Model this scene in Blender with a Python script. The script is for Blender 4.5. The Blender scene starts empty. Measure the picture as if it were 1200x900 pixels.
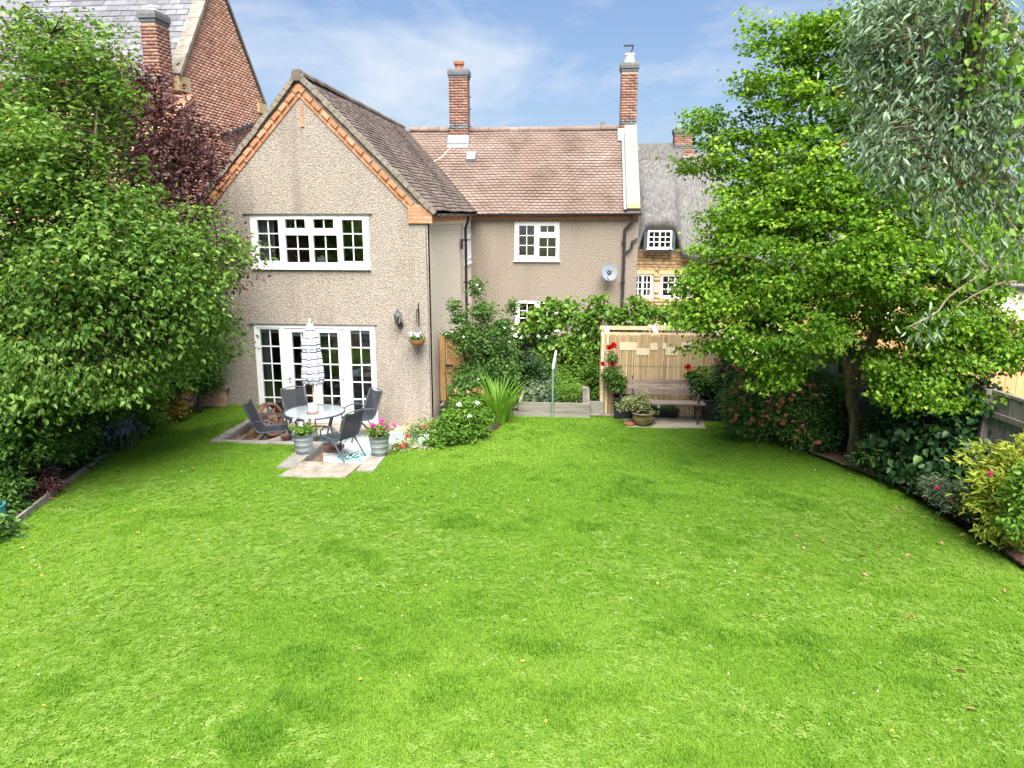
import bpy, math, random
import numpy as np
from mathutils import Vector, Matrix

random.seed(7)
RNG = np.random.default_rng(7)
SC = bpy.context.scene
COL = SC.collection

# ---------------------------------------------------------------- camera
CAM_H = 4.1
PITCH = math.atan(200 / 900)
YAW = math.atan(80 / 900 * math.cos(PITCH))
_r = np.array([math.cos(YAW), math.sin(YAW), 0.0])
_f = np.array([-math.sin(YAW) * math.cos(PITCH), math.cos(YAW) * math.cos(PITCH), -math.sin(PITCH)])
_u = np.cross(_r, _f)
cam_d = bpy.data.cameras.new('camera')
cam = bpy.data.objects.new('camera', cam_d)
COL.objects.link(cam)
cam.matrix_world = Matrix(((_r[0], _u[0], -_f[0], 0), (_r[1], _u[1], -_f[1], 0), (_r[2], _u[2], -_f[2], CAM_H), (0, 0, 0, 1)))
cam_d.sensor_width = 36
cam_d.lens = 27
cam_d.clip_end = 3000
SC.camera = cam
SC.render.resolution_x, SC.render.resolution_y = 1024, 768


def at(px, py, Y):
    """World point on the plane y = Y seen at photograph pixel (px, py)."""
    d = _f * 900 + _r * (px - 600) - _u * (py - 450)
    p = np.array([0, 0, CAM_H]) + d * (Y / d[1])
    return float(p[0]), float(p[1]), float(p[2])


# ---------------------------------------------------------------- light and sky
SUN_EL, SUN_AZ = math.radians(58), math.radians(170)      # azimuth clockwise from +Y (north): behind the camera, to the right
SUN_E, SKY_S, EXPO = 4.2, 0.05, 1.68
world = bpy.data.worlds.new('World')
SC.world = world
world.use_nodes = True
wn, wl = world.node_tree.nodes, world.node_tree.links
wn.clear()
w_out = wn.new('ShaderNodeOutputWorld')
w_bg = wn.new('ShaderNodeBackground')
w_bg.inputs['Strength'].default_value = SKY_S
sky = wn.new('ShaderNodeTexSky')
sky.sky_type = 'NISHITA'
sky.sun_disc = False
sky.sun_elevation = SUN_EL
sky.sun_rotation = SUN_AZ
sky.air_density = 1.0
sky.dust_density = 1.0
sky.ozone_density = 1.0
tc = wn.new('ShaderNodeTexCoord')
sep = wn.new('ShaderNodeSeparateXYZ')
wl.new(tc.outputs['Generated'], sep.inputs[0])
zz = wn.new('ShaderNodeMath'); zz.operation = 'MAXIMUM'; zz.inputs[1].default_value = 0.0
wl.new(sep.outputs['Z'], zz.inputs[0])
za = wn.new('ShaderNodeMath'); za.operation = 'ADD'; za.inputs[1].default_value = 0.22
wl.new(zz.outputs[0], za.inputs[0])
dx = wn.new('ShaderNodeMath'); dx.operation = 'DIVIDE'
dy = wn.new('ShaderNodeMath'); dy.operation = 'DIVIDE'
wl.new(sep.outputs['X'], dx.inputs[0]); wl.new(za.outputs[0], dx.inputs[1])
wl.new(sep.outputs['Y'], dy.inputs[0]); wl.new(za.outputs[0], dy.inputs[1])
cmb = wn.new('ShaderNodeCombineXYZ')
wl.new(dx.outputs[0], cmb.inputs[0]); wl.new(dy.outputs[0], cmb.inputs[1])
wmap = wn.new('ShaderNodeMapping')
wmap.inputs['Location'].default_value = (6.75, 9.9, 1.3)
wmap.inputs['Scale'].default_value = (0.8, 0.75, 1)
wl.new(cmb.outputs[0], wmap.inputs[0])
cn = wn.new('ShaderNodeTexNoise')
cn.inputs['Scale'].default_value = 1.0
cn.inputs['Detail'].default_value = 9
cn.inputs['Roughness'].default_value = 0.62
cn.inputs['Distortion'].default_value = 0.25
wl.new(wmap.outputs[0], cn.inputs['Vector'])
cr = wn.new('ShaderNodeValToRGB')
cr.color_ramp.elements[0].position = 0.47
cr.color_ramp.elements[0].color = (0, 0, 0, 1)
cr.color_ramp.elements[1].position = 0.66
cr.color_ramp.elements[1].color = (0.85, 0.85, 0.85, 1)
wl.new(cn.outputs['Fac'], cr.inputs[0])
haze_mix = wn.new('ShaderNodeMixRGB')          # thin high veil that whitens the whole sky a little
haze_mix.inputs[0].default_value = 0.45
haze_mix.inputs[2].default_value = (1.5, 2.5, 4.9, 1)
wl.new(sky.outputs[0], haze_mix.inputs[1])
cl_mix = wn.new('ShaderNodeMixRGB')
cl_mix.inputs[2].default_value = (5.4, 5.8, 6.3, 1)
wl.new(cr.outputs[0], cl_mix.inputs[0])
wl.new(haze_mix.outputs[0], cl_mix.inputs[1])
wl.new(cl_mix.outputs[0], w_bg.inputs['Color'])
wl.new(w_bg.outputs[0], w_out.inputs['Surface'])

sun_d = bpy.data.lights.new('sun', 'SUN')
sun_d.energy = SUN_E
sun_d.angle = math.radians(50)
sun_d.color = (1.0, 0.955, 0.88)
sun = bpy.data.objects.new('sun', sun_d)
COL.objects.link(sun)
sd = Vector((math.sin(SUN_AZ) * math.cos(SUN_EL), math.cos(SUN_AZ) * math.cos(SUN_EL), math.sin(SUN_EL)))
sun.rotation_euler = sd.to_track_quat('Z', 'Y').to_euler()
sun.location = (6, -8, 20)
SC.view_settings.view_transform = 'Standard'
SC.view_settings.look = 'None'
SC.view_settings.exposure = EXPO
SC.view_settings.gamma = 1
SC.render.engine = 'CYCLES'
SC.cycles.use_denoising = True
SC.cycles.max_bounces = 8
SC.cycles.transparent_max_bounces = 12
SC.cycles.caustics_reflective = False
SC.cycles.caustics_refractive = False

# ---------------------------------------------------------------- materials
MATS = {}


def new_mat(name):
    m = bpy.data.materials.new(name)
    m.use_nodes = True
    n = m.node_tree.nodes
    b = n['Principled BSDF']
    return m, n, m.node_tree.links, b


def ramp(n, stops):
    r = n.new('ShaderNodeValToRGB')
    e = r.color_ramp.elements
    while len(e) < len(stops):
        e.new(0.5)
    for k, (p, c) in enumerate(stops):
        e[k].position = p
        e[k].color = (*c, 1)
    return r


def pm(name, stops, scale=6, detail=6, rough=0.8, bump=0.0, bscale=40, stretch=(1, 1, 1), island=0.0, obj=0.0,
       spec=0.3, metal=0.0, attr=None, inst=False, bdist=0.01, voro=0.0, stain=None, trans=0.0, nrough=0.6, mul=None):
    """Procedural material: a colour ramp driven by noise, random per piece and / or a named attribute, with bump."""
    m, n, l, b = new_mat(name)
    g = n.new('ShaderNodeNewGeometry')
    mp = n.new('ShaderNodeMapping')
    mp.inputs['Scale'].default_value = stretch
    l.new(g.outputs['Position'], mp.inputs[0])
    nz = n.new('ShaderNodeTexNoise')
    nz.inputs['Scale'].default_value = scale
    nz.inputs['Detail'].default_value = detail
    nz.inputs['Roughness'].default_value = nrough
    l.new(mp.outputs[0], nz.inputs['Vector'])
    cst = n.new('ShaderNodeMapRange')
    cst.inputs[1].default_value = 0.3; cst.inputs[2].default_value = 0.7
    l.new(nz.outputs['Fac'], cst.inputs[0])
    fac = cst.outputs[0]

    def mixf(a, bsock, w):
        x = n.new('ShaderNodeMix'); x.data_type = 'FLOAT'
        x.inputs[0].default_value = w
        l.new(a, x.inputs[2]); l.new(bsock, x.inputs[3])
        return x.outputs[0]
    if island:
        fac = mixf(fac, g.outputs['Random Per Island'], island)
    if obj:
        oi = n.new('ShaderNodeObjectInfo')
        fac = mixf(fac, oi.outputs['Random'], obj)
    if attr:
        an = n.new('ShaderNodeAttribute')
        an.attribute_name = attr
        an.attribute_type = 'INSTANCER' if inst else 'GEOMETRY'
        fac = mixf(fac, an.outputs['Fac'], 0.85)
    r = ramp(n, stops)
    l.new(fac, r.inputs[0])
    col = r.outputs[0]
    if stain:                                   # (colour, scale, threshold, amount): blotches of weathering with their own shape
        sn = n.new('ShaderNodeTexNoise')
        sn.inputs['Scale'].default_value = stain[1]
        sn.inputs['Detail'].default_value = 7
        sn.inputs['Roughness'].default_value = 0.7
        smp = n.new('ShaderNodeMapping')
        smp.inputs['Scale'].default_value = stain[4] if len(stain) > 4 else (1, 1, 1)
        l.new(g.outputs['Position'], smp.inputs[0]); l.new(smp.outputs[0], sn.inputs['Vector'])
        sr = n.new('ShaderNodeMapRange')
        sr.inputs[1].default_value = stain[2]; sr.inputs[2].default_value = stain[2] + 0.15
        sr.inputs[4].default_value = stain[3]
        l.new(sn.outputs['Fac'], sr.inputs[0])
        mx = n.new('ShaderNodeMixRGB')
        mx.inputs[2].default_value = (*stain[0], 1)
        l.new(sr.outputs[0], mx.inputs[0]); l.new(col, mx.inputs[1])
        col = mx.outputs[0]
    l.new(col, b.inputs['Base Color'])
    b.inputs['Roughness'].default_value = rough
    b.inputs['Specular IOR Level'].default_value = spec
    b.inputs['Metallic'].default_value = metal
    if bump:
        bn = n.new('ShaderNodeTexNoise')
        bn.inputs['Scale'].default_value = bscale
        bn.inputs['Detail'].default_value = 5
        l.new(mp.outputs[0], bn.inputs['Vector'])
        h = bn.outputs['Fac']
        if voro:
            vn = n.new('ShaderNodeTexVoronoi')
            vn.inputs['Scale'].default_value = voro
            l.new(mp.outputs[0], vn.inputs['Vector'])
            h = mixf(h, vn.outputs['Distance'], 0.5)
        bp = n.new('ShaderNodeBump')
        bp.inputs['Strength'].default_value = bump
        bp.inputs['Distance'].default_value = bdist
        l.new(h, bp.inputs['Height'])
        l.new(bp.outputs[0], b.inputs['Normal'])
    if trans:                                   # thin leaves pass light
        t = n.new('ShaderNodeBsdfTranslucent')
        tm = n.new('ShaderNodeMixRGB'); tm.blend_type = 'MULTIPLY'; tm.inputs[0].default_value = 1
        tm.inputs[2].default_value = (1.25, 1.25, 0.6, 1)
        l.new(col, tm.inputs[1]); l.new(tm.outputs[0], t.inputs[0])
        ms = n.new('ShaderNodeMixShader'); ms.inputs[0].default_value = trans
        o = n['Material Output']
        l.new(b.outputs[0], ms.inputs[1]); l.new(t.outputs[0], ms.inputs[2]); l.new(ms.outputs[0], o.inputs['Surface'])
    MATS[name] = m
    return m


def leafmat(name, cols, rough=0.52, spec=0.28, trans=0.4, inst=False):
    k = len(cols) - 1
    return pm(name, [(i / k, c) for i, c in enumerate(cols)], scale=3, rough=rough, spec=spec, attr='tint', trans=trans, inst=inst)


def glassmat(name, tint=(0.75, 0.8, 0.82), base=0.18):
    m, n, l, b = new_mat(name)
    t = n.new('ShaderNodeBsdfTransparent'); t.inputs[0].default_value = (*tint, 1)
    gl = n.new('ShaderNodeBsdfGlossy'); gl.inputs['Roughness'].default_value = 0.03
    fr = n.new('ShaderNodeFresnel'); fr.inputs['IOR'].default_value = 1.5
    ge = n.new('ShaderNodeNewGeometry')
    nz = n.new('ShaderNodeTexNoise'); nz.inputs['Scale'].default_value = 2.5
    l.new(ge.outputs['Position'], nz.inputs['Vector'])
    bp = n.new('ShaderNodeBump'); bp.inputs['Strength'].default_value = 0.025; bp.inputs['Distance'].default_value = 0.05
    l.new(nz.outputs['Fac'], bp.inputs['Height']); l.new(bp.outputs[0], gl.inputs['Normal'])
    mx = n.new('ShaderNodeMixShader')
    ad = n.new('ShaderNodeMath'); ad.operation = 'ADD'; ad.inputs[1].default_value = base
    l.new(fr.outputs[0], ad.inputs[0]); l.new(ad.outputs[0], mx.inputs[0])
    l.new(t.outputs[0], mx.inputs[1]); l.new(gl.outputs[0], mx.inputs[2])
    l.new(mx.outputs[0], n['Material Output'].inputs['Surface'])
    MATS[name] = m
    return m


def alphamix(name, col, alpha, rough=0.6, scale=300):
    m, n, l, b = new_mat(name)
    g = n.new('ShaderNodeNewGeometry')
    nz = n.new('ShaderNodeTexNoise'); nz.inputs['Scale'].default_value = scale
    l.new(g.outputs['Position'], nz.inputs['Vector'])
    r = ramp(n, [(0.3, tuple(c * 0.8 for c in col)), (0.7, tuple(c * 1.2 for c in col))])
    l.new(nz.outputs['Fac'], r.inputs[0]); l.new(r.outputs[0], b.inputs['Base Color'])
    b.inputs['Roughness'].default_value = rough
    t = n.new('ShaderNodeBsdfTransparent')
    mx = n.new('ShaderNodeMixShader'); mx.inputs[0].default_value = alpha
    l.new(t.outputs[0], mx.inputs[1]); l.new(b.outputs[0], mx.inputs[2])
    l.new(mx.outputs[0], n['Material Output'].inputs['Surface'])
    MATS[name] = m
    return m


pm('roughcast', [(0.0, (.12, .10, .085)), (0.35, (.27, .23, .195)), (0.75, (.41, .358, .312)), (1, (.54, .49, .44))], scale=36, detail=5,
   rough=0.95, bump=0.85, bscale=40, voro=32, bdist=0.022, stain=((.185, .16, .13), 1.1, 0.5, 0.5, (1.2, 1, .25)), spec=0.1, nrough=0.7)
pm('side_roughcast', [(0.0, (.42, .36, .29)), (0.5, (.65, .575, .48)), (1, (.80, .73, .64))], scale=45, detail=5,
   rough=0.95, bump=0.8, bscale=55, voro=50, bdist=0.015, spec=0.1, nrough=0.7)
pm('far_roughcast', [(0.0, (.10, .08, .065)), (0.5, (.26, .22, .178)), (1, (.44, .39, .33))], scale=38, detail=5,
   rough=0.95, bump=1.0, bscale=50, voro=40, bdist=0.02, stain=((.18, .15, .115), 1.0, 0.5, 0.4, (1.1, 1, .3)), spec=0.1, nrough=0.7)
pm('white_frame', [(0, (.76, .77, .78)), (1, (.84, .84, .84))], scale=3, rough=0.35, spec=0.4)
pm('cream_paint', [(0, (.24, .20, .16)), (1, (.36, .315, .265))], scale=4, rough=0.8, bump=0.3, bscale=20)
pm('mortar', [(0, (.34, .29, .23)), (1, (.48, .42, .34))], scale=20, rough=0.95, bump=0.4, bscale=60)
pm('red_brick', [(0, (.30, .145, .10)), (0.35, (.50, .245, .165)), (0.7, (.58, .325, .235)), (1, (.64, .47, .37))], scale=9, rough=0.9,
   bump=0.5, bscale=60, island=0.7, stain=((.42, .34, .26), 0.9, 0.56, 0.6))
pm('chimney_brick', [(0, (.13, .075, .065)), (0.4, (.24, .12, .09)), (0.75, (.31, .16, .12)), (1, (.38, .25, .20))], scale=9, rough=0.9,
   bump=0.4, bscale=50, island=0.75)
pm('blue_brick', [(0, (.07, .075, .085)), (0.6, (.14, .145, .155)), (1, (.24, .24, .24))], scale=12, rough=0.85, island=0.6)
pm('orange_brick', [(0, (.38, .15, .075)), (0.5, (.50, .23, .125)), (1, (.60, .35, .22))], scale=14, rough=0.85, bump=0.3, bscale=60, obj=0.6)
pm('garden_brick', [(0, (.20, .10, .06)), (0.4, (.40, .24, .15)), (0.7, (.46, .32, .22)), (1, (.50, .40, .30))], scale=10, rough=0.9, bump=0.5,
   bscale=50, obj=0.7)
pm('old_tile', [(0, (.085, .066, .057)), (0.45, (.15, .115, .10)), (0.8, (.215, .168, .145)), (1, (.32, .275, .23))], scale=2.2, rough=0.85, island=0.5,
   bump=0.3, bscale=40, stain=((.30, .27, .20), 1.6, 0.58, 0.5))
pm('clay_tile', [(0, (.135, .093, .075)), (0.45, (.205, .148, .122)), (0.8, (.26, .195, .163)), (1, (.34, .28, .235))], scale=1.1, rough=0.85, island=0.18,
   bump=0.3, bscale=40, stain=((.23, .15, .125), 0.7, 0.52, 0.7, (1.2, .5, .5)))
pm('verge_mortar', [(0, (.16, .135, .11)), (1, (.30, .265, .22))], scale=8, rough=0.95, bump=0.6, bscale=30)
pm('slate', [(0, (.10, .10, .115)), (0.5, (.155, .155, .172)), (1, (.23, .23, .245))], scale=5, rough=0.5, obj=0.65, island=0.0, spec=0.5)
pm('slate_joined', [(0, (.09, .09, .105)), (0.5, (.145, .145, .16)), (1, (.21, .21, .225))], scale=5, rough=0.55, island=0.6, spec=0.5)
pm('stone_coping', [(0, (.15, .13, .11)), (0.5, (.23, .205, .17)), (1, (.32, .29, .25))], scale=6, rough=0.9, bump=0.5, bscale=40)
pm('ironstone', [(0, (.28, .16, .075)), (0.4, (.42, .27, .14)), (0.8, (.50, .36, .21)), (1, (.55, .45, .32))], scale=6, rough=0.9, bump=0.5, bscale=30, island=0.65)
pm('yellow_stone', [(0, (.50, .37, .17)), (1, (.60, .47, .26))], scale=8, rough=0.9)
pm('thatch', [(0, (.07, .068, .066)), (0.5, (.145, .14, .135)), (1, (.25, .24, .23))], scale=5, detail=9, rough=0.95, bump=0.9, bscale=14, bdist=0.06,
   stretch=(4.0, 1.0, 1.0), stain=((.20, .19, .18), 0.9, 0.5, 0.6))
pm('thatch_ridge', [(0, (.06, .058, .054)), (0.5, (.13, .125, .115)), (1, (.22, .21, .19))], scale=7, detail=8, rough=0.95, bump=0.9, bscale=18, bdist=0.05,
   stretch=(4, 1, 1))
pm('black_plastic', [(0, (.018, .018, .02)), (1, (.035, .035, .04))], scale=8, rough=0.4, spec=0.4)
pm('black_iron', [(0, (.02, .02, .024)), (1, (.05, .05, .055))], scale=18, rough=0.55, spec=0.4)
pm('dark_frame', [(0, (.05, .058, .072)), (1, (.085, .095, .115))], scale=10, rough=0.4, spec=0.5)
pm('silver_frame', [(0, (.30, .32, .35)), (1, (.42, .44, .48))], scale=10, rough=0.35, metal=0.6)
pm('lead', [(0, (.18, .20, .23)), (1, (.30, .325, .36))], scale=8, rough=0.5, spec=0.5)
pm('grey_dish', [(0, (.13, .155, .19)), (1, (.19, .22, .26))], scale=4, rough=0.45)
pm('terracotta', [(0, (.30, .115, .06)), (1, (.44, .19, .11))], scale=10, rough=0.85, bump=0.2)
pm('pot_clay', [(0, (.35, .12, .07)), (1, (.45, .18, .11))], scale=10, rough=0.85)
pm('galvanised', [(0, (.19, .225, .23)), (1, (.29, .325, .33))], scale=7, rough=0.45, spec=0.5, metal=0.15)
pm('teal_glaze', [(0, (.03, .16, .20)), (1, (.06, .27, .32))], scale=6, rough=0.2, spec=0.5)
pm('olive_glaze', [(0, (.08, .06, .02)), (0.5, (.17, .12, .045)), (1, (.28, .20, .09))], scale=5, rough=0.2, spec=0.6, stretch=(1, 1, 3))
pm('rusty_brown', [(0, (.09, .045, .03)), (0.5, (.17, .09, .065)), (1, (.26, .155, .12))], scale=8, rough=0.85, bump=0.3)
pm('concrete', [(0, (.15, .13, .105)), (0.5, (.235, .205, .17)), (1, (.31, .275, .235))], scale=7, detail=8, rough=0.92, bump=0.4, bscale=50,
   stain=((.28, .25, .18), 2.2, 0.55, 0.5))
pm('coping_grey', [(0, (.15, .14, .125)), (0.5, (.225, .21, .185)), (1, (.30, .28, .25))], scale=8, detail=8, rough=0.9, bump=0.4, bscale=50, obj=0.35)
pm('dark_coping', [(0, (.10, .095, .10)), (1, (.17, .16, .165))], scale=8, rough=0.85, bump=0.3, obj=0.3)
pm('paving', [(0, (.24, .205, .155)), (0.5, (.33, .29, .225)), (1, (.41, .37, .30))], scale=5, detail=8, rough=0.9, bump=0.3, bscale=40, obj=0.4)
pm('soil', [(0, (.018, .012, .008)), (0.6, (.05, .034, .022)), (1, (.10, .07, .045))], scale=14, detail=8, rough=1, bump=1, bscale=30, bdist=0.05)
pm('bark_mulch', [(0, (.04, .022, .016)), (0.5, (.12, .065, .045)), (1, (.26, .15, .11))], scale=30, rough=1, bump=1, bscale=40, bdist=0.03)
pm('bark', [(0, (.045, .03, .02)), (0.5, (.11, .075, .048)), (1, (.20, .145, .10))], scale=9, rough=0.95, bump=1, bscale=14, bdist=0.03, stretch=(1, 1, .3))
pm('pale_bark', [(0, (.16, .13, .09)), (0.5, (.28, .225, .15)), (1, (.38, .31, .22))], scale=7, rough=0.85, bump=0.5, stretch=(1, 1, .5))
pm('twig', [(0, (.035, .026, .015)), (1, (.08, .06, .035))], scale=9, rough=0.9)
pm('green_stem', [(0, (.05, .11, .02)), (1, (.10, .18, .05))], scale=9, rough=0.7)
pm('grey_board', [(0, (.09, .08, .07)), (0.5, (.19, .17, .15)), (1, (.30, .275, .245))], scale=3, detail=8, rough=0.95, bump=0.6, bscale=10,
   stretch=(6, 6, .7), obj=0.4)
pm('pale_board', [(0, (.15, .135, .115)), (0.5, (.235, .215, .185)), (1, (.33, .31, .275))], scale=3, detail=8, rough=0.95, bump=0.5, bscale=10,
   stretch=(.7, 4, 8), obj=0.3, stain=((.22, .21, .17), 1.4, 0.55, 0.6))
pm('orange_board', [(0, (.36, .19, .075)), (0.5, (.48, .28, .13)), (1, (.58, .37, .19))], scale=3, detail=8, rough=0.85, bump=0.4, bscale=10,
   stretch=(6, 6, .6), obj=0.4)
pm('gate_wood', [(0, (.25, .12, .04)), (0.5, (.40, .22, .085)), (1, (.50, .31, .14))], scale=3, detail=8, rough=0.8, bump=0.3, bscale=10,
   stretch=(6, 6, .8), obj=0.35)
pm('pale_timber', [(0, (.52, .37, .21)), (0.5, (.64, .49, .31)), (1, (.72, .60, .43))], scale=4, detail=8, rough=0.8, bump=0.2, stretch=(1, 5, 5))
pm('white_timber', [(0, (.68, .64, .57)), (1, (.80, .77, .71))], scale=5, rough=0.7)
pm('bamboo', [(0, (.24, .15, .065)), (0.4, (.46, .33, .18)), (0.8, (.56, .43, .265)), (1, (.65, .55, .39))], scale=3, rough=0.65, island=0.7,
   stretch=(1, 1, .8), spec=0.35)
pm('pale_cane', [(0, (.54, .43, .29)), (1, (.64, .54, .39))], scale=4, rough=0.7, stretch=(12, 1, .5))
pm('bench_slat', [(0, (.10, .075, .065)), (0.5, (.19, .145, .13)), (1, (.30, .25, .225))], scale=5, detail=8, rough=0.9, bump=0.4, stretch=(.5, 4, 6), obj=0.3)
pm('green_metal', [(0, (.12, .20, .16)), (1, (.20, .29, .25))], scale=8, rough=0.5)
pm('white_metal', [(0, (.62, .63, .62)), (1, (.75, .75, .74))], scale=8, rough=0.5)
pm('interior', [(0, (.10, .095, .09)), (1, (.20, .19, .18))], scale=1.5, rough=0.95)
pm('curtain', [(0, (.50, .52, .50)), (1, (.66, .68, .65))], scale=3, rough=0.9, stretch=(9, 9, .3))
pm('blind', [(0, (.66, .72, .74)), (1, (.74, .79, .80))], scale=3, rough=0.7)
pm('sofa', [(0, (.10, .13, .17)), (1, (.22, .26, .32))], scale=5, rough=0.95)
pm('rug_white', [(0, (.50, .53, .53)), (1, (.62, .65, .65))], scale=30, rough=0.95, bump=0.3, bscale=200)
pm('rug_teal', [(0, (.04, .27, .26)), (1, (.10, .40, .37))], scale=20, rough=0.95)
pm('white_ceramic', [(0, (.70, .70, .70)), (1, (.80, .80, .80))], scale=5, rough=0.35)
pm('basket_coir', [(0, (.20, .09, .04)), (1, (.36, .19, .09))], scale=30, rough=1, bump=0.8, bscale=60)
pm('asphalt_ground', [(0, (.05, .07, .025)), (0.5, (.09, .11, .045)), (1, (.14, .14, .08))], scale=0.4, rough=1)
pm('gravel', [(0, (.36, .30, .24)), (0.5, (.50, .42, .35)), (1, (.60, .53, .46))], scale=16, detail=8, rough=1, bump=0.6, bscale=30)
pm('lawn_base', [(0, (.05, .13, .010)), (0.5, (.09, .20, .016)), (1, (.15, .26, .04))], scale=2.2, detail=10, rough=1, bump=0.8, bscale=45, bdist=0.03,
   nrough=0.75)
glassmat('pane_glass')
glassmat('pale_glass', tint=(.9, .93, .95), base=0.18)
alphamix('table_glass', (.36, .42, .45), 0.72, rough=0.08, scale=60)
alphamix('sling_mesh', (.022, .026, .036), 0.84, rough=0.75)
# the parasol's printed stripes, straight across the cloth
m_, n_, l_, b_ = new_mat('striped_cloth')
g_ = n_.new('ShaderNodeTexCoord')
s_ = n_.new('ShaderNodeSeparateXYZ'); l_.new(g_.outputs['Object'], s_.inputs[0])
w_ = n_.new('ShaderNodeMath'); w_.operation = 'MULTIPLY'; w_.inputs[1].default_value = 7.4; l_.new(s_.outputs['Z'], w_.inputs[0])
fr_ = n_.new('ShaderNodeMath'); fr_.operation = 'FRACT'; l_.new(w_.outputs[0], fr_.inputs[0])
r_ = ramp(n_, [(0, (.72, .73, .76)), (0.40, (.72, .73, .76)), (0.42, (.03, .035, .15)), (0.57, (.03, .035, .15))])
e5 = r_.color_ramp.elements.new(0.59); e5.color = (.60, .63, .72, 1)
e6 = r_.color_ramp.elements.new(0.80); e6.color = (.60, .63, .72, 1)
e7 = r_.color_ramp.elements.new(0.82); e7.color = (.05, .06, .19, 1)
e8 = r_.color_ramp.elements.new(0.9); e8.color = (.05, .06, .19, 1)
e9 = r_.color_ramp.elements.new(0.92); e9.color = (.72, .73, .76, 1)
l_.new(fr_.outputs[0], r_.inputs[0]); l_.new(r_.outputs[0], b_.inputs['Base Color'])
b_.inputs['Roughness'].default_value = 0.9
MATS['striped_cloth'] = m_

leafmat('maple_leaf', [(.045, .125, .008), (.115, .25, .018), (.22, .39, .03), (.36, .50, .07)])
leafmat('apple_leaf', [(.045, .11, .018), (.105, .215, .035), (.19, .32, .06), (.33, .47, .15)], rough=0.4)
leafmat('purple_leaf', [(.035, .016, .020), (.09, .035, .042), (.17, .075, .08), (.28, .17, .16)], rough=0.4, trans=0.2)
leafmat('gum_leaf', [(.09, .15, .09), (.155, .245, .145), (.245, .34, .215), (.37, .45, .33)], rough=0.4, trans=0.25)
leafmat('gum_red_leaf', [(.35, .03, .02), (.50, .09, .04), (.50, .20, .14)], trans=0.3)
leafmat('ivy_leaf', [(.010, .035, .010), (.02, .06, .018), (.035, .085, .025), (.10, .19, .03)], rough=0.35, trans=0.12)
leafmat('vine_leaf', [(.07, .16, .02), (.12, .24, .03), (.18, .32, .05), (.28, .42, .10)], trans=0.4)
leafmat('shrub_leaf', [(.035, .09, .018), (.065, .155, .03), (.12, .235, .05), (.20, .33, .10)])
leafmat('dark_leaf', [(.014, .038, .012), (.028, .07, .02), (.05, .11, .032), (.085, .16, .05)], trans=0.2)
leafmat('bright_leaf', [(.06, .15, .015), (.11, .23, .025), (.17, .32, .045), (.26, .40, .09)])
leafmat('sage_leaf', [(.06, .10, .05), (.11, .16, .09), (.17, .23, .14), (.24, .30, .2)])
leafmat('yellow_leaf', [(.05, .14, .015), (.19, .31, .03), (.40, .46, .05), (.56, .58, .15)])
leafmat('gold_leaf', [(.25, .17, .03), (.45, .32, .06), (.58, .45, .14)])
leafmat('cream_leaf', [(.14, .20, .07), (.35, .40, .20), (.55, .56, .36)])
leafmat('blade_leaf', [(.10, .24, .02), (.17, .34, .035), (.25, .42, .06)])
leafmat('red_petal', [(.40, .008, .012), (.58, .02, .03)], trans=0.2)
leafmat('white_petal', [(.70, .70, .68), (.80, .80, .78)], trans=0.2)
leafmat('magenta_petal', [(.50, .03, .25), (.62, .08, .40)], trans=0.2)
leafmat('lilac_petal', [(.42, .36, .66), (.66, .58, .78)], trans=0.2)
leafmat('blue_petal', [(.14, .14, .48), (.28, .27, .62)], trans=0.2)
leafmat('coral_petal', [(.58, .15, .08), (.72, .33, .22)], trans=0.2)
leafmat('pink_petal', [(.62, .30, .28), (.70, .42, .38)], trans=0.2)
leafmat('crimson_petal', [(.32, .01, .08), (.45, .02, .14)], trans=0.2)
leafmat('grass_blade', [(.074, .198, .013), (.140, .288, .021), (.215, .372, .036), (.33, .45, .095)], rough=0.55, spec=0.25, trans=0.3, inst=True)
leafmat('clover_leaf', [(.105, .23, .02), (.185, .32, .04), (.29, .41, .10)], rough=0.55, spec=0.25, trans=0.3, inst=True)
leafmat('dead_leaf', [(.30, .19, .02), (.48, .36, .03), (.55, .42, .08)], trans=0.2)
leafmat('pink_dead_leaf', [(.36, .12, .07), (.48, .24, .16), (.52, .36, .26)], trans=0.2)


# ---------------------------------------------------------------- mesh helpers
def root_matrix(o):
    return Matrix.Translation(o.location) @ o.rotation_euler.to_matrix().to_4x4()


def finish(name, me, parent, mats, smooth=False, origin=None):
    for m in (mats if isinstance(mats, (list, tuple)) else [mats]):
        me.materials.append(MATS[m])
    o = bpy.data.objects.new(name, me)
    COL.objects.link(o)
    if smooth:
        me.polygons.foreach_set('use_smooth', np.ones(len(me.polygons), bool))
    if parent is not None:
        o.parent = parent
        p, mw = parent, Matrix.Identity(4)
        chain = []
        while p is not None:
            chain.append(p); p = p.parent
        for q in reversed(chain):
            mw = mw @ (q.matrix_parent_inverse @ root_matrix(q))
        o.matrix_parent_inverse = mw.inverted()
    else:
        n = len(me.vertices)
        co = np.empty(n * 3, np.float32); me.vertices.foreach_get('co', co); co = co.reshape(-1, 3)
        if origin is None:
            lo, hi = co.min(0), co.max(0)
            origin = ((lo[0] + hi[0]) / 2, (lo[1] + hi[1]) / 2, lo[2])
        co -= np.array(origin, np.float32)
        me.vertices.foreach_set('co', co.ravel())
        me.update()
        o.location = origin
    return o


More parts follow.
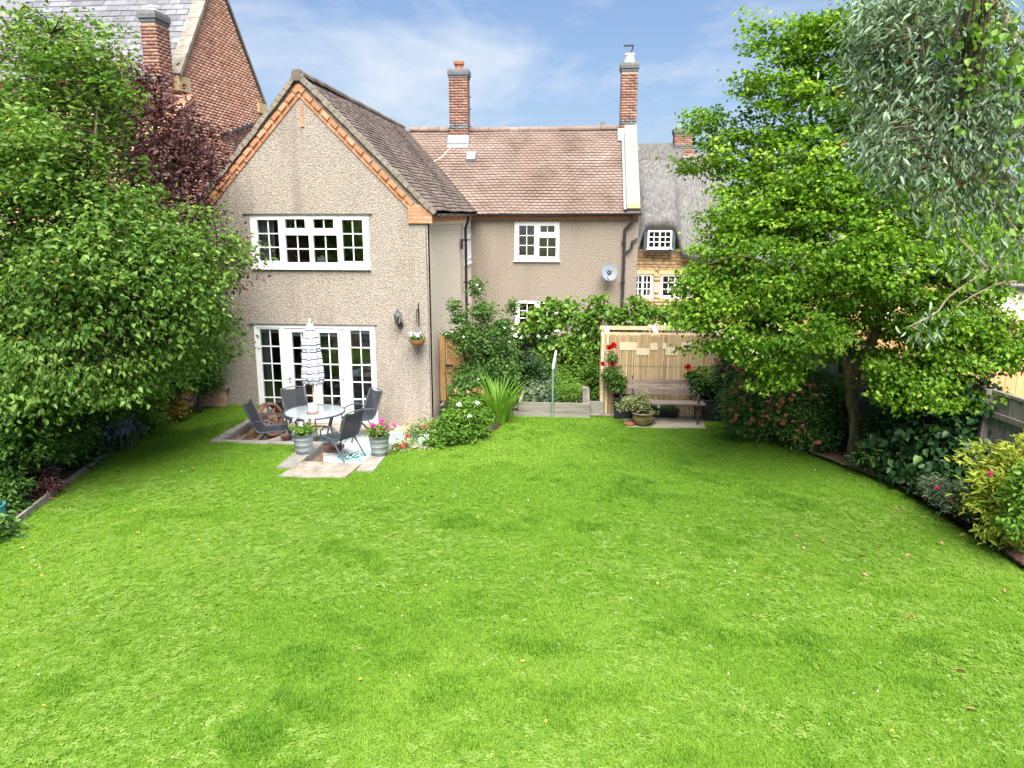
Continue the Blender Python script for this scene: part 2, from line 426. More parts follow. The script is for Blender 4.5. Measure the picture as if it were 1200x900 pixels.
class MB:
    """Collects shapes and links them as ONE mesh object."""
    def __init__(s):
        s.v, s.f, s.m = [], [], []
        s.mi = 0

    def add(s, vs, fs):
        k = len(s.v)
        s.v += [tuple(map(float, p)) for p in vs]
        for f in fs:
            s.f.append([k + i for i in f]); s.m.append(s.mi)
        return s

    def poly(s, pts):
        return s.add(pts, [list(range(len(pts)))])

    def box(s, x0, x1, y0, y1, z0, z1):
        return s.add([(x0, y0, z0), (x1, y0, z0), (x1, y1, z0), (x0, y1, z0), (x0, y0, z1), (x1, y0, z1), (x1, y1, z1), (x0, y1, z1)],
                     [(3, 2, 1, 0), (4, 5, 6, 7), (0, 1, 5, 4), (1, 2, 6, 5), (2, 3, 7, 6), (3, 0, 4, 7)])

    def obox(s, c, U, V, W):
        """Box from its centre and three half-axis vectors."""
        c, U, V, W = map(np.array, (c, U, V, W))
        P = [c - U - V - W, c + U - V - W, c + U + V - W, c - U + V - W, c - U - V + W, c + U - V + W, c + U + V + W, c - U + V + W]
        return s.add(P, [(3, 2, 1, 0), (4, 5, 6, 7), (0, 1, 5, 4), (1, 2, 6, 5), (2, 3, 7, 6), (3, 0, 4, 7)])

    def bar(s, a, b, w, h, up=(0, 0, 1)):
        """Rectangular bar from a to b, w wide and h high."""
        a, b = np.array(a, float), np.array(b, float)
        d = b - a; L = np.linalg.norm(d); d /= L
        side = np.cross(d, up); side /= np.linalg.norm(side)
        u2 = np.cross(side, d)
        return s.obox((a + b) / 2, d * L / 2, side * w / 2, u2 * h / 2)

    def prism(s, pts, ext):
        n = len(pts); e = np.array(ext)
        P = [np.array(p, float) for p in pts]
        return s.add(P + [p + e for p in P], [list(range(n))[::-1], list(range(n, 2 * n))] + [(i, (i + 1) % n, n + (i + 1) % n, n + i) for i in range(n)])

    def tube(s, pts, r, n=6, caps=True):
        pts = [np.array(p, float) for p in pts]
        if not hasattr(r, '__len__'):
            r = [r] * len(pts)
        V, F = [], []
        ref = None
        for i, p in enumerate(pts):
            t = pts[min(i + 1, len(pts) - 1)] - pts[max(i - 1, 0)]
            t /= (np.linalg.norm(t) + 1e-9)
            if ref is None:
                ref = np.array([0, 0, 1.0]) if abs(t[2]) < 0.9 else np.array([1.0, 0, 0])
            a = np.cross(t, ref); a /= (np.linalg.norm(a) + 1e-9)
            b = np.cross(t, a); ref = -b if np.dot(-b, ref) > 0 else b
            for k in range(n):
                an = 2 * math.pi * k / n
                V.append(p + r[i] * (math.cos(an) * a + math.sin(an) * b))
        for i in range(len(pts) - 1):
            for k in range(n):
                F.append((i * n + k, i * n + (k + 1) % n, (i + 1) * n + (k + 1) % n, (i + 1) * n + k))
        if caps:
            F.append(list(range(n))[::-1]); F.append([(len(pts) - 1) * n + k for k in range(n)])
        return s.add(V, F)

    def lathe(s, prof, c=(0, 0, 0), n=20, close=False):
        V, F = [], []
        for (r, z) in prof:
            for k in range(n):
                a = 2 * math.pi * k / n
                V.append((c[0] + r * math.cos(a), c[1] + r * math.sin(a), c[2] + z))
        for i in range(len(prof) - 1):
            for k in range(n):
                F.append((i * n + k, i * n + (k + 1) % n, (i + 1) * n + (k + 1) % n, (i + 1) * n + k))
        if close:
            F.append(list(range(n))[::-1]); F.append([(len(prof) - 1) * n + k for k in range(n)])
        return s.add(V, F)

    def ball(s, c, r, nu=10, nv=6):
        rr = r if hasattr(r, '__len__') else (r, r, r)
        V = [(c[0], c[1], c[2] + rr[2])]
        F = []
        for j in range(1, nv):
            t = math.pi * j / nv
            for k in range(nu):
                a = 2 * math.pi * k / nu
                V.append((c[0] + rr[0] * math.sin(t) * math.cos(a), c[1] + rr[1] * math.sin(t) * math.sin(a), c[2] + rr[2] * math.cos(t)))
        V.append((c[0], c[1], c[2] - rr[2]))
        for k in range(nu):
            F.append((0, 1 + k, 1 + (k + 1) % nu))
            F.append((len(V) - 1, 1 + (nv - 2) * nu + (k + 1) % nu, 1 + (nv - 2) * nu + k))
        for j in range(nv - 2):
            for k in range(nu):
                F.append((1 + j * nu + k, 1 + (j + 1) * nu + k, 1 + (j + 1) * nu + (k + 1) % nu, 1 + j * nu + (k + 1) % nu))
        return s.add(V, F)

    def holes(s, fn, x0, x1, z0, z1, hs, depth, outer=True):
        """A sheet with rectangular openings and their reveals; fn(x, z, d) maps to 3-D, d = depth behind the face."""
        xs = sorted({x0, x1, *[h[0] for h in hs], *[h[1] for h in hs]})
        zs = sorted({z0, z1, *[h[2] for h in hs], *[h[3] for h in hs]})
        for i in range(len(xs) - 1):
            for j in range(len(zs) - 1):
                cx, cz = (xs[i] + xs[i + 1]) / 2, (zs[j] + zs[j + 1]) / 2
                if any(h[0] < cx < h[1] and h[2] < cz < h[3] for h in hs):
                    continue
                s.poly([fn(xs[i], zs[j], 0), fn(xs[i + 1], zs[j], 0), fn(xs[i + 1], zs[j + 1], 0), fn(xs[i], zs[j + 1], 0)])
        for h in list(hs) + ([(x0, x1, z0, z1)] if outer else []):
            c = [(h[0], h[2]), (h[1], h[2]), (h[1], h[3]), (h[0], h[3])]
            for k in range(4):
                a, b = c[k], c[(k + 1) % 4]
                s.poly([fn(*a, 0), fn(*b, 0), fn(*b, depth), fn(*a, depth)])
        return s

    def build(s, name, mats, parent=None, smooth=False, origin=None):
        me = bpy.data.meshes.new(name)
        me.from_pydata(s.v, [], s.f)
        if any(s.m):
            me.polygons.foreach_set('material_index', s.m)
        me.update()
        return finish(name, me, parent, mats, smooth, origin)


def quadmesh(name, V, F, parent, mats, mi=None, tint=None, origin=None):
    """Fast mesh from numpy arrays: V (n,3), F (m,k)."""
    me = bpy.data.meshes.new(name)
    k = F.shape[1]
    me.vertices.add(len(V)); me.vertices.foreach_set('co', np.ascontiguousarray(V, np.float32).ravel())
    me.loops.add(F.size); me.loops.foreach_set('vertex_index', np.ascontiguousarray(F, np.int32).ravel())
    me.polygons.add(len(F)); me.polygons.foreach_set('loop_start', np.arange(0, F.size, k, dtype=np.int32))
    if mi is not None:
        me.polygons.foreach_set('material_index', np.ascontiguousarray(mi, np.int32))
    if tint is not None:
        a = me.attributes.new('tint', 'FLOAT', 'FACE')
        a.data.foreach_set('value', np.ascontiguousarray(tint, np.float32))
    me.update(calc_edges=True)
    return finish(name, me, parent, mats, False, origin)


BOXF = np.array([(3, 2, 1, 0), (4, 5, 6, 7), (0, 1, 5, 4), (1, 2, 6, 5), (2, 3, 7, 6), (3, 0, 4, 7)])


def boxes(name, C, U, V, W, parent, mats, mi=None):
    """Many boxes at once: centres C (n,3) and half axes U, V, W (n,3)."""
    n = len(C)
    P = np.stack([C - U - V - W, C + U - V - W, C + U + V - W, C - U + V - W, C - U - V + W, C + U - V + W, C + U + V + W, C - U + V + W], 1)
    F = (BOXF[None] + (np.arange(n) * 8)[:, None, None]).reshape(-1, 4)
    o = quadmesh(name, P.reshape(-1, 3), F, parent, mats, None if mi is None else np.repeat(mi, 6))
    return o


def thing(name, label, cat, loc=(0, 0, 0), rz=0.0, group=None):
    o = bpy.data.objects.new(name, None)
    COL.objects.link(o)
    o.empty_display_size = 0.2
    o.location = loc; o.rotation_euler = (0, 0, rz)
    return tag(o, label, cat, group)


def tag(o, label=None, cat=None, group=None, kind=None):
    if label: o['label'] = label
    if cat: o['category'] = cat
    if group: o['group'] = group
    if kind: o['kind'] = kind
    return o


def kids(o):
    return [c for c in CHILD.get(o.name, [])]


def copy_tree(o, parent=None):
    c = o.copy(); COL.objects.link(c)
    if parent is not None:
        c.parent = parent
    for ch in list(o.children):
        copy_tree(ch, c)
    return c


def nrm(a):
    return a / (np.linalg.norm(a, axis=-1, keepdims=True) + 1e-9)


def brickwork(name, fn, w, h, parent, mats='red_brick', mask=None, L=0.215, H=0.065, J=0.012, proud=0.005, jit=0.002, header=False, mi_fn=None):
    """Stretcher-bond bricks as real boxes on a face; fn(u, v) gives (point, u_dir, v_dir, out)."""
    C, U, V, W, MI = [], [], [], [], []
    rows = int(h / (H + J))
    for r in range(rows):
        v = (r + 0.5) * (H + J)
        off = (r % 2) * (L + J) / 2
        x = -off
        while x < w:
            a, b = max(x, 0.0), min(x + L, w)
            x += L + J
            if b - a < 0.03:
                continue
            uc = (a + b) / 2
            if mask and not mask(uc, v, a, b):
                continue
            p, du, dv, out = fn(uc, v)
            k = proud + random.uniform(-jit, jit)
            C.append(np.array(p) + np.array(out) * (k / 2 - 0.01)); U.append(np.array(du) * (b - a) / 2)
            V.append(np.array(dv) * H / 2); W.append(np.array(out) * (k / 2 + 0.01))
            MI.append(mi_fn(uc, v) if mi_fn else 0)
    o = boxes(name, np.array(C), np.array(U), np.array(V), np.array(W), parent, mats, np.array(MI))
    o['kind'] = 'stuff'
    return o


def tiles(name, origin, du, dv, w, L, gauge, tw, parent, mat, clip=None, lift=0.02, tail=0.022):
    """Courses of plain tiles, each a tilted slab: origin at the left end of the eave, du along it, dv up the slope."""
    o, du, dv = map(lambda a: np.array(a, float), (origin, du, dv))
    du /= np.linalg.norm(du); dv /= np.linalg.norm(dv)
    nn = np.cross(du, dv)
    C, U, V, W = [], [], [], []
    rows = int(L / gauge) + 1
    for r in range(rows):
        v0 = r * gauge
        off = (r % 2) * tw / 2
        for k in range(-1, int(w / tw) + 2):
            a, b = k * tw + off, (k + 1) * tw + off - 0.003
            a, b = max(a, 0), min(b, w)
            if b - a < 0.02:
                continue
            j = random.uniform(-0.004, 0.004)
            ln = min(gauge * 1.35, L - v0 + 0.03)
            vc = v0 + ln / 2 + j
            p = o + du * (a + b) / 2 + dv * vc + nn * (lift + random.uniform(-0.003, 0.003))
            p = p + nn * .045 * (vnoise(np.array((a + b) / 2), np.array(vc), .8, 5) - .5)
            if clip and not clip(p):
                continue
            if random.random() < .012: j += .03
            td = dv - nn * (tail / (gauge * 1.35)) + du * random.uniform(-.01, .01); td /= np.linalg.norm(td)
            tn = np.cross(du, td)
            C.append(p); U.append(du * (b - a) / 2); V.append(td * ln / 2); W.append(tn * 0.008)
    ob = boxes(name, np.array(C), np.array(U), np.array(V), np.array(W), parent, mat)
    ob['kind'] = 'stuff'
    return ob


# ---------------------------------------------------------------- foliage
class Leaves:
    """Gathers leaves (base, direction, normal, length, width, tint, material) into one crown mesh."""
    def __init__(s):
        s.a = []

    def add(s, P, D, N, L, W, T, mi=0):
        n = len(P)
        full = lambda x: np.broadcast_to(np.asarray(x, float), (n,)).copy()
        s.a.append((np.array(P), nrm(np.array(D)), nrm(np.array(N)), full(L), full(W), full(T), np.full(n, mi)))
        return s

    def build(s, name, mats, parent, fold=0.25, kind='stuff', origin=None):
        P, D, N, L, W, T, M = [np.concatenate(c) for c in zip(*s.a)]
        S = nrm(np.cross(D, N)); N = np.cross(S, D)
        L1, W1 = L[:, None], W[:, None]
        up = N * W1 * fold
        b = P
        l1 = P + D * L1 * .30 + S * W1 * .46 + up
        l2 = P + D * L1 * .66 + S * W1 * .38 + up - N * L1 * .05
        t = P + D * L1 - N * L1 * .16
        r1 = P + D * L1 * .30 - S * W1 * .46 + up
        r2 = P + D * L1 * .66 - S * W1 * .38 + up - N * L1 * .05
        V = np.stack([b, l1, l2, t, r2, r1], 1).reshape(-1, 3)
        k = (np.arange(len(P)) * 6)[:, None]
        F = np.concatenate([k + np.array([[0, 1, 2, 3]]), k + np.array([[0, 3, 4, 5]])])
        o = quadmesh(name, V, F, parent, mats, np.concatenate([M, M]), np.concatenate([T, T]), origin)
        if kind:
            o['kind'] = kind
        return o


def rdir(n):
    return nrm(RNG.normal(size=(n, 3)))


def pads_in(blobs, cov, shell=0.45, k=12, leaf=.004):
    """Points spread through ellipsoids (x, y, z, rx, ry, rz, weight); shell pushes them outward. cov = leaf area over ellipsoid area."""
    out, own = [], []
    for i, b in enumerate(blobs):
        c, r, w = np.array(b[:3]), np.array(b[3:6]), (b[6] if len(b) > 6 else 1.0)
        n = max(3, int(cov * w * 12.57 * (r[0] * r[1] * r[2]) ** (2 / 3) / (leaf * k)))
        d = rdir(n)
        rad = (shell + (1 - shell) * RNG.random(n)) ** 0.8 * np.where(RNG.random(n) < .18, RNG.uniform(1.05, 1.5, n), 1)
        out.append(c + d * r * rad[:, None]); own.append(np.full(n, i))
    return np.concatenate(out), np.concatenate(own)


def spray(lv, pads, k, spread, L, W, up=1.0, rnd=0.8, droop=0.3, flat=0.5, tint=None, centre=None, out=0.5, mi=0, tv=0.22, tb=0.0):
    """k leaves round each pad; leaf normals mostly upward, leaf tips outward and down."""
    n = len(pads)
    P = np.repeat(pads, k, 0) + RNG.normal(size=(n * k, 3)) * np.array([spread, spread, spread * flat])
    pt = np.repeat(RNG.normal(0.45 + tb, 0.16, n) if tint is None else tint, k)
    d0 = rdir(n * k); d0[:, 2] *= 0.4
    if centre is not None:
        o = nrm(P - np.array(centre)); d0 = d0 + o * out
    d0[:, 2] -= droop
    N = RNG.normal(size=(n * k, 3)) * rnd
    N[:, 2] += up
    sz = RNG.uniform(0.5, 1.35, n * k)
    lv.add(P, d0, N, L * sz, W * sz, np.clip(pt + RNG.normal(0, tv, n * k), 0, 1), mi)


def twigs(mb, skel, targets, r0=0.012, every=1, sag=0.1, n=4):
    """Thin curved branches from the nearest skeleton point to each target."""
    S = np.array(skel)
    for t in targets[::every]:
        d = S - t
        d2 = (d ** 2).sum(1) + np.where(d[:, 2] > 0.1, 0.6 * d[:, 2] ** 2 + .1, 0)
        a = S[int(np.argmin(d2))]
        L = np.linalg.norm(t - a)
        if L < 0.05 or L > 0.75:
            continue
        mid = (a + t) / 2 + RNG.normal(size=3) * 0.08 * L + np.array([0, 0, sag * L])
        r = r0 * min(2.0, 0.4 + L)
        mb.tube([a, mid, t], [r, r * .7, r * .3], n, caps=False)


def along(pts, step=0.12):
    out = []
    for a, b in zip(pts[:-1], pts[1:]):
        a, b = np.array(a, float), np.array(b, float)
        k = max(1, int(np.linalg.norm(b - a) / step))
        out += [a + (b - a) * i / k for i in range(k)]
    out.append(np.array(pts[-1], float))
    return out


def blossom(lv, c, r, n=9, up=(0, -0.5, 0.8), mi=0, wide=0.9, cup=0.5):
    """A flower head: petals round a centre."""
    up = nrm(np.array(up, float))
    d = rdir(n); d -= up * (d @ up)[:, None]; d = nrm(d) + up * RNG.uniform(cup * .3, cup * 1.6, (n, 1))
    N = np.tile(up, (n, 1)) + RNG.normal(size=(n, 3)) * 0.3
    lv.add(np.tile(np.array(c, float), (n, 1)) + d * r * 0.05, d, N, r * RNG.uniform(.8, 1.15, n), r * wide, RNG.random(n), mi)


def bl(px, py, Y, rx, rz=None, ry=None, w=1.0):
    """An ellipsoid of crown whose middle is seen at a photograph pixel."""
    x, y, z = at(px, py, Y)
    rz = rx if rz is None else rz
    return (x, y, z, rx, rx if ry is None else ry, rz, w)

# ================================================================ SETTING: ground, lawn, patio
def vnoise(x, y, s, seed=0):
    g = np.random.default_rng(seed).random((256, 256))
    u, v = np.asarray(x) * s + 64.3, np.asarray(y) * s + 64.7
    i, j = np.floor(u).astype(int), np.floor(v).astype(int)
    fu, fv = u - i, v - j
    fu, fv = fu * fu * (3 - 2 * fu), fv * fv * (3 - 2 * fv)
    q = lambda a, b: g[a % 256, b % 256]
    return (q(i, j) * (1 - fu) + q(i + 1, j) * fu) * (1 - fv) + (q(i, j + 1) * (1 - fu) + q(i + 1, j + 1) * fu) * fv


PATZ = -0.36
b = MB(); b.poly([(-1500, -1500, -0.5), (1500, -1500, -0.5), (1500, 1500, -0.5), (-1500, 1500, -0.5)])
tag(b.build('ground', 'asphalt_ground'), kind='structure')

PITS = [(-6.50, -2.70, 13.06, 15.70), (-4.59, -3.53, 11.95, 13.06)]


def in_pit(x, y, g=0.0):
    return any(a - g < x < b_ + g and c - g < y < d + g for a, b_, c, d in PITS)


def lawn_z(x, y):
    z = 0.035 * (vnoise(x, y, 0.45, 3) - 0.5) + 0.02 * (vnoise(x, y, 1.3, 4) - 0.5)
    d = 1.0
    for (a, b_, c, e) in [(-6.9, -2.5, 11.1, 15.9), (-1.4, 3.2, 14.6, 16)]:
        dx_ = max(a - x, 0, x - b_); dy_ = max(c - y, 0, y - e)
        d = min(d, math.hypot(dx_, dy_))
    return z * min(1, d) - 0.004


xs = sorted(set(np.round(np.arange(-10, 7.6, 0.25), 3)) | {-6.50, -2.70, -4.59, -3.53})
ys = sorted(set(np.round(np.arange(1.0, 15.8, 0.25), 3)) | {13.06, 15.70, 11.95})
xs = [x for x in xs if -10 <= x <= 7.5]; ys = [y for y in ys if y <= 15.70]
V, F, ix = [], [], {}
for i, x in enumerate(xs):
    for j, y in enumerate(ys):
        ix[i, j] = len(V); V.append((x, y, float(lawn_z(x, y))))
for i in range(len(xs) - 1):
    for j in range(len(ys) - 1):
        if not in_pit((xs[i] + xs[i + 1]) / 2, (ys[j] + ys[j + 1]) / 2):
            F.append((ix[i, j], ix[i + 1, j], ix[i + 1, j + 1], ix[i, j + 1]))
lawn = quadmesh('lawn', np.array(V), np.array(F), None, 'lawn_base')
tag(lawn, kind='structure')
for p in lawn.data.polygons: p.use_smooth = True

b = MB(); b.box(-6.7, -2.5, 11.9, 15.7, -0.48, PATZ - 0.006)
tag(b.build('patio', 'paving'), kind='structure')
patio = bpy.data.objects['patio']
for i in range(9):                                # paving slabs of the sunken patio
    for j in range(6):
        x0, y0 = -6.49 + i * 0.43, 13.07 + j * 0.44
        if x0 + 0.42 > -2.7: continue
        b = MB(); b.box(x0, x0 + 0.415, y0, min(y0 + 0.425, 15.69), PATZ - 0.03, PATZ - 0.001 + random.uniform(0, .002))
        b.build('paving_slab', 'paving', patio)

# planting beds: heaped soil along the borders
def bed(name, outline, h, mat='soil', z0=-0.02):
    cx = np.mean([p[0] for p in outline]); cy = np.mean([p[1] for p in outline])
    b = MB(); n = len(outline)
    rings = []
    for s, z in ((1.0, z0), (0.985, 0.05), (0.8, h * .8), (0.45, h)):
        rings.append([(cx + (x - cx) * s, cy + (y - cy) * s, z + (random.uniform(-.012, .012) if s < .98 else 0)) for x, y in outline])
    V = [p for r in rings for p in r] + [(cx, cy, h)]
    F = []
    for k in range(3):
        for i in range(n):
            F.append((k * n + i, k * n + (i + 1) % n, (k + 1) * n + (i + 1) % n, (k + 1) * n + i))
    F += [(3 * n + i, 3 * n + (i + 1) % n, 4 * n) for i in range(n)]
    b.add(V, F)
    return tag(b.build(name, mat, smooth=True), kind='structure')


LEFT_EDGE = [(-6.0, 2.0), (-6.35, 4.5), (-6.9, 6.5), (-7.4, 8.7), (-7.72, 10.2), (-7.98, 11.6), (-8.15, 12.6), (-8.25, 13.6), (-8.3, 14.5)]
RIGHT_EDGE = [(6.2, 2.0), (6.0, 7.0), (5.45, 9.16), (5.28, 10.0), (5.12, 10.75), (4.95, 11.5), (4.78, 12.3), (4.4, 13.0), (3.9, 13.6), (3.45, 14.2), (3.2, 14.8), (3.1, 15.5)]


def subdiv(pts, k=3):
    out = []
    for a, c in zip(pts[:-1], pts[1:]):
        out += [(a[0] + (c[0] - a[0]) * i / k, a[1] + (c[1] - a[1]) * i / k) for i in range(k)]
    return out + [pts[-1]]


bed('flower_bed', subdiv(LEFT_EDGE) + [(-9.0, 15.6), (-13, 15.8), (-13, 4.5)], 0.10)
bed('flower_bed', subdiv(RIGHT_EDGE) + [(3.2, 17.2), (8.5, 17), (9, 7)], 0.09, 'bark_mulch')
bed('flower_bed', [(-2.62, 13.1), (-2.1, 13.2), (-1.75, 13.6), (-1.5, 14.3), (-1.4, 15.2), (-1.3, 17.6), (-2.9, 17.6), (-2.9, 15.75), (-2.66, 15.6)], 0.07)
bed('flower_bed', [(-1.3, 15.75), (3.2, 15.75), (3.3, 17.6), (-1.3, 17.6)], 0.03, z0=-.1)
b = MB(); b.poly([(7.0, 19.5, -0.06), (26, 19.5, -0.06), (26, 60, .5), (7.0, 60, .5)])
tag(b.build('gravel_drive', 'gravel'), kind='structure')
b = MB(); b.poly([(-3.0, 16.2, -0.03), (7, 15.7, -0.03), (14, 15.7, -0.03), (14, 31, -0.03), (-3.0, 31, -0.03)])
tag(b.build('back_yard', 'paving'), kind='structure')

# edging along the borders
edge = thing('timber_edging', 'weathered grey timber edging board along the shady planted border', 'edging', (-7.4, 8.7, 0))
for a, c in zip(LEFT_EDGE[:-1], LEFT_EDGE[1:]):
    b = MB(); b.bar((a[0] + .02, a[1] + .01, 0.045), (c[0] + .02, c[1] - .01, 0.045), 0.04, 0.15)
    b.build('plank', 'grey_board', edge)
b = MB()
for a, c in zip(subdiv(RIGHT_EDGE[:9])[:-1], subdiv(RIGHT_EDGE[:9])[1:]):
    b.bar((a[0], a[1], 0.035), (c[0], c[1], 0.035), 0.02, 0.11)
    b.tube([(a[0], a[1], 0.09), (c[0], c[1], 0.09)], 0.014, 5)
tag(b.build('lawn_edging', 'black_plastic'), 'black plastic lawn edging strip in front of the bark covered border', 'edging')

# retaining walls with bricks and copings
rw = thing('retaining_wall', 'low brick retaining wall with grey coping round the sunken patio', 'wall', (-6.58, 13.0, PATZ))
b = MB(); b.box(-6.66, -6.515, 12.92, 15.69, PATZ - .1, -0.005); b.box(-6.66, -4.62, 12.92, 13.045, PATZ - .1, -0.005)
b.box(-4.87, -4.605, 11.66, 12.92, PATZ - .1, -0.005); b.box(-3.515, -3.25, 11.6, 12.92, PATZ - .1, -0.005); b.box(-3.515, -2.55, 12.92, 13.045, PATZ - .1, -0.005)
b.build('wall_core', 'mortar', rw)
brick_me = None
for (x, y0, y1) in ((-6.515, 13.05, 15.68), (-4.605, 11.96, 13.05)):
    for r_ in range(5):
        y = y0 - (r_ % 2) * 0.11
        while y < y1:
            a, c = max(y, y0), min(y + 0.215, y1); y += 0.227
            if c - a < 0.04: continue
            b = MB(); k = random.uniform(.006, .014)
            z = PATZ + 0.005 + r_ * 0.0715
            b.box(x - 0.05, x + k, a, c, z, z + 0.062)
            b.build('brick', 'garden_brick', rw)
for k in range(9):                                 # grey coping stones along the sides
    y0 = 12.93 + k * 0.306
    b = MB(); b.box(-6.67, -6.49, y0, y0 + 0.30, 0.0, 0.036 + random.uniform(0, .004)); b.build('coping_stone', 'coping_grey', rw)
    b = MB(); b.box(-6.512, -6.486, y0, y0 + 0.30, -0.075, -0.002); b.build('coping_face', 'dark_coping', rw)
for k in range(6):
    x0 = -6.48 + k * 0.305
    b = MB(); b.box(x0, min(x0 + 0.30, -4.63), 12.90, 13.075, 0.0, 0.034 + random.uniform(0, .004)); b.build('coping_stone', 'coping_grey', rw)
for (x0, x1, y0, y1) in ((-4.88, -4.58, 11.62, 12.26), (-4.88, -4.58, 12.27, 13.07), (-3.535, -3.25, 11.58, 12.2), (-3.535, -3.25, 12.21, 13.07), (-3.24, -2.55, 12.90, 13.08)):
    b = MB(); b.box(x0, x1, y0, y1, 0.0, 0.04 + random.uniform(0, .004)); b.build('coping_stone', 'coping_grey', rw)
for (y0, y1) in ((11.96, 12.5), (12.51, 13.05)):
    b = MB(); b.box(-4.607, -4.575, y0, y1, -0.08, -0.003); b.build('coping_face', 'dark_coping', rw)
b = MB()
b.prism([(-4.70, 11.22, 0.0), (-4.2, 11.19, 0), (-3.62, 11.24, 0), (-3.55, 11.94, 0), (-4.56, 11.97, 0)], (0, 0, 0.034))
tag(b.build('step_slab', 'concrete'), 'pale worn concrete step slab between lawn and sunken patio', 'step')

# rug: white with teal palm fronds printed on it
rug = thing('rug', 'white outdoor rug printed with teal palm leaves on the patio', 'rug', (-4.5, 14.1, PATZ))
b = MB(); b.prism([(-5.72, 13.1, PATZ + .002), (-4.52, 13.1, PATZ + .002), (-4.52, 12.1, PATZ + .002), (-3.58, 12.1, PATZ + .002), (-3.58, 13.12, PATZ + .002),
                   (-2.78, 13.12, PATZ + .002), (-2.78, 15.1, PATZ + .002), (-5.72, 15.1, PATZ + .002)], (0, 0, 0.008))
b.build('cloth', 'rug_white', rug)
b = MB()
rs = random.Random(5)
for fx, fy, fa in [(-4.3, 12.2, 1.9), (-3.8, 12.5, 1.0), (-3.95, 13.1, 2.3), (-4.4, 13.3, .6), (-3.5, 13.6, 1.3), (-3.1, 13.4, 2.2), (-3.2, 14.3, .8), (-3.9, 14.2, 1.7), (-4.6, 14.3, 2.6), (-5.3, 13.6, 1.1), (-5.5, 14.5, .4), (-4.9, 13.5, 2.0), (-3.0, 14.9, 2.6), (-4.2, 14.8, .2)]:
    for k in range(7):
        t = k / 6
        sx, sy = fx + math.cos(fa) * .62 * t, fy + math.sin(fa) * .62 * t
        for sgn in (-1, 1):
            a = fa + sgn * (1.05 - .45 * t)
            L = .27 * (1 - .45 * abs(t - .35)) * rs.uniform(.85, 1.15); w = .034
            c, s_ = math.cos(a), math.sin(a)
            pts = [(sx, sy), (sx + c * L * .4 - s_ * w, sy + s_ * L * .4 + c * w), (sx + c * L, sy + s_ * L), (sx + c * L * .4 + s_ * w, sy + s_ * L * .4 - c * w)]
            ok = all((-5.7 < x < -2.8 and 13.12 < y < 15.08) or (-4.5 < x < -3.6 and 12.12 < y <= 13.2) for x, y in pts)
            if ok: b.poly([(x, y, PATZ + .0135) for x, y in pts])
o = b.build('leaf_print', 'rug_teal', rug); o['kind'] = 'stuff'

# ================================================================ HOUSE
Y0, YB, XL, XR = 15.70, 22.00, -8.00, -3.08
RX, RZ, EZ = -5.60, 6.75, 4.16
house = thing('house', 'beige roughcast house with gabled wing, clay tiled roofs and two chimneys', 'house', (-4.0, 19, PATZ))
UPW = (-6.81, -4.30, 2.98, 4.08)
DRW = (-6.89, -4.26, PATZ + 0.01, 1.80)
fr = lambda x, z, d: (x, Y0 + d, z)
b = MB()
b.holes(fr, XL, XR, -0.5, EZ, [UPW, DRW], 0.16)
b.prism([(XL, Y0, EZ), (XR, Y0, EZ), (XR, Y0, EZ + .03), (RX, Y0, RZ - .06), (XL, Y0, EZ + .03)], (0, .16, 0))
b.build('front_wall', 'roughcast', house)
SW = (20.60, 21.86, 2.74, 3.84)
sd_ = lambda y, z, d: (XR - d, y, z)
b = MB(); b.holes(sd_, Y0 + .0, YB, -0.5, 3.93, [SW], 0.14, outer=False); b.build('side_wall', 'side_roughcast', house)
FW = (-1.84, -0.57, 2.78, 3.87)
LW = (-1.82, -0.57, 0.80, 1.67)
fw_ = lambda x, z, d: (x, YB + d, z)
b = MB(); b.holes(fw_, XR, 1.62, -0.5, 3.93, [FW, LW], 0.14, outer=False); b.build('rear_wing_wall', 'far_roughcast', house)
# closed shell behind: rooms, floor, back and end walls
b = MB()
b.poly([(XL + .02, Y0 + .01, -.5), (XL + .02, 27.6, -.5), (XL + .02, 27.6, 4.1), (XL + .02, Y0 + .01, 4.1)])
b.poly([(XL, 27.6, -.5), (1.6, 27.6, -.5), (1.6, 27.6, 4.1), (XL, 27.6, 4.1)])
b.poly([(1.60, YB, -.5), (1.60, 27.6, -.5), (1.60, 27.6, 4.1), (1.60, 24.8, 6.6), (1.60, YB, 4.1)])
b.poly([(XL, Y0 + .02, 2.35), (XR - .02, Y0 + .02, 2.35), (XR - .02, 22.02, 2.35), (XL, 22.02, 2.35)]); b.poly([(XL, 22.02, 2.35), (1.6, 22.02, 2.35), (1.6, 27.6, 2.35), (XL, 27.6, 2.35)])
b.poly([(XL, 20.0, -.5), (XR, 20.0, -.5), (XR, 20.0, 4.0), (XL, 20.0, 4.0)])
b.poly([(XR, 25.0, -.5), (1.6, 25.0, -.5), (1.6, 25.0, 4.0), (XR, 25.0, 4.0)])
b.poly([(XL, Y0 + .02, -.37), (XR - .02, Y0 + .02, -.37), (XR - .02, 22.02, -.37), (XL, 22.02, -.37)]); b.poly([(XL, 22.02, -.37), (1.6, 22.02, -.37), (1.6, 27.6, -.37), (XL, 27.6, -.37)])
b.poly([(XL, Y0 + .02, 4.0), (XR - .02, Y0 + .02, 4.0), (XR - .02, 22.02, 4.0), (XL, 22.02, 4.0)]); b.poly([(XL, 22.02, 4.0), (1.58, 22.02, 4.0), (1.58, 27.6, 4.0), (XL, 27.6, 4.0)])
b.build('inner_shell', 'interior', house)
b = MB()
b.poly([(XL - .05, Y0 + .1, EZ), (RX, Y0 + .1, RZ), (RX, 24.9, RZ), (XL - .05, 24.9, EZ)])
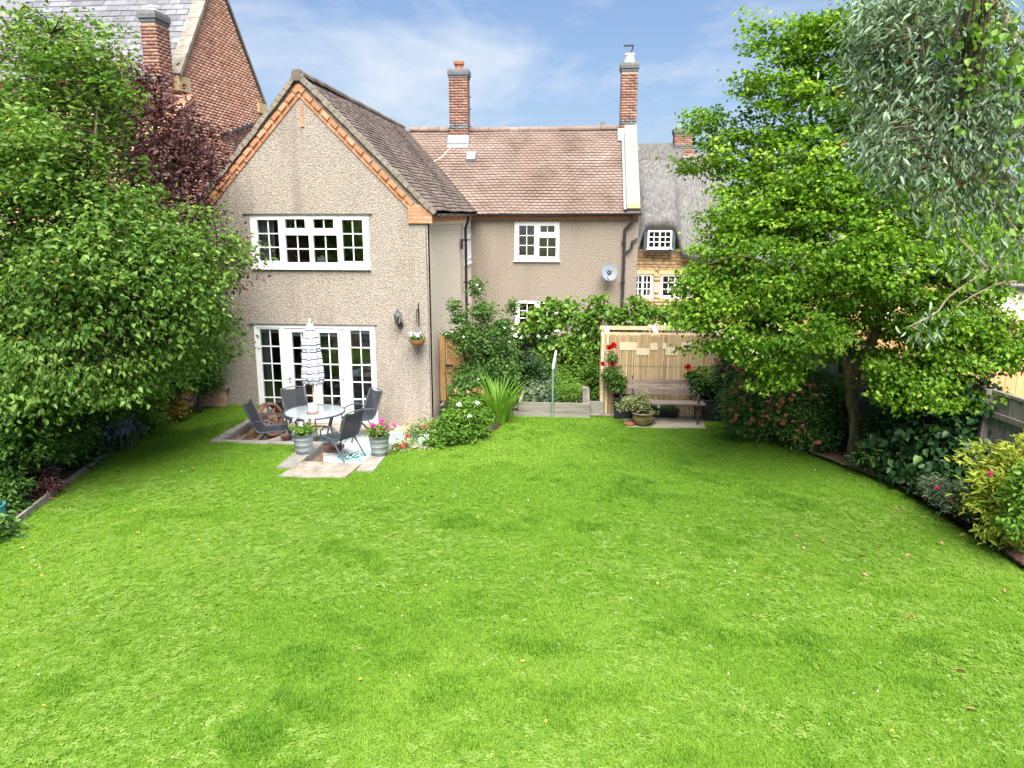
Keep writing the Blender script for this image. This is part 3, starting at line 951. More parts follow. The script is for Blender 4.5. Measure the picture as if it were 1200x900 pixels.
b.poly([(RX, Y0 + .1, RZ), (-2.95, Y0 + .1, EZ - .01), (-2.95, 24.9, EZ - .01), (RX, 24.9, RZ)])
b.poly([(XL, YB - .12, 4.02), (1.5, YB - .12, 4.02), (1.5, 24.8, 6.55), (XL, 24.8, 6.55)])
b.poly([(XL, 27.8, 4.02), (1.62, 27.8, 4.02), (1.62, 24.8, 6.55), (XL, 24.8, 6.55)])
roof = b.build('roof', 'old_tile', house)
sl = math.hypot(RX - -2.93, RZ - EZ)
tiles('roof_tiles', (-2.90, Y0 - .06, EZ - .03), (0, 1, 0), (RX + 2.90, 0, RZ - EZ + .03), 9.0, sl + .02, 0.112, 0.168, roof, 'old_tile',
      clip=lambda p: p[1] < YB + 2.95 and p[2] > 4.0 + (p[1] - YB) * .9 - .25)
sl2 = math.hypot(2.9, 2.6)
tiles('roof_tiles', (-5.55, YB - .16, 3.99), (1, 0, 0), (0, 2.92, 2.60), 6.83, sl2 + .05, 0.12, 0.16, roof, 'clay_tile', tail=.03,
      clip=lambda p: p[0] > -2.9 or p[2] > RZ - (p[0] - RX) * .98 - .3)
tiles('roof_tiles', (XL - .1, 24.8, 4.08), (0, -1, 0), (RX - XL + .1, 0, RZ - 4.08), 9.12, 3.6, 0.20, 0.34, roof, 'old_tile')
b = MB()                                           # ridge tiles, half round, in short lengths
y = Y0 - .05
while y < 24.62:
    pr = [(RX + .13 * math.cos(a), RZ + .015 + .105 * math.sin(a)) for a in np.linspace(-.25, math.pi + .25, 8)]
    L = .30
    k = random.uniform(-.006, .006)
    k -= .07 * (y - Y0) / 9
    b.add([(x, y + .0, z + k) for x, z in pr] + [(x, y + L, z + k - .004) for x, z in pr], [(i, i + 1, 8 + i + 1, 8 + i) for i in range(7)] + [list(range(8))])
    y += L + .012
b.obox((RX, Y0 - .02, RZ - .0), (.085, 0, .0), (0, .072, 0), (0, 0, .10))
ridge = b.build('ridge_tiles', 'old_tile', roof); ridge['kind'] = 'stuff'
b = MB()
x = -5.35
while x < 1.2:
    pr = [(24.8 + .13 * math.cos(a), 6.63 + .105 * math.sin(a)) for a in np.linspace(-.25, math.pi + .25, 8)]
    L = .30; k = random.uniform(-.008, .008) - .03 * math.sin((x + 5.4) / 6.6 * math.pi)
    b.add([(x, y_, z + k) for y_, z in pr] + [(x + L, y_, z + k) for y_, z in pr], [(i, i + 1, 8 + i + 1, 8 + i) for i in range(7)] + [list(range(8))])
    x += L + .012
o = b.build('ridge_tiles', 'clay_tile', roof); o['kind'] = 'stuff'
# mortar verge over the gable
b = MB()
for (x0, z0, x1, z1) in ((-2.90, EZ - .04, RX, RZ + .06), (XL - .02, 4.12, RX, RZ + .06)):
    d = np.array([x1 - x0, 0, z1 - z0]); L = np.linalg.norm(d); d /= L; n_ = np.array([-d[2], 0, d[0]]);  n_ = n_ if n_[2] > 0 else -n_
    K = 26
    for i in range(K):
        p = np.array([x0, Y0 - .035, z0]) + d * L * (i + .5) / K
        b.obox(p + n_ * random.uniform(-.03, -.015), d * (L / K / 2 + .004), (0, .055, 0), n_ * (.045 + random.uniform(-.004, .008)))
b.build('verge', 'verge_mortar', roof)
# brick verge courses: a plain course and a course of dentil bricks above it
for (x0, z0, x1, z1) in ((-3.30, 4.30, RX, RZ - .12), (XL + .18, 4.27, RX, RZ - .12)):
    d = np.array([x1 - x0, 0, z1 - z0]); L = np.linalg.norm(d); d /= L; n_ = np.array([-d[2], 0, d[0]]); n_ = n_ if n_[2] > 0 else -n_
    K = int(L / .226)
    for i in range(K):
        p = np.array([x0, Y0, z0]) + d * (i + .5) * L / K
        b = MB(); b.obox(p - n_ * .155 + np.array([0, .0, 0]), d * (L / K / 2 - .005), (0, .022 + random.uniform(0, .003), 0), n_ * .036); b.build('brick', 'orange_brick', house)
        b = MB(); b.obox(p - n_ * .07 + np.array([0, .0, 0]), d * (L / K / 2 * (.70)), (0, .058 + random.uniform(0, .004), 0), n_ * .042); b.build('brick', 'orange_brick', house)
    b = MB(); b.obox(np.array([(x0 + x1) / 2, Y0, (z0 + z1) / 2]) - n_ * .075, d * L / 2, (0, .034, 0), n_ * .04); b.build('verge_backing', 'orange_brick', house)
# kneeler of brick at the foot of the gable and the corbel course under the gutters
for r_ in range(5):
    z = 3.905 + r_ * .076
    x0 = -3.47 + r_ * .0; x1 = -2.98 - max(0, r_ - 2) * .09
    x = x0 - (r_ % 2) * .11
    while x < x1:
        a, c = max(x, x0), min(x + .215, x1); x += .227
        if c - a < .03: continue
        b = MB(); b.box(a, c, Y0 - .045 + random.uniform(0, .004), Y0 + .1, z, z + .066); b.build('brick', 'orange_brick', house)
b = MB(); b.box(-3.46, -2.99, Y0 - .038, Y0 + .1, 3.90, 4.27); b.build('kneeler', 'mortar', house)
b = MB()
for (a, c, fn) in ((Y0 + .11, YB, 's'), (XR, 1.62, 'f')):
    q = a
    while q < c - .05:
        e = min(q + .215, c)
        if fn == 's': b.box(XR - .01, XR + .05 + random.uniform(0, .004), q, e, 3.93, 4.0); b.box(XR - .01, XR + .075 + random.uniform(0, .004), q + .06, min(e + .06, c), 4.005, 4.07)
        else: b.box(q, e, YB - .05 - random.uniform(0, .004), YB + .01, 3.93, 4.0); b.box(q + .06, min(e + .06, c), YB - .075 - random.uniform(0, .004), YB + .01, 4.005, 4.07)
        q += .225
o = b.build('corbel_bricks', 'orange_brick', house); o['kind'] = 'stuff'
# a narrow brick slit high in the gable
b = MB(); b.box(-5.605, -5.535, Y0 - .02, Y0 + .05, 5.79, 6.0); b.build('brick', 'orange_brick', house)
b = MB(); b.box(-5.59, -5.54, Y0 - .015, Y0 + .05, 6.01, 6.22); b.build('brick', 'orange_brick', house)


# windows -----------------------------------------------------------------
def window(parent, name, fn, X0, X1, Z0, Z1, lights, depth=0.07, rec=0.03, bar=0.022, sill=None, frame='white_frame', glass='pane_glass', lab=None, bars=True):
    """Frame with openings, each light divided into panes by glazing bars; fn(x, z, d) puts it on its wall."""
    f = lambda x, z, d: fn(x, z, d + rec)
    b = MB(); b.holes(f, X0 + .002, X1 - .002, Z0 + .002, Z1 - .002, [l_[:4] for l_ in lights], depth)
    for (x0, x1, z0, z1, nc, nr) in lights:            # raised casement edge round each light
        e = .028
        for (a, c, g, h) in ((x0 - e, x1 + e, z1, z1 + e), (x0 - e, x1 + e, z0 - e, z0), (x0 - e, x0, z0, z1), (x1, x1 + e, z0, z1)):
            q = [fn(a, g, rec - .014), fn(c, g, rec - .014), fn(c, h, rec - .014), fn(a, h, rec - .014)]
            q2 = [fn(a, g, rec + .004), fn(c, g, rec + .004), fn(c, h, rec + .004), fn(a, h, rec + .004)]
            b.add(q + q2, [(0, 1, 2, 3), (0, 1, 5, 4), (1, 2, 6, 5), (2, 3, 7, 6), (3, 0, 4, 7)])
    w = b.build(name, frame, parent)
    if lab: w['label'] = lab
    bb = MB()
    for (x0, x1, z0, z1, nc, nr) in lights:
        for i in range(1, nc):
            x = x0 + (x1 - x0) * i / nc
            q = [fn(x + s * bar / 2, z, rec + d) for d in (.015, .05) for (s, z) in ((-1, z0), (1, z0), (1, z1), (-1, z1))]
            bb.add(q, [(0, 1, 2, 3), (4, 5, 6, 7), (0, 3, 7, 4), (1, 2, 6, 5)])
        for j in range(1, nr):
            z = z0 + (z1 - z0) * j / nr
            q = [fn(x, z + s * bar / 2, rec + d) for d in (.018, .048) for (s, x) in ((-1, x0), (-1, x1), (1, x1), (1, x0))]
            bb.add(q, [(0, 1, 2, 3), (4, 5, 6, 7), (0, 1, 5, 4), (2, 3, 7, 6)])
        for i in range(nc):
            for j in range(nr):
                xa, xb = x0 + (x1 - x0) * i / nc, x0 + (x1 - x0) * (i + 1) / nc
                za, zb = z0 + (z1 - z0) * j / nr, z0 + (z1 - z0) * (j + 1) / nr
                t = [random.uniform(-.003, .003) for _ in range(4)]
                p = MB(); p.poly([fn(xa, za, rec + .034 + t[0]), fn(xb, za, rec + .034 + t[1]), fn(xb, zb, rec + .034 + t[2] - t[1] + t[0]), fn(xa, zb, rec + .034 + t[2])])
                p.build('pane', glass, w)
    if bb.v and bars: bb.build('glazing_bars', frame, w)
    if sill:
        s = MB(); a, c, h, pr = sill
        q = [fn(x, z, d) for d in (-pr, .03) for (x, z) in ((a, Z0 - h), (c, Z0 - h), (c, Z0 + .012), (a, Z0 + .012))]
        s.add(q, [(0, 1, 2, 3), (4, 5, 6, 7), (0, 1, 5, 4), (1, 2, 6, 5), (2, 3, 7, 6), (3, 0, 4, 7)]); s.build('sill', frame, w)
    return w


u0 = UPW[0]
uw = window(house, 'window', fr, *UPW, [(u0 + .15, u0 + .60, 3.13, 3.97, 2, 3), (u0 + .745, u0 + 1.17, 3.80, 3.985, 2, 1), (u0 + .735, u0 + 1.235, 3.10, 3.66, 2, 2),
            (u0 + 1.345, u0 + 1.77, 3.80, 3.985, 2, 1), (u0 + 1.325, u0 + 1.83, 3.10, 3.66, 2, 2), (u0 + 1.945, u0 + 2.375, 3.13, 3.97, 2, 3)],
            rec=0.02, sill=(UPW[0] - .02, UPW[1] + .02, .02, .06))
b = MB(); b.box(UPW[0] - .14, UPW[1] + .09, Y0 - .03, Y0 + .05, 4.085, 4.105); b.build('drip_course', 'grey_board', house)
b = MB()
for i in range(9):
    x = u0 + .12 + i * .035
    b.box(x, x + .03, Y0 + .20 + .02 * (i % 2), Y0 + .23 + .02 * (i % 2), 3.06, 4.0)
b.build('curtain', 'curtain', uw)
b = MB()
for i in range(5): b.box(-6.80 + i * .03, -6.775 + i * .03, Y0 + .22 + .015 * (i % 2), Y0 + .24 + .015 * (i % 2), PATZ + .1, 1.7)
b.build('curtain', 'curtain', house)
b = MB()
for i in range(4): b.box(-1.83 + i * .03, -1.805 + i * .03, YB + .22, YB + .24, 2.8, 3.8)
b.build('curtain', 'curtain', house)
b = MB(); b.box(-5.48, -5.30, Y0 + .17, Y0 + .28, 3.05, 3.20); b.box(-5.40, -5.33, Y0 + .17, Y0 + .2, 3.2, 3.24); b.build('sill_ornament', 'white_ceramic', uw)
# French doors between two sidelights
df = MB()
for (a, c) in ((-6.888, -6.82), (-4.33, -4.262)): df.box(a, c, Y0 + .005, Y0 + .11, PATZ + .012, 1.798)
df.box(-6.82, -4.33, Y0 + .006, Y0 + .11, 1.725, 1.798)
df.box(-6.82, -4.33, Y0 - .01, Y0 + .11, PATZ + .012, PATZ + .07)
for x in (-6.27, -4.885): df.box(x - .035, x + .035, Y0 + .008, Y0 + .11, PATZ + .07, 1.725)
df.build('door_frame', 'white_frame', house)
b = MB(); b.box(DRW[0] - .12, DRW[1] + .05, Y0 - .028, Y0 + .05, 1.805, 1.825); b.build('drip_course', 'grey_board', house)
b = MB(); b.box(DRW[0] - .05, DRW[1] + 1.3, Y0 - .03, Y0 + .02, PATZ - .03, PATZ + .012); b.build('threshold', 'terracotta', house)
for (x0, x1, g0, g1) in ((-6.82, -6.306, -6.775, -6.35), (-4.849, -4.33, -4.80, -4.375)):
    w = window(house, 'window', fr, x0, x1, PATZ + .07, 1.725, [(g0, g1, -.19, 1.69, 2, 5)], rec=.035, lab='white sidelight of ten panes beside the French doors')
    b = MB(); b.box(g0 - .01, g1 + .01, Y0 + .10, Y0 + .12, 1.60, 1.69); b.build('blind', 'blind', w)
for (x0, x1, g0, g1, hx, lab) in ((-6.233, -5.58, -6.075, -5.67, -6.16, 'French door behind the parasol'), (-5.572, -4.922, -5.47, -5.07, -4.99, 'French door with its handle on a white stile')):
    w = window(house, 'door', fr, x0, x1, PATZ + .075, 1.72, [(g0, g1, -.10, 1.635, 2, 5)], rec=.028, lab=lab)
    b = MB(); b.box(g0 - .01, g1 + .01, Y0 + .10, Y0 + .12, 1.54, 1.635); b.build('blind', 'blind', w)
    b = MB(); b.box(hx - .018, hx + .018, Y0 - .0, Y0 + .028, .55, .77); b.box(hx - .05, hx + .06, Y0 - .04, Y0 - .022, .655, .68); b.box(hx - .01, hx + .01, Y0 - .03, Y0 + .01, .65, .685)
    b.build('handle', 'white_metal', w)
    for z in (0.0, .8, 1.45): b = MB(); b.box(hx + .045, hx + .075, Y0 + .0, Y0 + .03, z, z + .1); b.build('hinge', 'white_frame', w)
# furniture seen through the doors
b = MB(); b.box(-5.35, -4.4, 17.0, 17.8, PATZ, .1); b.box(-5.35, -4.4, 17.7, 18.0, PATZ, .55); b.box(-5.45, -5.25, 17.0, 18.0, PATZ, .32)
b.build('indoor_sofa', 'sofa', house)
b = MB(); b.box(-6.7, -6.2, 17.2, 17.7, PATZ, .35); b.build('indoor_stool', 'sofa', house)
# rear wing windows and the side window
f0 = FW[0]
window(house, 'window', fw_, *FW, [(f0 + .13, f0 + .56, 2.94, 3.76, 2, 3), (f0 + .73, f0 + 1.13, 3.585, 3.76, 2, 1), (f0 + .70, f0 + 1.17, 2.90, 3.43, 2, 2)], rec=.02,
       sill=(FW[0] - .03, FW[1] + .03, .02, .06))
window(house, 'window', fw_, *LW, [(LW[0] + .13, LW[0] + .56, .93, 1.57, 2, 3), (LW[0] + .70, LW[0] + 1.14, .93, 1.57, 2, 3)], rec=.02, sill=(LW[0] - .03, LW[1] + .03, .02, .05))
window(house, 'window', sd_, *SW, [(SW[0] + .10, SW[0] + .56, 2.90, 3.42, 1, 1), (SW[0] + .10, SW[0] + .56, 3.52, 3.74, 1, 1), (SW[0] + .70, SW[0] + 1.16, 2.90, 3.42, 1, 1), (SW[0] + .70, SW[0] + 1.16, 3.52, 3.74, 1, 1)],
       rec=-.02, sill=(SW[0] - .03, SW[1] + .03, .02, .05))
# gutters and pipes
def gutter(name, a, c, parent, r=.065):
    b = MB(); a, c = np.array(a, float), np.array(c, float)
    d = c - a; d /= np.linalg.norm(d); s = np.cross(d, (0, 0, 1)); A = np.linspace(math.pi, 2 * math.pi, 7)
    P = [[q + s * r * math.cos(t) + np.array([0, 0, r * math.sin(t)]) for t in A] for q in (a, c)]
    P2 = [[q + s * (r - .008) * math.cos(t) + np.array([0, 0, (r - .008) * math.sin(t)]) for t in A] for q in (a, c)]
    b.add(P[0] + P[1], [(i, i + 1, 8 + i, 7 + i) for i in range(6)]); b.add(P2[0] + P2[1], [(i, i + 1, 8 + i, 7 + i) for i in range(6)])
    b.add(P[0], [list(range(7))]); b.add(P[1], [list(range(7))])
    L = np.linalg.norm(c - a)
    for k in range(int(L / .9) + 1):
        q = a + d * min(L, .2 + k * .9); b.tube([q - s * (r + .01) + [0, 0, -.01], q + [0, 0, -r - .01], q + s * (r + .01) + [0, 0, -.01]], .012, 4)
    return b.build(name, 'black_plastic', parent)


gutter('gutter', (-2.90, Y0 + .02, 4.10), (-2.90, YB - .2, 4.09), house)
gutter('gutter', (-2.95, YB - .20, 4.09), (1.66, YB - .20, 4.11), house)
b = MB(); px = XR + .10
b.tube([(-2.90, 20.25, 4.03), (-2.90, 20.25, 3.93), (px, 20.3, 3.72), (px, 20.3, -.3)], .038, 8)
for z in (3.4, 2.3, 1.2): b.box(px - .06, px + .06, 20.24, 20.36, z, z + .04)
b.build('downpipe', 'black_plastic', house)
b = MB()
b.tube([(1.46, YB - .20, 4.05), (1.46, YB - .16, 3.92), (1.24, YB - .07, 3.66), (1.23, YB - .07, -.3)], .042, 8)
for z in (3.3, 2.2, 1.1): b.box(1.17, 1.29, YB - .12, YB, z, z + .04)
b.build('downpipe', 'black_plastic', house)
b = MB(); b.tube([(1.23, YB - .07, 3.02), (1.36, YB - .08, 3.08), (1.44, YB - .08, 3.15), (1.45, YB - .08, 3.34), (1.60, YB - .08, 3.42)], .034, 8); b.build('waste_pipe', 'black_plastic', house)
b = MB()                                            # thin cables on the walls
b.tube([(-3.12, Y0 - .012, 3.9), (-3.10, Y0 - .012, 2.0), (-3.10, Y0 - .012, -.3)], .008, 4)
b.tube([(-2.98, 15.9, 3.85), (-2.98, 19.6, 3.84), (-3.05, 19.9, 3.4), (-3.06, 20.0, 1.0)], .006, 4)
b.build('cable', 'grey_board', house)
b = MB(); b.box(-3.04, -3.0, 19.85, 20.0, 3.2, 3.45); b.tube([(-3.02, 19.9, 3.4), (-2.86, 19.9, 3.45)], .008, 4); b.tube([(-3.02, 19.9, 3.3), (-2.92, 19.9, 3.28)], .008, 4); b.build('alarm_bracket', 'black_plastic', house)
# parapet coping at the right end of the rear wing
b = MB(); d = np.array([0, 2.9, 2.62]); L = np.linalg.norm(d); d /= L; n_ = np.array([0, -d[2], d[1]])
b.obox(np.array([1.46, YB - .06, 4.14]) + d * L / 2 + n_ * .09, (.18, 0, 0), d * (L / 2 + .03), n_ * .07)
b.box(1.28, 1.64, YB - .12, YB + .12, 4.06, 4.24)
b.build('parapet', 'cream_paint', house)
b = MB(); b.box(1.285, 1.635, YB - .17, YB + .1, 4.24, 4.36); b.build('kneeler', 'yellow_stone', house)
b = MB(); b.obox(np.array([1.24, YB - .06, 4.14]) + d * L / 2 + n_ * .03, (.045, 0, 0), d * (L / 2 - .05), n_ * .02); b.build('flashing', 'lead', roof)
# roof vent and cable over the tiles
vx, vy, vz = -3.28, 23.72, 5.62
b = MB(); b.prism([(vx - .13, vy - .14, vz - .06), (vx + .13, vy - .14, vz - .06), (vx + .13, vy + .10, vz + .17), (vx - .13, vy + .10, vz + .17)], (0, -.06, .12)); b.build('roof_vent', 'galvanised', roof)
b = MB(); b.tube([(-3.78, 24.35, 6.28), (-4.2, 23.7, 5.72), (-4.62, 23.3, 5.45)], .012, 4); b.build('roof_cable', 'white_metal', roof)


def chimney(x0, x1, y0, y1, z0, ztop, zcap, zband, parent, pot, collar=True):
    b = MB(); b.box(x0 + .005, x1 - .005, y0 + .005, y1 - .005, z0, ztop); ch = b.build('chimney', 'mortar', parent)
    w, h = x1 - x0, zcap - z0
    mi = lambda u, v: 1 if zband[0] < z0 + v < zband[1] else 0
    brickwork('bricks', lambda u, v: ((x0 + u, y0, z0 + v), (1, 0, 0), (0, 0, 1), (0, -1, 0)), w, h, ch, ['chimney_brick', 'blue_brick'], mi_fn=mi)
    brickwork('bricks', lambda u, v: ((x1, y0 + u, z0 + v), (0, 1, 0), (0, 0, 1), (1, 0, 0)), y1 - y0, h, ch, ['chimney_brick', 'blue_brick'], mi_fn=mi)
    brickwork('bricks', lambda u, v: ((x0, y0 + u, z0 + v), (0, 1, 0), (0, 0, 1), (-1, 0, 0)), y1 - y0, h, ch, ['chimney_brick', 'blue_brick'], mi_fn=mi)
    b = MB()
    for k, e in enumerate((.02, .045, .045)):
        b.box(x0 - e, x1 + e, y0 - e, y1 + e, zcap + k * .078, zcap + k * .078 + .072)
    b.prism([(x0 - .03, y0 - .03, zcap + .225), (x1 + .03, y0 - .03, zcap + .225), (x1 + .03, y1 + .03, zcap + .225), (x0 - .03, y1 + .03, zcap + .225)], (0, 0, .02))
    b.build('chimney_cap', 'blue_brick', ch)
    return ch


ch = chimney(-4.02, -3.47, 24.33, 24.85, 6.15, 8.25, 8.09, (6.60, 6.78), house, 'terracotta')
b = MB(); b.lathe([(.15, 0), (.12, .06), (.12, .14), (.16, .18), (.165, .26), (.13, .27), (.11, .1)], (-3.745, 24.6, 8.32), 14); b.build('chimney_pot', 'pot_clay', ch)
b = MB(); b.box(-4.07, -3.45, 24.12, 24.30, 6.16, 6.19); b.prism([(-4.07, 24.10, 6.02), (-3.43, 24.10, 6.02), (-3.43, 24.33, 6.40), (-4.07, 24.33, 6.40)], (0, -.03, .03)); b.build('flashing', 'lead', ch)
b = MB()
for z in (7.55, 7.2, 6.7): b.tube([(-3.47, 24.6, z), (-3.40, 24.6, z), (-3.40, 24.6, z + .05)], .012, 4)
b.build('cable_clip', 'black_iron', ch)
ch = chimney(1.15, 1.63, 24.55, 25.05, 6.4, 8.42, 8.24, (6.68, 6.86), house, 'white')
b = MB(); b.lathe([(.19, 0), (.17, .05), (.135, .13), (.135, .25), (.16, .26), (.16, .30), (.12, .30)], (1.39, 24.8, 8.46), 14); b.build('chimney_pot', 'white_ceramic', ch)
b = MB(); b.tube([(1.39, 24.8, 8.74), (1.47, 24.8, 8.90), (1.47, 24.8, 8.98)], .018, 5); b.box(1.20, 1.50, 24.76, 24.84, 8.97, 9.01); b.build('cowl', 'black_iron', ch)
b = MB(); b.prism([(1.08, 24.28, 6.20), (1.30, 24.28, 6.20), (1.30, 24.5, 6.56), (1.08, 24.5, 6.56)], (0, -.035, .035)); b.build('flashing', 'lead', ch)
b = MB(); b.box(.56, .72, 24.78, 24.95, 6.62, 6.83); b.build('roof_vent', 'slate_joined', roof)

# satellite dish on the rear wing
dish = thing('satellite_dish', 'grey satellite dish on the roughcast wall beside the black downpipe', 'satellite dish', (.85, YB, 2.4))
b = MB(); c0 = np.array([.84, YB - .30, 2.50]); ax = nrm(np.array([.10, -.85, .42])); s_ = nrm(np.cross(ax, (0, 0, 1))); t_ = np.cross(s_, ax)
V, F = [c0 - ax * .06], []
for j in range(1, 5):
    for k in range(18):
        a = 2 * math.pi * k / 18; r_ = j / 4
        V.append(c0 + (s_ * math.cos(a) * .22 + t_ * math.sin(a) * .26) * r_ - ax * .06 * (1 - r_ * r_))
for k in range(18): F.append((0, 1 + k, 1 + (k + 1) % 18))
for j in range(3):
    for k in range(18): F.append((1 + j * 18 + k, 1 + j * 18 + (k + 1) % 18, 1 + (j + 1) * 18 + (k + 1) % 18, 1 + (j + 1) * 18 + k))
n0 = len(V); V += [p - ax * .012 for p in V]; F += [tuple(n0 + i for i in f[::-1]) for f in F]
b.add(V, F); b.build('reflector', 'grey_dish', dish, smooth=True)
b = MB(); b.tube([c0 - t_ * .26, c0 - t_ * .24 + ax * .18 + s_ * .1, c0 + ax * .32 - t_ * .1 + s_ * .02], .011, 5); b.box(*(v for i in range(3) for v in ((c0 + ax * .32 - t_ * .1)[i] - .03, (c0 + ax * .32 - t_ * .1)[i] + .03))); b.build('feed_arm', 'grey_board', dish)
b = MB(); b.tube([c0 - ax * .05, c0 - ax * .12, (c0[0] + .02, YB, c0[2] - .12)], .02, 6); b.box(c0[0] - .06, c0[0] + .1, YB - .015, YB + .01, c0[2] - .22, c0[2] - .02); b.build('bracket', 'black_iron', dish)


# wall lanterns and hanging baskets
def lantern(x, z, label):
    t = thing('wall_lantern', label, 'wall lamp', (x, Y0, z - .15), 0, 'black wall lanterns on the gable')
    y = Y0 - .16
    b = MB(); b.lathe([(.0, .155), (.03, .15), (.05, .10), (.10, .065), (.105, .05), (.0, .05)], (x, y, z), 8); b.ball((x, y, z + .17), .018, 6, 4); b.build('lantern_cap', 'dark_frame', t)
    b = MB(); b.lathe([(.075, .05), (.05, -.10), (.0, -.10)], (x, y, z), 6); b.build('lantern_glass', 'pale_glass', t)
    b = MB()
    for k in range(6):
        a = 2 * math.pi * k / 6; b.tube([(x + .078 * math.cos(a), y + .078 * math.sin(a), z + .05), (x + .052 * math.cos(a), y + .052 * math.sin(a), z - .10)], .006, 4)
    b.lathe([(.058, -.10), (.062, -.115), (.04, -.13), (.015, -.16), (0, -.17)], (x, y, z), 8)
    b.lathe([(.012, -.09), (.018, -.02), (.0, .0)], (x, y, z), 6); b.build('lantern_cage', 'black_iron', t)
    b = MB(); b.tube([(x, y, z - .14), (x + .02, y, z - .21), (x + .035, Y0 - .08, z - .22), (x + .03, Y0, z - .18)], .014, 6); b.prism([(x + .03 + .05 * math.cos(a), Y0, z - .17 + .075 * math.sin(a)) for a in np.linspace(0, 2 * math.pi, 9)[:-1]], (0, -.025, 0)); b.build('wall_bracket', 'black_iron', t)


lantern(-7.52, 1.95, 'black wall lantern half hidden beside the climbing shrub')
lantern(-3.72, 1.99, 'black wall lantern near the hanging basket of pansies')


def basket(x, y, z, label, mats, n=70, bracket=True):
    t = thing('hanging_basket', label, 'hanging basket', (x, y, z - .2), 0, 'hanging baskets on the gable')
    b = MB(); b.lathe([(.0, -.16), (.09, -.14), (.15, -.07), (.17, 0), (.15, .0), (.0, -.03)], (x, y, z), 12); b.build('liner', 'basket_coir', t)
    b = MB()
    for k in range(4):
        a = k * math.pi / 2 + .5; b.tube([(x + .165 * math.cos(a), y + .165 * math.sin(a), z), (x, y, z + .42)], .004, 3)
    b.build('chain', 'black_iron', t)
    if bracket:
        b = MB(); b.box(x - .012, x + .012, Y0 - .02, Y0 + .0, z + .25, z + .72); b.tube([(x, Y0, z + .62), (x, y - .02, z + .60)], .012, 5)
        b.tube([(x, Y0, z + .40), (x, (Y0 + y) / 2 + .02, z + .58)], .010, 5); b.tube([(x, y, z + .6), (x, y - .03, z + .52), (x, y, z + .42)], .008, 4); b.build('bracket', 'black_iron', t)
    lv = Leaves(); p = RNG.normal(size=(n, 3)) * [.09, .08, .035] + [x, y, z + .045]
    spray(lv, p, 3, .03, .055, .03, tint=RNG.random(n) * .6 + .3); lv.build('foliage', 'shrub_leaf', t)
    lv = Leaves()
    for q in RNG.normal(size=(26, 3)) * [.09, .06, .03] + [x, y - .03, z + .08]: blossom(lv, q, .034, 6, (q[0] - x, -.7, .8), mi=int(RNG.integers(len(mats))))
    lv.build('blossoms', mats, t)


basket(-3.31, Y0 - .22, 1.56, 'hanging basket of lilac and white pansies on its wall bracket', ['lilac_petal', 'lilac_petal', 'white_petal'])
basket(-7.88, Y0 - .40, 1.64, 'hanging basket of blue flowers among the climbing shrub', ['blue_petal', 'blue_petal', 'lilac_petal'])

# ================================================================ NEIGHBOURING BUILDINGS
bh = thing('brick_house', 'tall red brick house with slate roof and brick gable behind the purple tree', 'house', (-12, 22, -.4))
GX, GY0, GY1, GYP, GZE, GZP = -10.0, 19.5, 24.75, 21.95, 7.5, 10.45
b = MB()
b.poly([(GX - .006, GY0, -.5), (GX - .006, GY1, -.5), (GX - .006, GY1, GZE), (GX - .006, GYP, GZP), (GX - .006, GY0, GZE)])
b.poly([(-26, GY0, -.5), (GX, GY0, -.5), (GX, GY0, GZE), (-26, GY0, GZE)])
b.build('wall', 'mortar', bh)


def gmask(u, v, a, c):
    y, z = GY0 + u, 2.0 + v
    lim = GZE + (GZP - GZE) * ((y - GY0) / (GYP - GY0) if y < GYP else (GY1 - y) / (GY1 - GYP))
    return z < lim - .04
brickwork('bricks', lambda u, v: ((GX, GY0 + u, 2.0 + v), (0, 1, 0), (0, 0, 1), (1, 0, 0)), GY1 - GY0, 8.4, bh, 'red_brick', gmask)
brickwork('bricks', lambda u, v: ((-15 + u, GY0, 5.0 + v), (1, 0, 0), (0, 0, 1), (0, -1, 0)), 5.0, 2.4, bh, 'red_brick')
rs_ = MB(); rs_.poly([(-26, GY0 - .15, GZE - .18), (GX + .02, GY0 - .15, GZE - .18), (GX + .02, GYP, GZP + .02), (-26, GYP, GZP + .02)])
rs_.poly([(-26, GY1 + .1, GZE - .1), (GX + .02, GY1 + .1, GZE - .1), (GX + .02, GYP, GZP + .02), (-26, GYP, GZP + .02)])
brf = rs_.build('roof', 'slate_joined', bh)
dv = nrm(np.array([0, GYP - GY0 + .15, GZP - GZE + .2])); nn = np.cross((1, 0, 0), dv)
slate_mes = []
for q in range(6):
    m_b = MB(); m_b.obox((0, 0, 0), np.array([.145 + .004 * (q % 3), 0, 0]), dv * .17 - nn * .012, nn * .006); me = bpy.data.meshes.new('slate'); me.from_pydata(m_b.v, [], m_b.f); me.materials.append(MATS['slate']); me.update(); slate_mes.append(me)
for r_ in range(15):
    for k in range(16):
        x = -14.9 + k * .305 + (r_ % 2) * .15
        if x > GX - .12: continue
        p = np.array([x, GY0 - .15, GZE - .18]) + dv * (.17 + r_ * .215) + nn * (.022 + random.uniform(-.003, .003))
        o = bpy.data.objects.new('slate', random.choice(slate_mes)); COL.objects.link(o); o.parent = brf
        mw = Matrix.Translation(bh.location); o.matrix_parent_inverse = (mw @ brf.matrix_parent_inverse).inverted(); o.location = p; o.rotation_euler = (0, random.uniform(-.012, .012), random.uniform(-.008, .008))
b = MB()                                            # stone gable coping, front and back verge
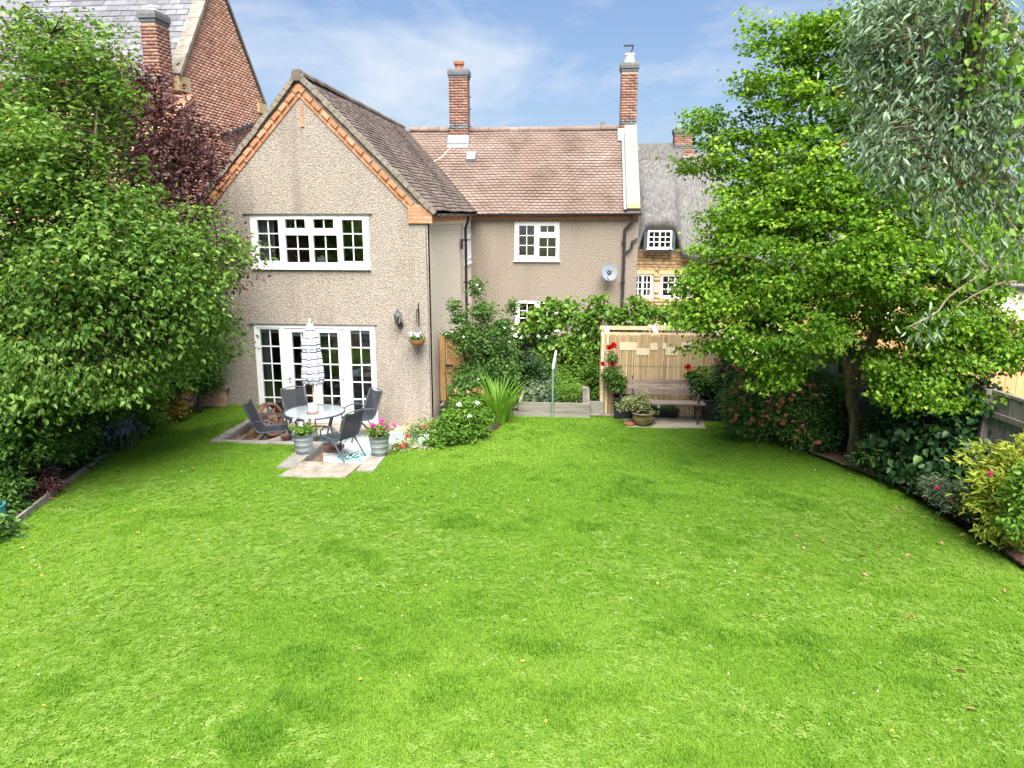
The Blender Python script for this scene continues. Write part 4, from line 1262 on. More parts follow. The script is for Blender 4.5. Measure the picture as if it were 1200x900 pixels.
for (y0, z0, y1, z1, w_) in ((GY0 - .12, GZE - .1, GYP, GZP + .08, .17), (GY1 + .08, GZE - .1, GYP, GZP + .08, .09)):
    d = np.array([0, y1 - y0, z1 - z0]); L = np.linalg.norm(d); d /= L; n_ = np.cross((1, 0, 0), d); n_ = n_ if n_[2] > 0 else -n_
    K = 6
    for i in range(K):
        b.obox(np.array([GX - .04, y0, z0]) + d * L * (i + .5) / K + n_ * .05, (w_, 0, 0), d * (L / K / 2 - .006), n_ * .045)
b.build('coping', 'stone_coping', bh)
b = MB(); b.box(GX - .2, GX + .06, GY0 - .16, GY0 + .45, GZE - .42, GZE - .08); b.box(GX - .01, GX + .015, GY0 + .35, GY0 + .75, GZE - .95, GZE - .62); b.box(GX - .1, GX + .06, GY1 - .5, GY1 + .1, GZE - .35, GZE - .05); b.build('corner_stone', 'yellow_stone', bh)
b = MB(); b.tube([(GX + .07, 21.5, 6.22), (GX + .07, 24.3, 6.88)], .05, 6); b.tube([(GX + .06, 20.7, 5.7), (GX + .06, 20.7, 1)], .055, 6); b.box(GX, GX + .16, 20.6, 20.8, 5.35, 5.75); b.tube([(GX + .05, 22.6, 6.4), (GX + .05, 22.2, 5.5)], .03, 5)
b.build('drainpipe', 'black_plastic', bh)
AX, AY0 = -9.62, 16.9
b = MB(); b.poly([(AX - .006, AY0, -.5), (AX - .006, GY0, -.5), (AX - .006, GY0, 6.95), (AX - .006, AY0, 5.5)]); b.poly([(-15, AY0, -.5), (AX, AY0, -.5), (AX, AY0, 5.5), (-15, AY0, 5.5)])
b.poly([(AX, GY0 - .02, -.5), (GX, GY0 - .02, -.5), (GX, GY0 - .02, 6.95), (AX, GY0 - .02, 6.95)])
b.build('annexe_wall', 'mortar', bh)
brickwork('bricks', lambda u, v: ((AX, AY0 + u, 2.0 + v), (0, 1, 0), (0, 0, 1), (1, 0, 0)), GY0 - AY0, 4.9, bh, 'red_brick', lambda u, v, a, c: v < 3.45 + u * .55)
brickwork('bricks', lambda u, v: ((-13 + u, AY0, 2.0 + v), (1, 0, 0), (0, 0, 1), (0, -1, 0)), 13 + AX, 3.45, bh, 'red_brick')
b = MB(); b.prism([(-15, AY0 - .1, 5.42), (AX + .06, AY0 - .1, 5.42), (AX + .06, GY0 - .03, 6.98), (-15, GY0 - .03, 6.98)], (0, 0, -.06)); ar = b.build('annexe_roof', 'orange_brick', bh)
tiles('roof_tiles', (-15, AY0 - .14, 5.42), (1, 0, 0), (0, GY0 - AY0 + .1, 1.56), 15 + AX + .06, 3.05, .14, .2, ar, 'red_brick')
ch = chimney(-10.26, -9.90, 18.4, 19.02, 6.0, 8.62, 8.44, (7.12, 7.22), bh, 'pot')
b = MB(); b.lathe([(.15, 0), (.16, .05), (.11, .06), (.11, .12), (.15, .13), (.15, .16), (.09, .16)], (-10.08, 18.7, 8.68), 12); b.build('chimney_pot', 'white_ceramic', ch)

# low brick wall and brick pier at the left corner of the roughcast gable
lw = thing('brick_pier', 'orange brick pier against the left corner of the roughcast gable', 'pier', (-8.2, 15.9, 0))
b = MB(); b.box(-8.62, -8.025, 15.85, 16.2, -.4, 4.0); b.build('pier_core', 'mortar', lw)
brickwork('bricks', lambda u, v: ((-8.62 + u, 15.85, v), (1, 0, 0), (0, 0, 1), (0, -1, 0)), .595, 4.0, lw, 'red_brick')
lw = thing('low_brick_wall', 'low brick wall under the shrub by the left corner of the gable', 'wall', (-8.5, 15.55, 0))
b = MB(); b.box(-9.6, -7.58, 15.50, 15.66, -.2, .41); b.build('wall_core', 'mortar', lw)
for r_ in range(5):
    x = -9.6 - (r_ % 2) * .11
    while x < -7.56:
        a, c = max(x, -9.6), min(x + .215, -7.56); x += .227
        if c - a < .04: continue
        b = MB(); b.box(a, c, 15.49 - random.uniform(0, .008), 15.6, .03 + r_ * .077, .03 + r_ * .077 + .067); b.build('brick', 'red_brick', lw)
b = MB(); b.box(-9.65, -7.5, 15.46, 15.68, .412, .455); b.build('coping_stone', 'coping_grey', lw)

# thatched ironstone cottage
co = thing('cottage', 'ironstone cottage with grey thatched roof and small white windows', 'cottage', (3.8, 31, -.4))
CY = 30.0
CW = [(2.08, 2.80, .93, 1.82), (3.14, 4.20, .93, 1.82)]
cf = lambda x, z, d: (x, CY + d, z)
b = MB(); b.holes(cf, 1.6, 5.3, -.5, 2.75, CW, .15, outer=False); b.poly([(5.3, CY, -.5), (5.3, 36, -.5), (5.3, 36, 3), (5.3, 33, 6.2), (5.3, CY, 2.7)]); b.poly([(1.6, 32, -.5), (5.3, 32, -.5), (5.3, 32, 2.8), (1.6, 32, 2.8)])
b.build('wall', 'mortar', co)
rs = random.Random(3)
C, U, V, W = [], [], [], []
z = -.1
while z < 2.72:
    h = rs.choice([.10, .12, .14, .09]); x = 1.65 - rs.random() * .3
    while x < 5.28:
        L = rs.uniform(.16, .42); a, c = max(x, 1.62), min(x + L - .012, 5.29); x += L
        if c - a < .05 or any(k[0] - .02 < (a + c) / 2 < k[1] + .02 and k[2] - .02 < z + h / 2 < k[3] + .16 for k in CW) or any(a < k[1] and c > k[0] and k[2] < z + h / 2 < k[3] for k in CW): continue
        C.append(((a + c) / 2, CY - .005, z + h / 2)); U.append(((c - a) / 2, 0, rs.uniform(-.004, .004))); V.append((0, .018 + rs.uniform(0, .012), 0)); W.append((0, 0, h / 2 - .006))
    z += h
o = boxes('stones', np.array(C), np.array(U), np.array(V), np.array(W), co, 'ironstone'); o['kind'] = 'stuff'
for k, (x0, x1, z0, z1) in enumerate(CW):
    b = MB(); b.box(x0 - .1, x1 + .1, CY - .035, CY + .05, z1 + .005, z1 + .16); b.build('lintel', 'yellow_stone', co)
    m_ = (x0 + x1) / 2
    if x1 - x0 < .9: ls = [(x0 + .07, m_ - .04, z0 + .08, z1 - .07, 2, 3), (m_ + .04, x1 - .07, z0 + .08, z1 - .07, 2, 3)]
    else: ls = [(x0 + .07, m_ - .04, z0 + .08, z1 - .07, 2, 3), (m_ + .04, x1 - .07, z0 + .08, z1 - .07, 2, 3)]
    window(co, 'window', cf, x0, x1, z0, z1, ls, rec=.02, bar=.03, sill=(x0 - .03, x1 + .03, .03, .04))
# thatch: a thick coat that lifts over the dormer window
DX, DW = 2.98, .66
X0, X1 = 1.55, 5.55
nx, nt = 64, 30
def eave(x):
    s = 1 / (1 + math.exp((abs(x - DX) - (DW + .06)) * 16))
    return 2.62 + 1.24 * s, 29.52 - .05 * s
rows = []
for j in range(nt + 1):
    t = j / nt
    rr = []
    for i in range(nx + 1):
        x = X0 + (X1 - X0) * i / nx
        ze, ye = eave(x)
        yr, zr = 33.0, 6.62 - .12 * max(0, x - 4.0)
        z = ze + (zr - ze) * t + .30 * math.sin(math.pi * t) * (.55) + .05 * (vnoise(x, t * 4, 1.2, 8) - .5)
        if abs(x - DX) > DW: z += .12 * math.exp(-((abs(x - DX) - DW - .35) / .3) ** 2) * (1 - t)
        y = ye + (yr - ye) * t
        rr.append((x + (.25 * t if i == nx else 0) * 0, y, z))
    rows.append(rr)
V = [p for r in rows for p in r]; n1 = nx + 1
F = [(j * n1 + i, j * n1 + i + 1, (j + 1) * n1 + i + 1, (j + 1) * n1 + i) for j in range(nt) for i in range(nx)]
k0 = len(V); V += [(p[0], p[1] + .12, p[2] - .34) for p in rows[0]]; F += [(i, k0 + i, k0 + i + 1, i + 1) for i in range(nx)]
k1 = len(V); V += [(p[0], p[1] + .45, p[2] - .30) for p in rows[0]]; F += [(k0 + i, k1 + i, k1 + i + 1, k0 + i + 1) for i in range(nx)]
k2 = len(V); V += [(r[-1][0] - .0, r[-1][1] + .1, r[-1][2] - .4) for r in rows]; F += [(j * n1 + nx, (j + 1) * n1 + nx, k2 + j + 1, k2 + j) for j in range(nt)]
b = MB(); b.add(V, F); b.poly([(X0, 33, 6.6), (X1, 33, 6.4), (X1, 36.5, 2.6), (X0, 36.5, 2.6)]); th = b.build('thatch', 'thatch', co, smooth=True)
V, F = [], []
for j in range(7):
    t = j / 6
    for i in range(49):
        x = X0 + (4.05 - X0) * i / 48
        low = .66 + .30 * abs(((i / 12) % 1) * 2 - 1)
        V.append((x, 33 - low * .92 * (1 - t), 6.80 - low * (1 - t) * .96 + .08 * math.sin(math.pi * t) + .08))
F = [(j * 49 + i, j * 49 + i + 1, (j + 1) * 49 + i + 1, (j + 1) * 49 + i) for j in range(6) for i in range(48)]
k0 = len(V); V += [(p[0], p[1] + .10, p[2] - .20) for p in V[:49]]; F += [(i, k0 + i, k0 + i + 1, i + 1) for i in range(48)]
b = MB(); b.add(V, F); b.build('thatch_ridge', 'thatch_ridge', th, smooth=True)
DWn = (2.53, 3.43, 2.80, 3.48)
b = MB(); b.box(2.40, 3.56, 29.62, 29.70, 2.68, 3.72); b.build('dormer_board', 'dark_frame', co)
df_ = lambda x, z, d: (x, 29.58 + d, z)
window(co, 'window', df_, *DWn, [(2.59, 2.95, 2.87, 3.42, 2, 3), (3.01, 3.37, 2.87, 3.42, 2, 3)], rec=0, bar=.03, sill=(2.5, 3.46, .03, .04), lab='dormer window under the thatch')
ch = chimney(3.72, 4.52, 32.7, 33.3, 6.0, 7.35, 7.18, (6.62, 6.75), co, 'x')
b = MB(); b.box(3.66, 4.58, 32.62, 33.38, 6.28, 6.40); b.build('flashing', 'cream_paint', ch)
# slate roofed stone outbuilding beyond the maple
ob = thing('outbuilding', 'long stone outbuilding with slate roof half hidden behind the maple crown', 'outbuilding', (8.5, 30, -.4))
OW = [(7.55, 8.35, .95, 1.6), (10.7, 11.3, .35, 1.15)]
of_ = lambda x, z, d: (x, 29.0 + d, z)
b = MB(); b.holes(of_, 4.9, 13.5, -.5, 2.1, OW, .12, outer=False); b.poly([(4.9, 29, -.5), (4.9, 34, -.5), (4.9, 31.5, 4.3), (4.9, 29, 2.1)]); b.poly([(4.9, 30.5, -.5), (13.5, 30.5, -.5), (13.5, 30.5, 3), (4.9, 30.5, 3)]); b.build('wall', 'ironstone', ob)
for w_ in OW: window(ob, 'window', of_, *w_, [(w_[0] + .06, (w_[0] + w_[1]) / 2 - .03, w_[2] + .06, w_[3] - .06, 2, 2), ((w_[0] + w_[1]) / 2 + .03, w_[1] - .06, w_[2] + .06, w_[3] - .06, 2, 2)], rec=.02, bar=.03, sill=(w_[0] - .04, w_[1] + .04, .04, .05))
b = MB(); b.prism([(4.75, 28.8, 2.02), (13.6, 28.8, 2.02), (13.6, 31.5, 4.4), (4.75, 31.5, 4.4)], (0, 0, -.05)); b.poly([(4.75, 34.2, 2), (13.6, 34.2, 2), (13.6, 31.5, 4.38), (4.75, 31.5, 4.38)]); rf = b.build('roof', 'slate_joined', ob)
tiles('roof_tiles', (4.75, 28.76, 2.02), (1, 0, 0), (0, 2.74, 2.38), 8.85, 3.6, .22, .3, rf, 'slate_joined')
gutter('gutter', (4.75, 28.72, 1.98), (13.5, 28.72, 1.98), ob)

# ================================================================ FENCES, GATE
def board_fence(name, label, a, c, z0, z1, mat, w=.15, side=(0, -1), rails=(.35, .85), posts=2.4, lap=.012, cap=False, front_rail=False, group=None):
    a, c = np.array(a, float), np.array(c, float)
    L = np.linalg.norm(c - a); d = (c - a) / L; n_ = np.array(side, float); n_ -= d * (n_ @ d); n_ /= np.linalg.norm(n_)
    t = thing(name, label, 'fence', (*((a + c) / 2), z0), 0, group)
    k = 0; s = 0.0
    while s < L - .02:
        e = min(s + w, L); m_ = a + d * (s + e) / 2
        b = MB(); o_ = n_ * (lap if k % 2 else 0)
        top = z1 + random.uniform(-.012, .012)
        b.obox((*(m_ + o_ + n_ * random.uniform(-.002, .002)), (z0 + top) / 2), (*(d * ((e - s) / 2 + (.008 if k % 2 else -.002))), random.uniform(-.006, .006)), (*(n_ * .009), 0), (0, 0, (top - z0) / 2))
        b.build('board', mat, t); s = e; k += 1
    q = -1 if not front_rail else 1
    for rz_ in rails:
        b = MB(); p0, p1 = a + n_ * q * .045, c + n_ * q * .045
        b.bar((*p0, z0 + rz_ * (z1 - z0)), (*p1, z0 + rz_ * (z1 - z0)), .05, .075); b.build('rail', mat, t)
    for i in range(int(L / posts) + 1):
        p = a + d * min(L - .05, .05 + i * posts) + n_ * q * .05
        b = MB(); b.box(p[0] - .05, p[0] + .05, p[1] - .05, p[1] + .05, z0, z1 + .05); b.build('post', mat, t)
    if cap:
        b = MB(); b.bar((*a, z1 + .03), (*c, z1 + .03), .07, .035); b.build('cap_rail', mat, t)
    return t


board_fence('board_fence', 'weathered grey board fence under the grapevine behind the raised bed', (-2.25, 17.75), (3.4, 17.75), -.05, 1.30, 'grey_board', rails=(.3, .86), front_rail=True)
board_fence('board_fence', 'weathered dark board fence behind the ivy on the right border', (4.75, 17.2), (6.75, 7.0), 0, 1.60, 'grey_board', side=(-1, 0), rails=(.25, .82), posts=2.0, front_rail=True, cap=True)
board_fence('board_fence', 'new orange timber fence of the neighbouring yard beyond the maple', (4.9, 18.6), (15.5, 17.6), -.05, 1.72, 'orange_board', rails=(.2, .8), w=.12)
b = MB()
# garden gate with a Z brace
gt = thing('garden_gate', 'brown timber garden gate with diagonal brace beside the house wall', 'gate', (-2.62, 16.6, 0))
for i in range(6):
    x0 = -2.90 + i * .118
    b = MB(); b.box(x0, x0 + .113, 16.62, 16.642, .04, 1.47); b.build('board', 'gate_wood', gt)
for z in (.12, .74, 1.36):
    b = MB(); b.box(-2.90, -2.19, 16.575, 16.615, z, z + .11); b.build('rail', 'gate_wood', gt)
for (za, zb) in ((.23, .74), (.85, 1.36)):
    b = MB(); b.bar((-2.25, 16.596, za + .04), (-2.86, 16.596, zb - .04), .035, .10); b.build('brace', 'gate_wood', gt)
b = MB(); b.box(-3.04, -2.92, 16.54, 16.66, 0, 1.50); b.box(-2.17, -2.05, 16.54, 16.66, 0, 1.50); b.build('gate_post', 'gate_wood', gt)
b = MB()
for z in (.78, 1.41): b.box(-3.0, -2.75, 16.555, 16.572, z, z + .04); b.box(-2.96, -2.9, 16.545, 16.575, z - .02, z + .06)
b.build('hinge', 'black_iron', gt)

# ================================================================ BAMBOO ENCLOSURE, BENCH, PAVING
bs = thing('bamboo_screen', 'pale bamboo cane enclosure with open timber top behind the bench', 'screen', (1.7, 16.1, 0))
SX0, SX1, SY0, SY1, SZ = .50, 2.88, 15.60, 16.62, 1.66


def canes(p0, p1, n, z0, z1):
    b = MB(); rs = random.Random(n)
    for i in range(n):
        t = (i + .5) / n
        x, y = p0[0] + (p1[0] - p0[0]) * t, p0[1] + (p1[1] - p0[1]) * t
        r = rs.uniform(.008, .0115); top = z1 + rs.uniform(-.03, .02)
        b.tube([(x + rs.uniform(-.003, .003), y + rs.uniform(-.003, .003), z0), (x + rs.uniform(-.008, .008), y, (z0 + top) / 2), (x + rs.uniform(-.004, .004), y, top)], r, 5)
    return b
for (p0, p1, n) in (((SX0, SY0), (SX1, SY0), 118), ((SX0, SY1), (SX1, SY1), 112), ((SX0, SY0), (SX0, SY1), 46), ((SX1, SY0), (SX1, SY1), 46)):
    o = canes(p0, p1, n, .03, SZ + .04).build('canes', 'bamboo', bs); o['kind'] = 'stuff'
b = MB()
for z in (.25, .65, 1.05, 1.42):
    b.box(SX0, SX1, SY0 - .014, SY0 - .010, z, z + .004)
b.build('tie_wire', 'grey_board', bs)
for (x0, x1, y0, y1) in ((SX0 - .03, SX1 + .03, SY0 + .015, SY0 + .06), (SX0 - .03, SX1 + .03, SY1 - .06, SY1 - .015)):
    b = MB(); b.box(x0, x1, y0, y1, SZ - .01, SZ + .065); b.build('top_rail', 'pale_timber', bs)
for x in (SX0 + .05, 1.55, SX1 - .08):
    b = MB(); b.box(x, x + .09, SY0 + .062, SY1 - .062, SZ + .0, SZ + .068); b.build('cross_beam', 'white_timber', bs)
for x in (SX0 + .02, 1.52, SX1 - .09):
    for y in (SY0 + .02, SY1 - .085):
        b = MB(); b.box(x, x + .065, y, y + .065, 0, SZ - .012); b.build('post', 'pale_timber', bs)
b = MB(); b.box(SX0 - .02, SX0 + .04, SY0 - .03, SY0 + .012, 0.02, SZ + .03); b.box(SX0 + .09, SX0 + .13, SY0 - .025, SY0 - .012, 0.02, SZ + .0); b.build('edge_batten', 'pale_timber', bs)
# pale flat rectangles set on the front face of the canes
for (px0, px1, py0, py1) in ((726, 746, 401, 410), (746, 761, 408, 416), (762, 771, 402, 410), (776, 781, 402, 409), (780, 794, 407, 416), (798, 813, 401, 410)):
    xa, _, za = at(px0, py1, SY0); xb, _, zb = at(px1, py0, SY0)
    b = MB(); b.box(xa, xb, SY0 - .017, SY0 - .012, za, zb); b.build('pale_patch', 'pale_cane', bs)

pv = thing('stone_paving', 'small stone slab paving under the bench', 'paving', (1.7, 15.2, 0))
for (x0, x1, y0, y1) in ((.95, 1.55, 14.95, 15.42), (1.56, 2.12, 14.93, 15.42), (2.13, 2.60, 15.0, 15.42), (.98, 1.42, 14.62, 14.94), (1.43, 1.98, 14.58, 14.92), (1.99, 2.52, 14.64, 14.99)):
    b = MB(); j = lambda: random.uniform(-.025, .025)
    b.prism([(x0 + j() * .3, y0 + j(), -.02), (x1 + j() * .3, y0 + j(), -.02), (x1 + j() * .3, y1, -.02), (x0 + j() * .3, y1, -.02)], (0, 0, .042 + random.uniform(0, .006))); b.build('slab', 'paving', pv)
b = MB(); b.box(.27, 3.1, 15.43, 15.56, -.05, .045); tag(b.build('kerb_stone', 'stone_coping'), 'pale stone edging strip along the foot of the bamboo screen', 'kerb')

bench = thing('park_bench', 'weathered slatted garden bench with black iron ends on stone paving', 'bench', (1.75, 15.15, .02))
BX0, BX1, BY = 1.02, 2.48, 15.26
for (y, z, tl) in ((BY + .03, .56, .2), (BY + .055, .66, .2), (BY + .08, .765, .2)):
    b = MB(); b.obox(((BX0 + BX1) / 2, y, z + .02), ((BX1 - BX0) / 2, 0, 0), (0, .010, -.002), (0, .010, .042)); b.build('back_slat', 'bench_slat', bench)
for k in range(5):
    b = MB(); b.box(BX0 - .02, BX1 + .04, BY - .40 + k * .085, BY - .40 + k * .085 + .068, .425 - .006 * k, .45 - .006 * k); b.build('seat_slat', 'bench_slat', bench)
for x in (BX0 + .1, BX1 - .1):
    b = MB()
    b.tube([(x, BY + .06, .02), (x, BY + .02, .22), (x, BY - .02, .40), (x, BY + .05, .60), (x, BY + .10, .86)], .016, 6)
    b.tube([(x, BY - .38, .02), (x, BY - .35, .20), (x, BY - .38, .41)], .016, 6)
    b.tube([(x, BY - .38, .41), (x, BY - .2, .40), (x, BY, .40)], .014, 5)
    b.tube([(x, BY - .36, .42), (x, BY - .40, .55), (x, BY - .34, .63), (x, BY - .15, .62), (x, BY + .05, .64)], .014, 6)
    b.tube([(x, BY - .36, .22), (x, BY - .15, .30), (x, BY + .02, .22)], .012, 5)
    b.ball((x, BY + .10, .88), .022, 6, 4)
    b.build('bench_end', 'black_iron', bench)


# raised vegetable bed and the frame over it
rb = thing('raised_bed', 'grey timber raised vegetable bed beside the spiky leaved clump', 'raised bed', (-.5, 16.2, 0))
RX0, RX1, RY0, RY1 = -1.20, .27, 15.26, 17.15
for (z0, z1) in ((-.02, .115), (.12, .31)):
    for (x0, x1, y0, y1) in ((RX0 - .1 if z0 < 0 else RX0, RX1, RY0, RY0 + .07), (RX0, RX1, RY1 - .06, RY1), (RX0, RX0 + .06, RY0 + .072, RY1 - .062), (RX1 - .06, RX1, RY0 + .072, RY1 - .062)):
        b = MB(); b.box(x0, x1, y0, y1, z0, z1); b.build('plank', 'pale_board', rb)
for (x, y, h) in ((RX1 - .15, RY0 + .08, .60), (RX0 + .07, RY1 - .15, .33), (RX1 - .15, RY1 - .15, .33)):
    b = MB(); b.box(x, x + .085, y, y + .085, 0, h); b.prism([(x - .01, y - .01, h), (x + .095, y - .01, h), (x + .095, y + .095, h), (x - .01, y + .095, h)], (0, 0, .03)); b.build('post', 'pale_board', rb)
b = MB(); b.box(RX0 + .06, RX1 - .06, RY0 + .07, RY1 - .06, 0.0, .235); b.build('soil', 'soil', rb)
b = MB(); b.box(RX1 + .01, .55, 15.5, 15.56, 0, .30); tag(b.build('board', 'pale_board'), 'short mossy board between raised bed and bamboo screen', 'board')
hf = thing('netting_frame', 'thin metal hoop frame with green legs and white top over the raised bed', 'frame', (-.5, 16.2, 0))
b = MB(); b.tube([(-.49, RY0 - .03, 0), (-.49, RY0 - .03, 1.03)], .022, 8); b.build('leg', 'green_metal', hf)
b = MB(); b.tube([(-.49, RY1 + .04, 0), (-.49, RY1 + .04, 1.03)], .022, 8); b.build('leg', 'green_metal', hf)
b = MB(); b.tube([(-.49, RY0 - .04, 1.05), (-.49, RY1 + .05, 1.05)], .026, 8); b.build('top_bar', 'white_metal', hf)

# ================================================================ PATIO FURNITURE
TX, TY = -5.02, 13.93
tb = thing('garden_table', 'round grey glass topped garden table on the patio', 'table', (TX, TY, PATZ))
b = MB(); b.lathe([(.04, .728), (.555, .728), (.555, .740), (.04, .740)], (TX, TY, PATZ), 40); b.build('table_top', 'table_glass', tb)
b = MB(); b.lathe([(.552, .715), (.582, .715), (.585, .745), (.552, .745), (.552, .715)], (TX, TY, PATZ), 40); b.build('table_rim', 'dark_frame', tb, smooth=True)
for k in range(4):
    a = math.pi / 4 + k * math.pi / 2 + .2; c, s = math.cos(a), math.sin(a)
    b = MB(); b.tube([(TX + c * r_, TY + s * r_, PATZ + z) for r_, z in ((.50, .72), (.44, .60), (.36, .35), (.42, .12), (.50, .0))], .019, 7); b.build('leg', 'dark_frame', tb)
b = MB(); b.lathe([(.36, .33), (.375, .345), (.36, .36), (.345, .345), (.36, .33)], (TX, TY, PATZ), 28); b.build('stretcher_ring', 'dark_frame', tb)

um = thing('parasol', 'closed blue and white striped parasol standing in the garden table', 'parasol', (TX, TY, PATZ))
b = MB(); b.tube([(TX, TY, PATZ + .05), (TX, TY, 2.02)], .02, 8); b.build('pole', 'pale_timber', um)
V, F = [], []
prof = [(.02, 2.10), (.06, 2.04), (.105, 1.93), (.150, 1.78), (.165, 1.66), (.150, 1.60), (.170, 1.50), (.175, 1.35), (.182, 1.20), (.190, 1.06), (.180, .98), (.12, .93)]
NF = 32
for j, (r_, z) in enumerate(prof):
    for k in range(NF):
        a = 2 * math.pi * k / NF
        fold = 1 + (.20 * min(1, j / 4)) * math.cos(8 * a + .35 * math.sin(j * .7)) + .05 * math.sin(3 * a + j)
        dz = -.02 * math.cos(8 * a) * (1 if j > 8 else .3) + .015 * math.sin(2 * a + j * .5)
        V.append((TX + r_ * fold * math.cos(a), TY + r_ * fold * math.sin(a), z + dz))
for j in range(len(prof) - 1):
    for k in range(NF): F.append((j * NF + k, j * NF + (k + 1) % NF, (j + 1) * NF + (k + 1) % NF, (j + 1) * NF + k))
b = MB(); b.add(V, F)
b.build('canopy', 'striped_cloth', um, smooth=True)
b = MB(); b.lathe([(.0, .09), (.022, .075), (.028, .05), (.018, .02), (.03, .0), (.0, 0)], (TX, TY, 2.09), 10); b.build('finial', 'white_ceramic', um)
b = MB(); b.lathe([(.17, 1.655), (.178, 1.64), (.17, 1.625)], (TX, TY, 0), 16); b.build('tie_strap', 'striped_cloth', um)
b = MB()
b.box(TX + .02, TX + .52, TY - .30, TY + .10, PATZ + .012, PATZ + .075); b.prism([(TX + .06, TY - .26, PATZ + .075), (TX + .48, TY - .26, PATZ + .075), (TX + .48, TY + .06, PATZ + .075), (TX + .06, TY + .06, PATZ + .075)], (0, 0, .02))
b.tube([(TX, TY, PATZ + .02), (TX, TY, PATZ + .25)], .035, 8); b.box(TX - .1, TX + .1, TY - .1, TY + .1, PATZ + .012, PATZ + .05)
b.build('base', 'rusty_brown', um)
t = thing('candle_jar', 'white candle jar on the garden table beside the parasol pole', 'jar', (TX + .0, TY - .09, PATZ + .76))
b = MB(); b.lathe([(.0, .0), (.075, .0), (.085, .02), (.083, .16), (.07, .165), (.065, .12), (0, .12)], (TX + .0, TY - .11, PATZ + .758), 16); b.build('jar', 'white_ceramic', t, smooth=False)
t = b = None
b = MB(); b.lathe([(.0, .0), (.10, .0), (.125, .015), (.12, .018), (.0, .012)], (TX + .0, TY - .11, PATZ + .741), 18); tag(b.build('saucer', 'pot_clay'), 'terracotta saucer under the white jar on the garden table', 'saucer')


def make_chair(label):
    t = thing('garden_chair', label, 'chair', (0, 0, 0), 0, 'black sling chairs round the garden table')
    def sheet(pts, w, nx=4, th=.012):
        b = MB(); V = []
        n = len(pts)
        for side in (0, 1):
            for i, (y, z) in enumerate(pts):
                for k in range(nx + 1):
                    u = k / nx * 2 - 1
                    V.append((u * w, y, z - .02 * (1 - u * u) - side * th))
        m = n * (nx + 1)
        F = [(i * (nx + 1) + k, i * (nx + 1) + k + 1, (i + 1) * (nx + 1) + k + 1, (i + 1) * (nx + 1) + k) for i in range(n - 1) for k in range(nx)]
        F += [tuple(m + q for q in f[::-1]) for f in F]
        b.add(V, F); return b
    seat = [(.27, .41), (.22, .425), (.1, .41), (-.05, .395), (-.16, .40)]
    back = [(-.16, .40), (-.215, .45), (-.27, .58), (-.34, .76), (-.41, .93)]
    sheet(seat, .235).build('seat', 'sling_mesh', t, smooth=True)
    sheet(back, .225).build('backrest', 'sling_mesh', t, smooth=True)
    b = MB()
    for s in (-1, 1): b.tube([(s * .245, y, z) for y, z in [(.28, .40)] + seat[1:] + back[1:]], .016, 6)
    b.tube([(-.245, -.41, .93), (0, -.425, .955), (.245, -.41, .93)], .013, 6); b.tube([(-.245, .28, .40), (.245, .28, .40)], .012, 6)
    b.build('frame', 'dark_frame', t)
    for s in (-1, 1):
        b = MB(); b.tube([(s * .25, .25, .40), (s * .26, .29, .20), (s * .26, .33, .0)], .017, 6); b.build('leg', 'dark_frame', t)
        b = MB(); b.tube([(s * .25, -.05, .39), (s * .26, -.20, .20), (s * .26, -.36, .0)], .017, 6); b.build('leg', 'dark_frame', t)
        b = MB(); b.tube([(s * .255, .26, .42), (s * .28, .24, .52), (s * .285, .14, .605), (s * .285, .0, .635), (s * .28, -.16, .62), (s * .255, -.265, .56)], .016, 6); b.build('armrest', 'silver_frame' if False else 'dark_frame', t)
    b = MB(); b.tube([(-.26, .30, .12), (.26, .30, .12)], .009, 5); b.tube([(-.26, -.27, .11), (.26, -.27, .11)], .009, 5); b.build('stretcher', 'dark_frame', t)
    return t


ch0 = make_chair('black sling garden chair at the table seen from the side, beside the brown cartwheel')
spots = [(-5.86, 13.78, -1.45, None), (-5.62, 14.68, -2.55, 'black sling garden chair facing the lawn in front of the left sidelight'),
         (-4.38, 14.72, 2.35, 'black sling garden chair in front of the right sidelight, angled to the table'), (-4.36, 13.42, 1.05, 'black sling garden chair with its back to the lawn, between the two flower pots')]
for i, (x, y, rz_, lab) in enumerate(spots):
    o = ch0 if i == 0 else copy_tree(ch0)
    o.location = (x, y, PATZ + .012); o.rotation_euler = (0, 0, rz_)
    if lab: o['label'] = lab

# cartwheel ornament leaning by the wall
cw = thing('cartwheel', 'brown wooden cartwheel leaning by the patio wall behind the garden chair', 'cartwheel', (-6.12, 14.55, PATZ))
WC, R = np.array([-6.20, 14.62, PATZ + .37]), .35
wa = nrm(np.array([.93, -.30, .22])); wu = nrm(np.cross(wa, (0, 0, 1))); wv = np.cross(wu, wa)
b = MB(); N = 28; V, F = [], []
for k in range(N):
    a = 2 * math.pi * k / N; e = wu * math.cos(a) + wv * math.sin(a)
    for (r_, h) in ((R, -.09), (R, .05), (R - .06, .05), (R - .06, -.09)): V.append(WC + e * r_ + wa * h)
for k in range(N):
    for q in range(4): F.append((k * 4 + q, ((k + 1) % N) * 4 + q, ((k + 1) % N) * 4 + (q + 1) % 4, k * 4 + (q + 1) % 4))
b.add(V, F); b.build('rim', 'rusty_brown', cw)
for k in range(8):
    a = 2 * math.pi * k / 8; e = wu * math.cos(a) + wv * math.sin(a)
    b = MB(); b.tube([WC + e * .06, WC + e * (R - .05)], .022, 5); b.build('spoke', 'rusty_brown', cw)
b = MB(); b.tube([WC - wa * .09, WC + wa * .10], [.075, .06], 10); b.build('hub', 'rusty_brown', cw)


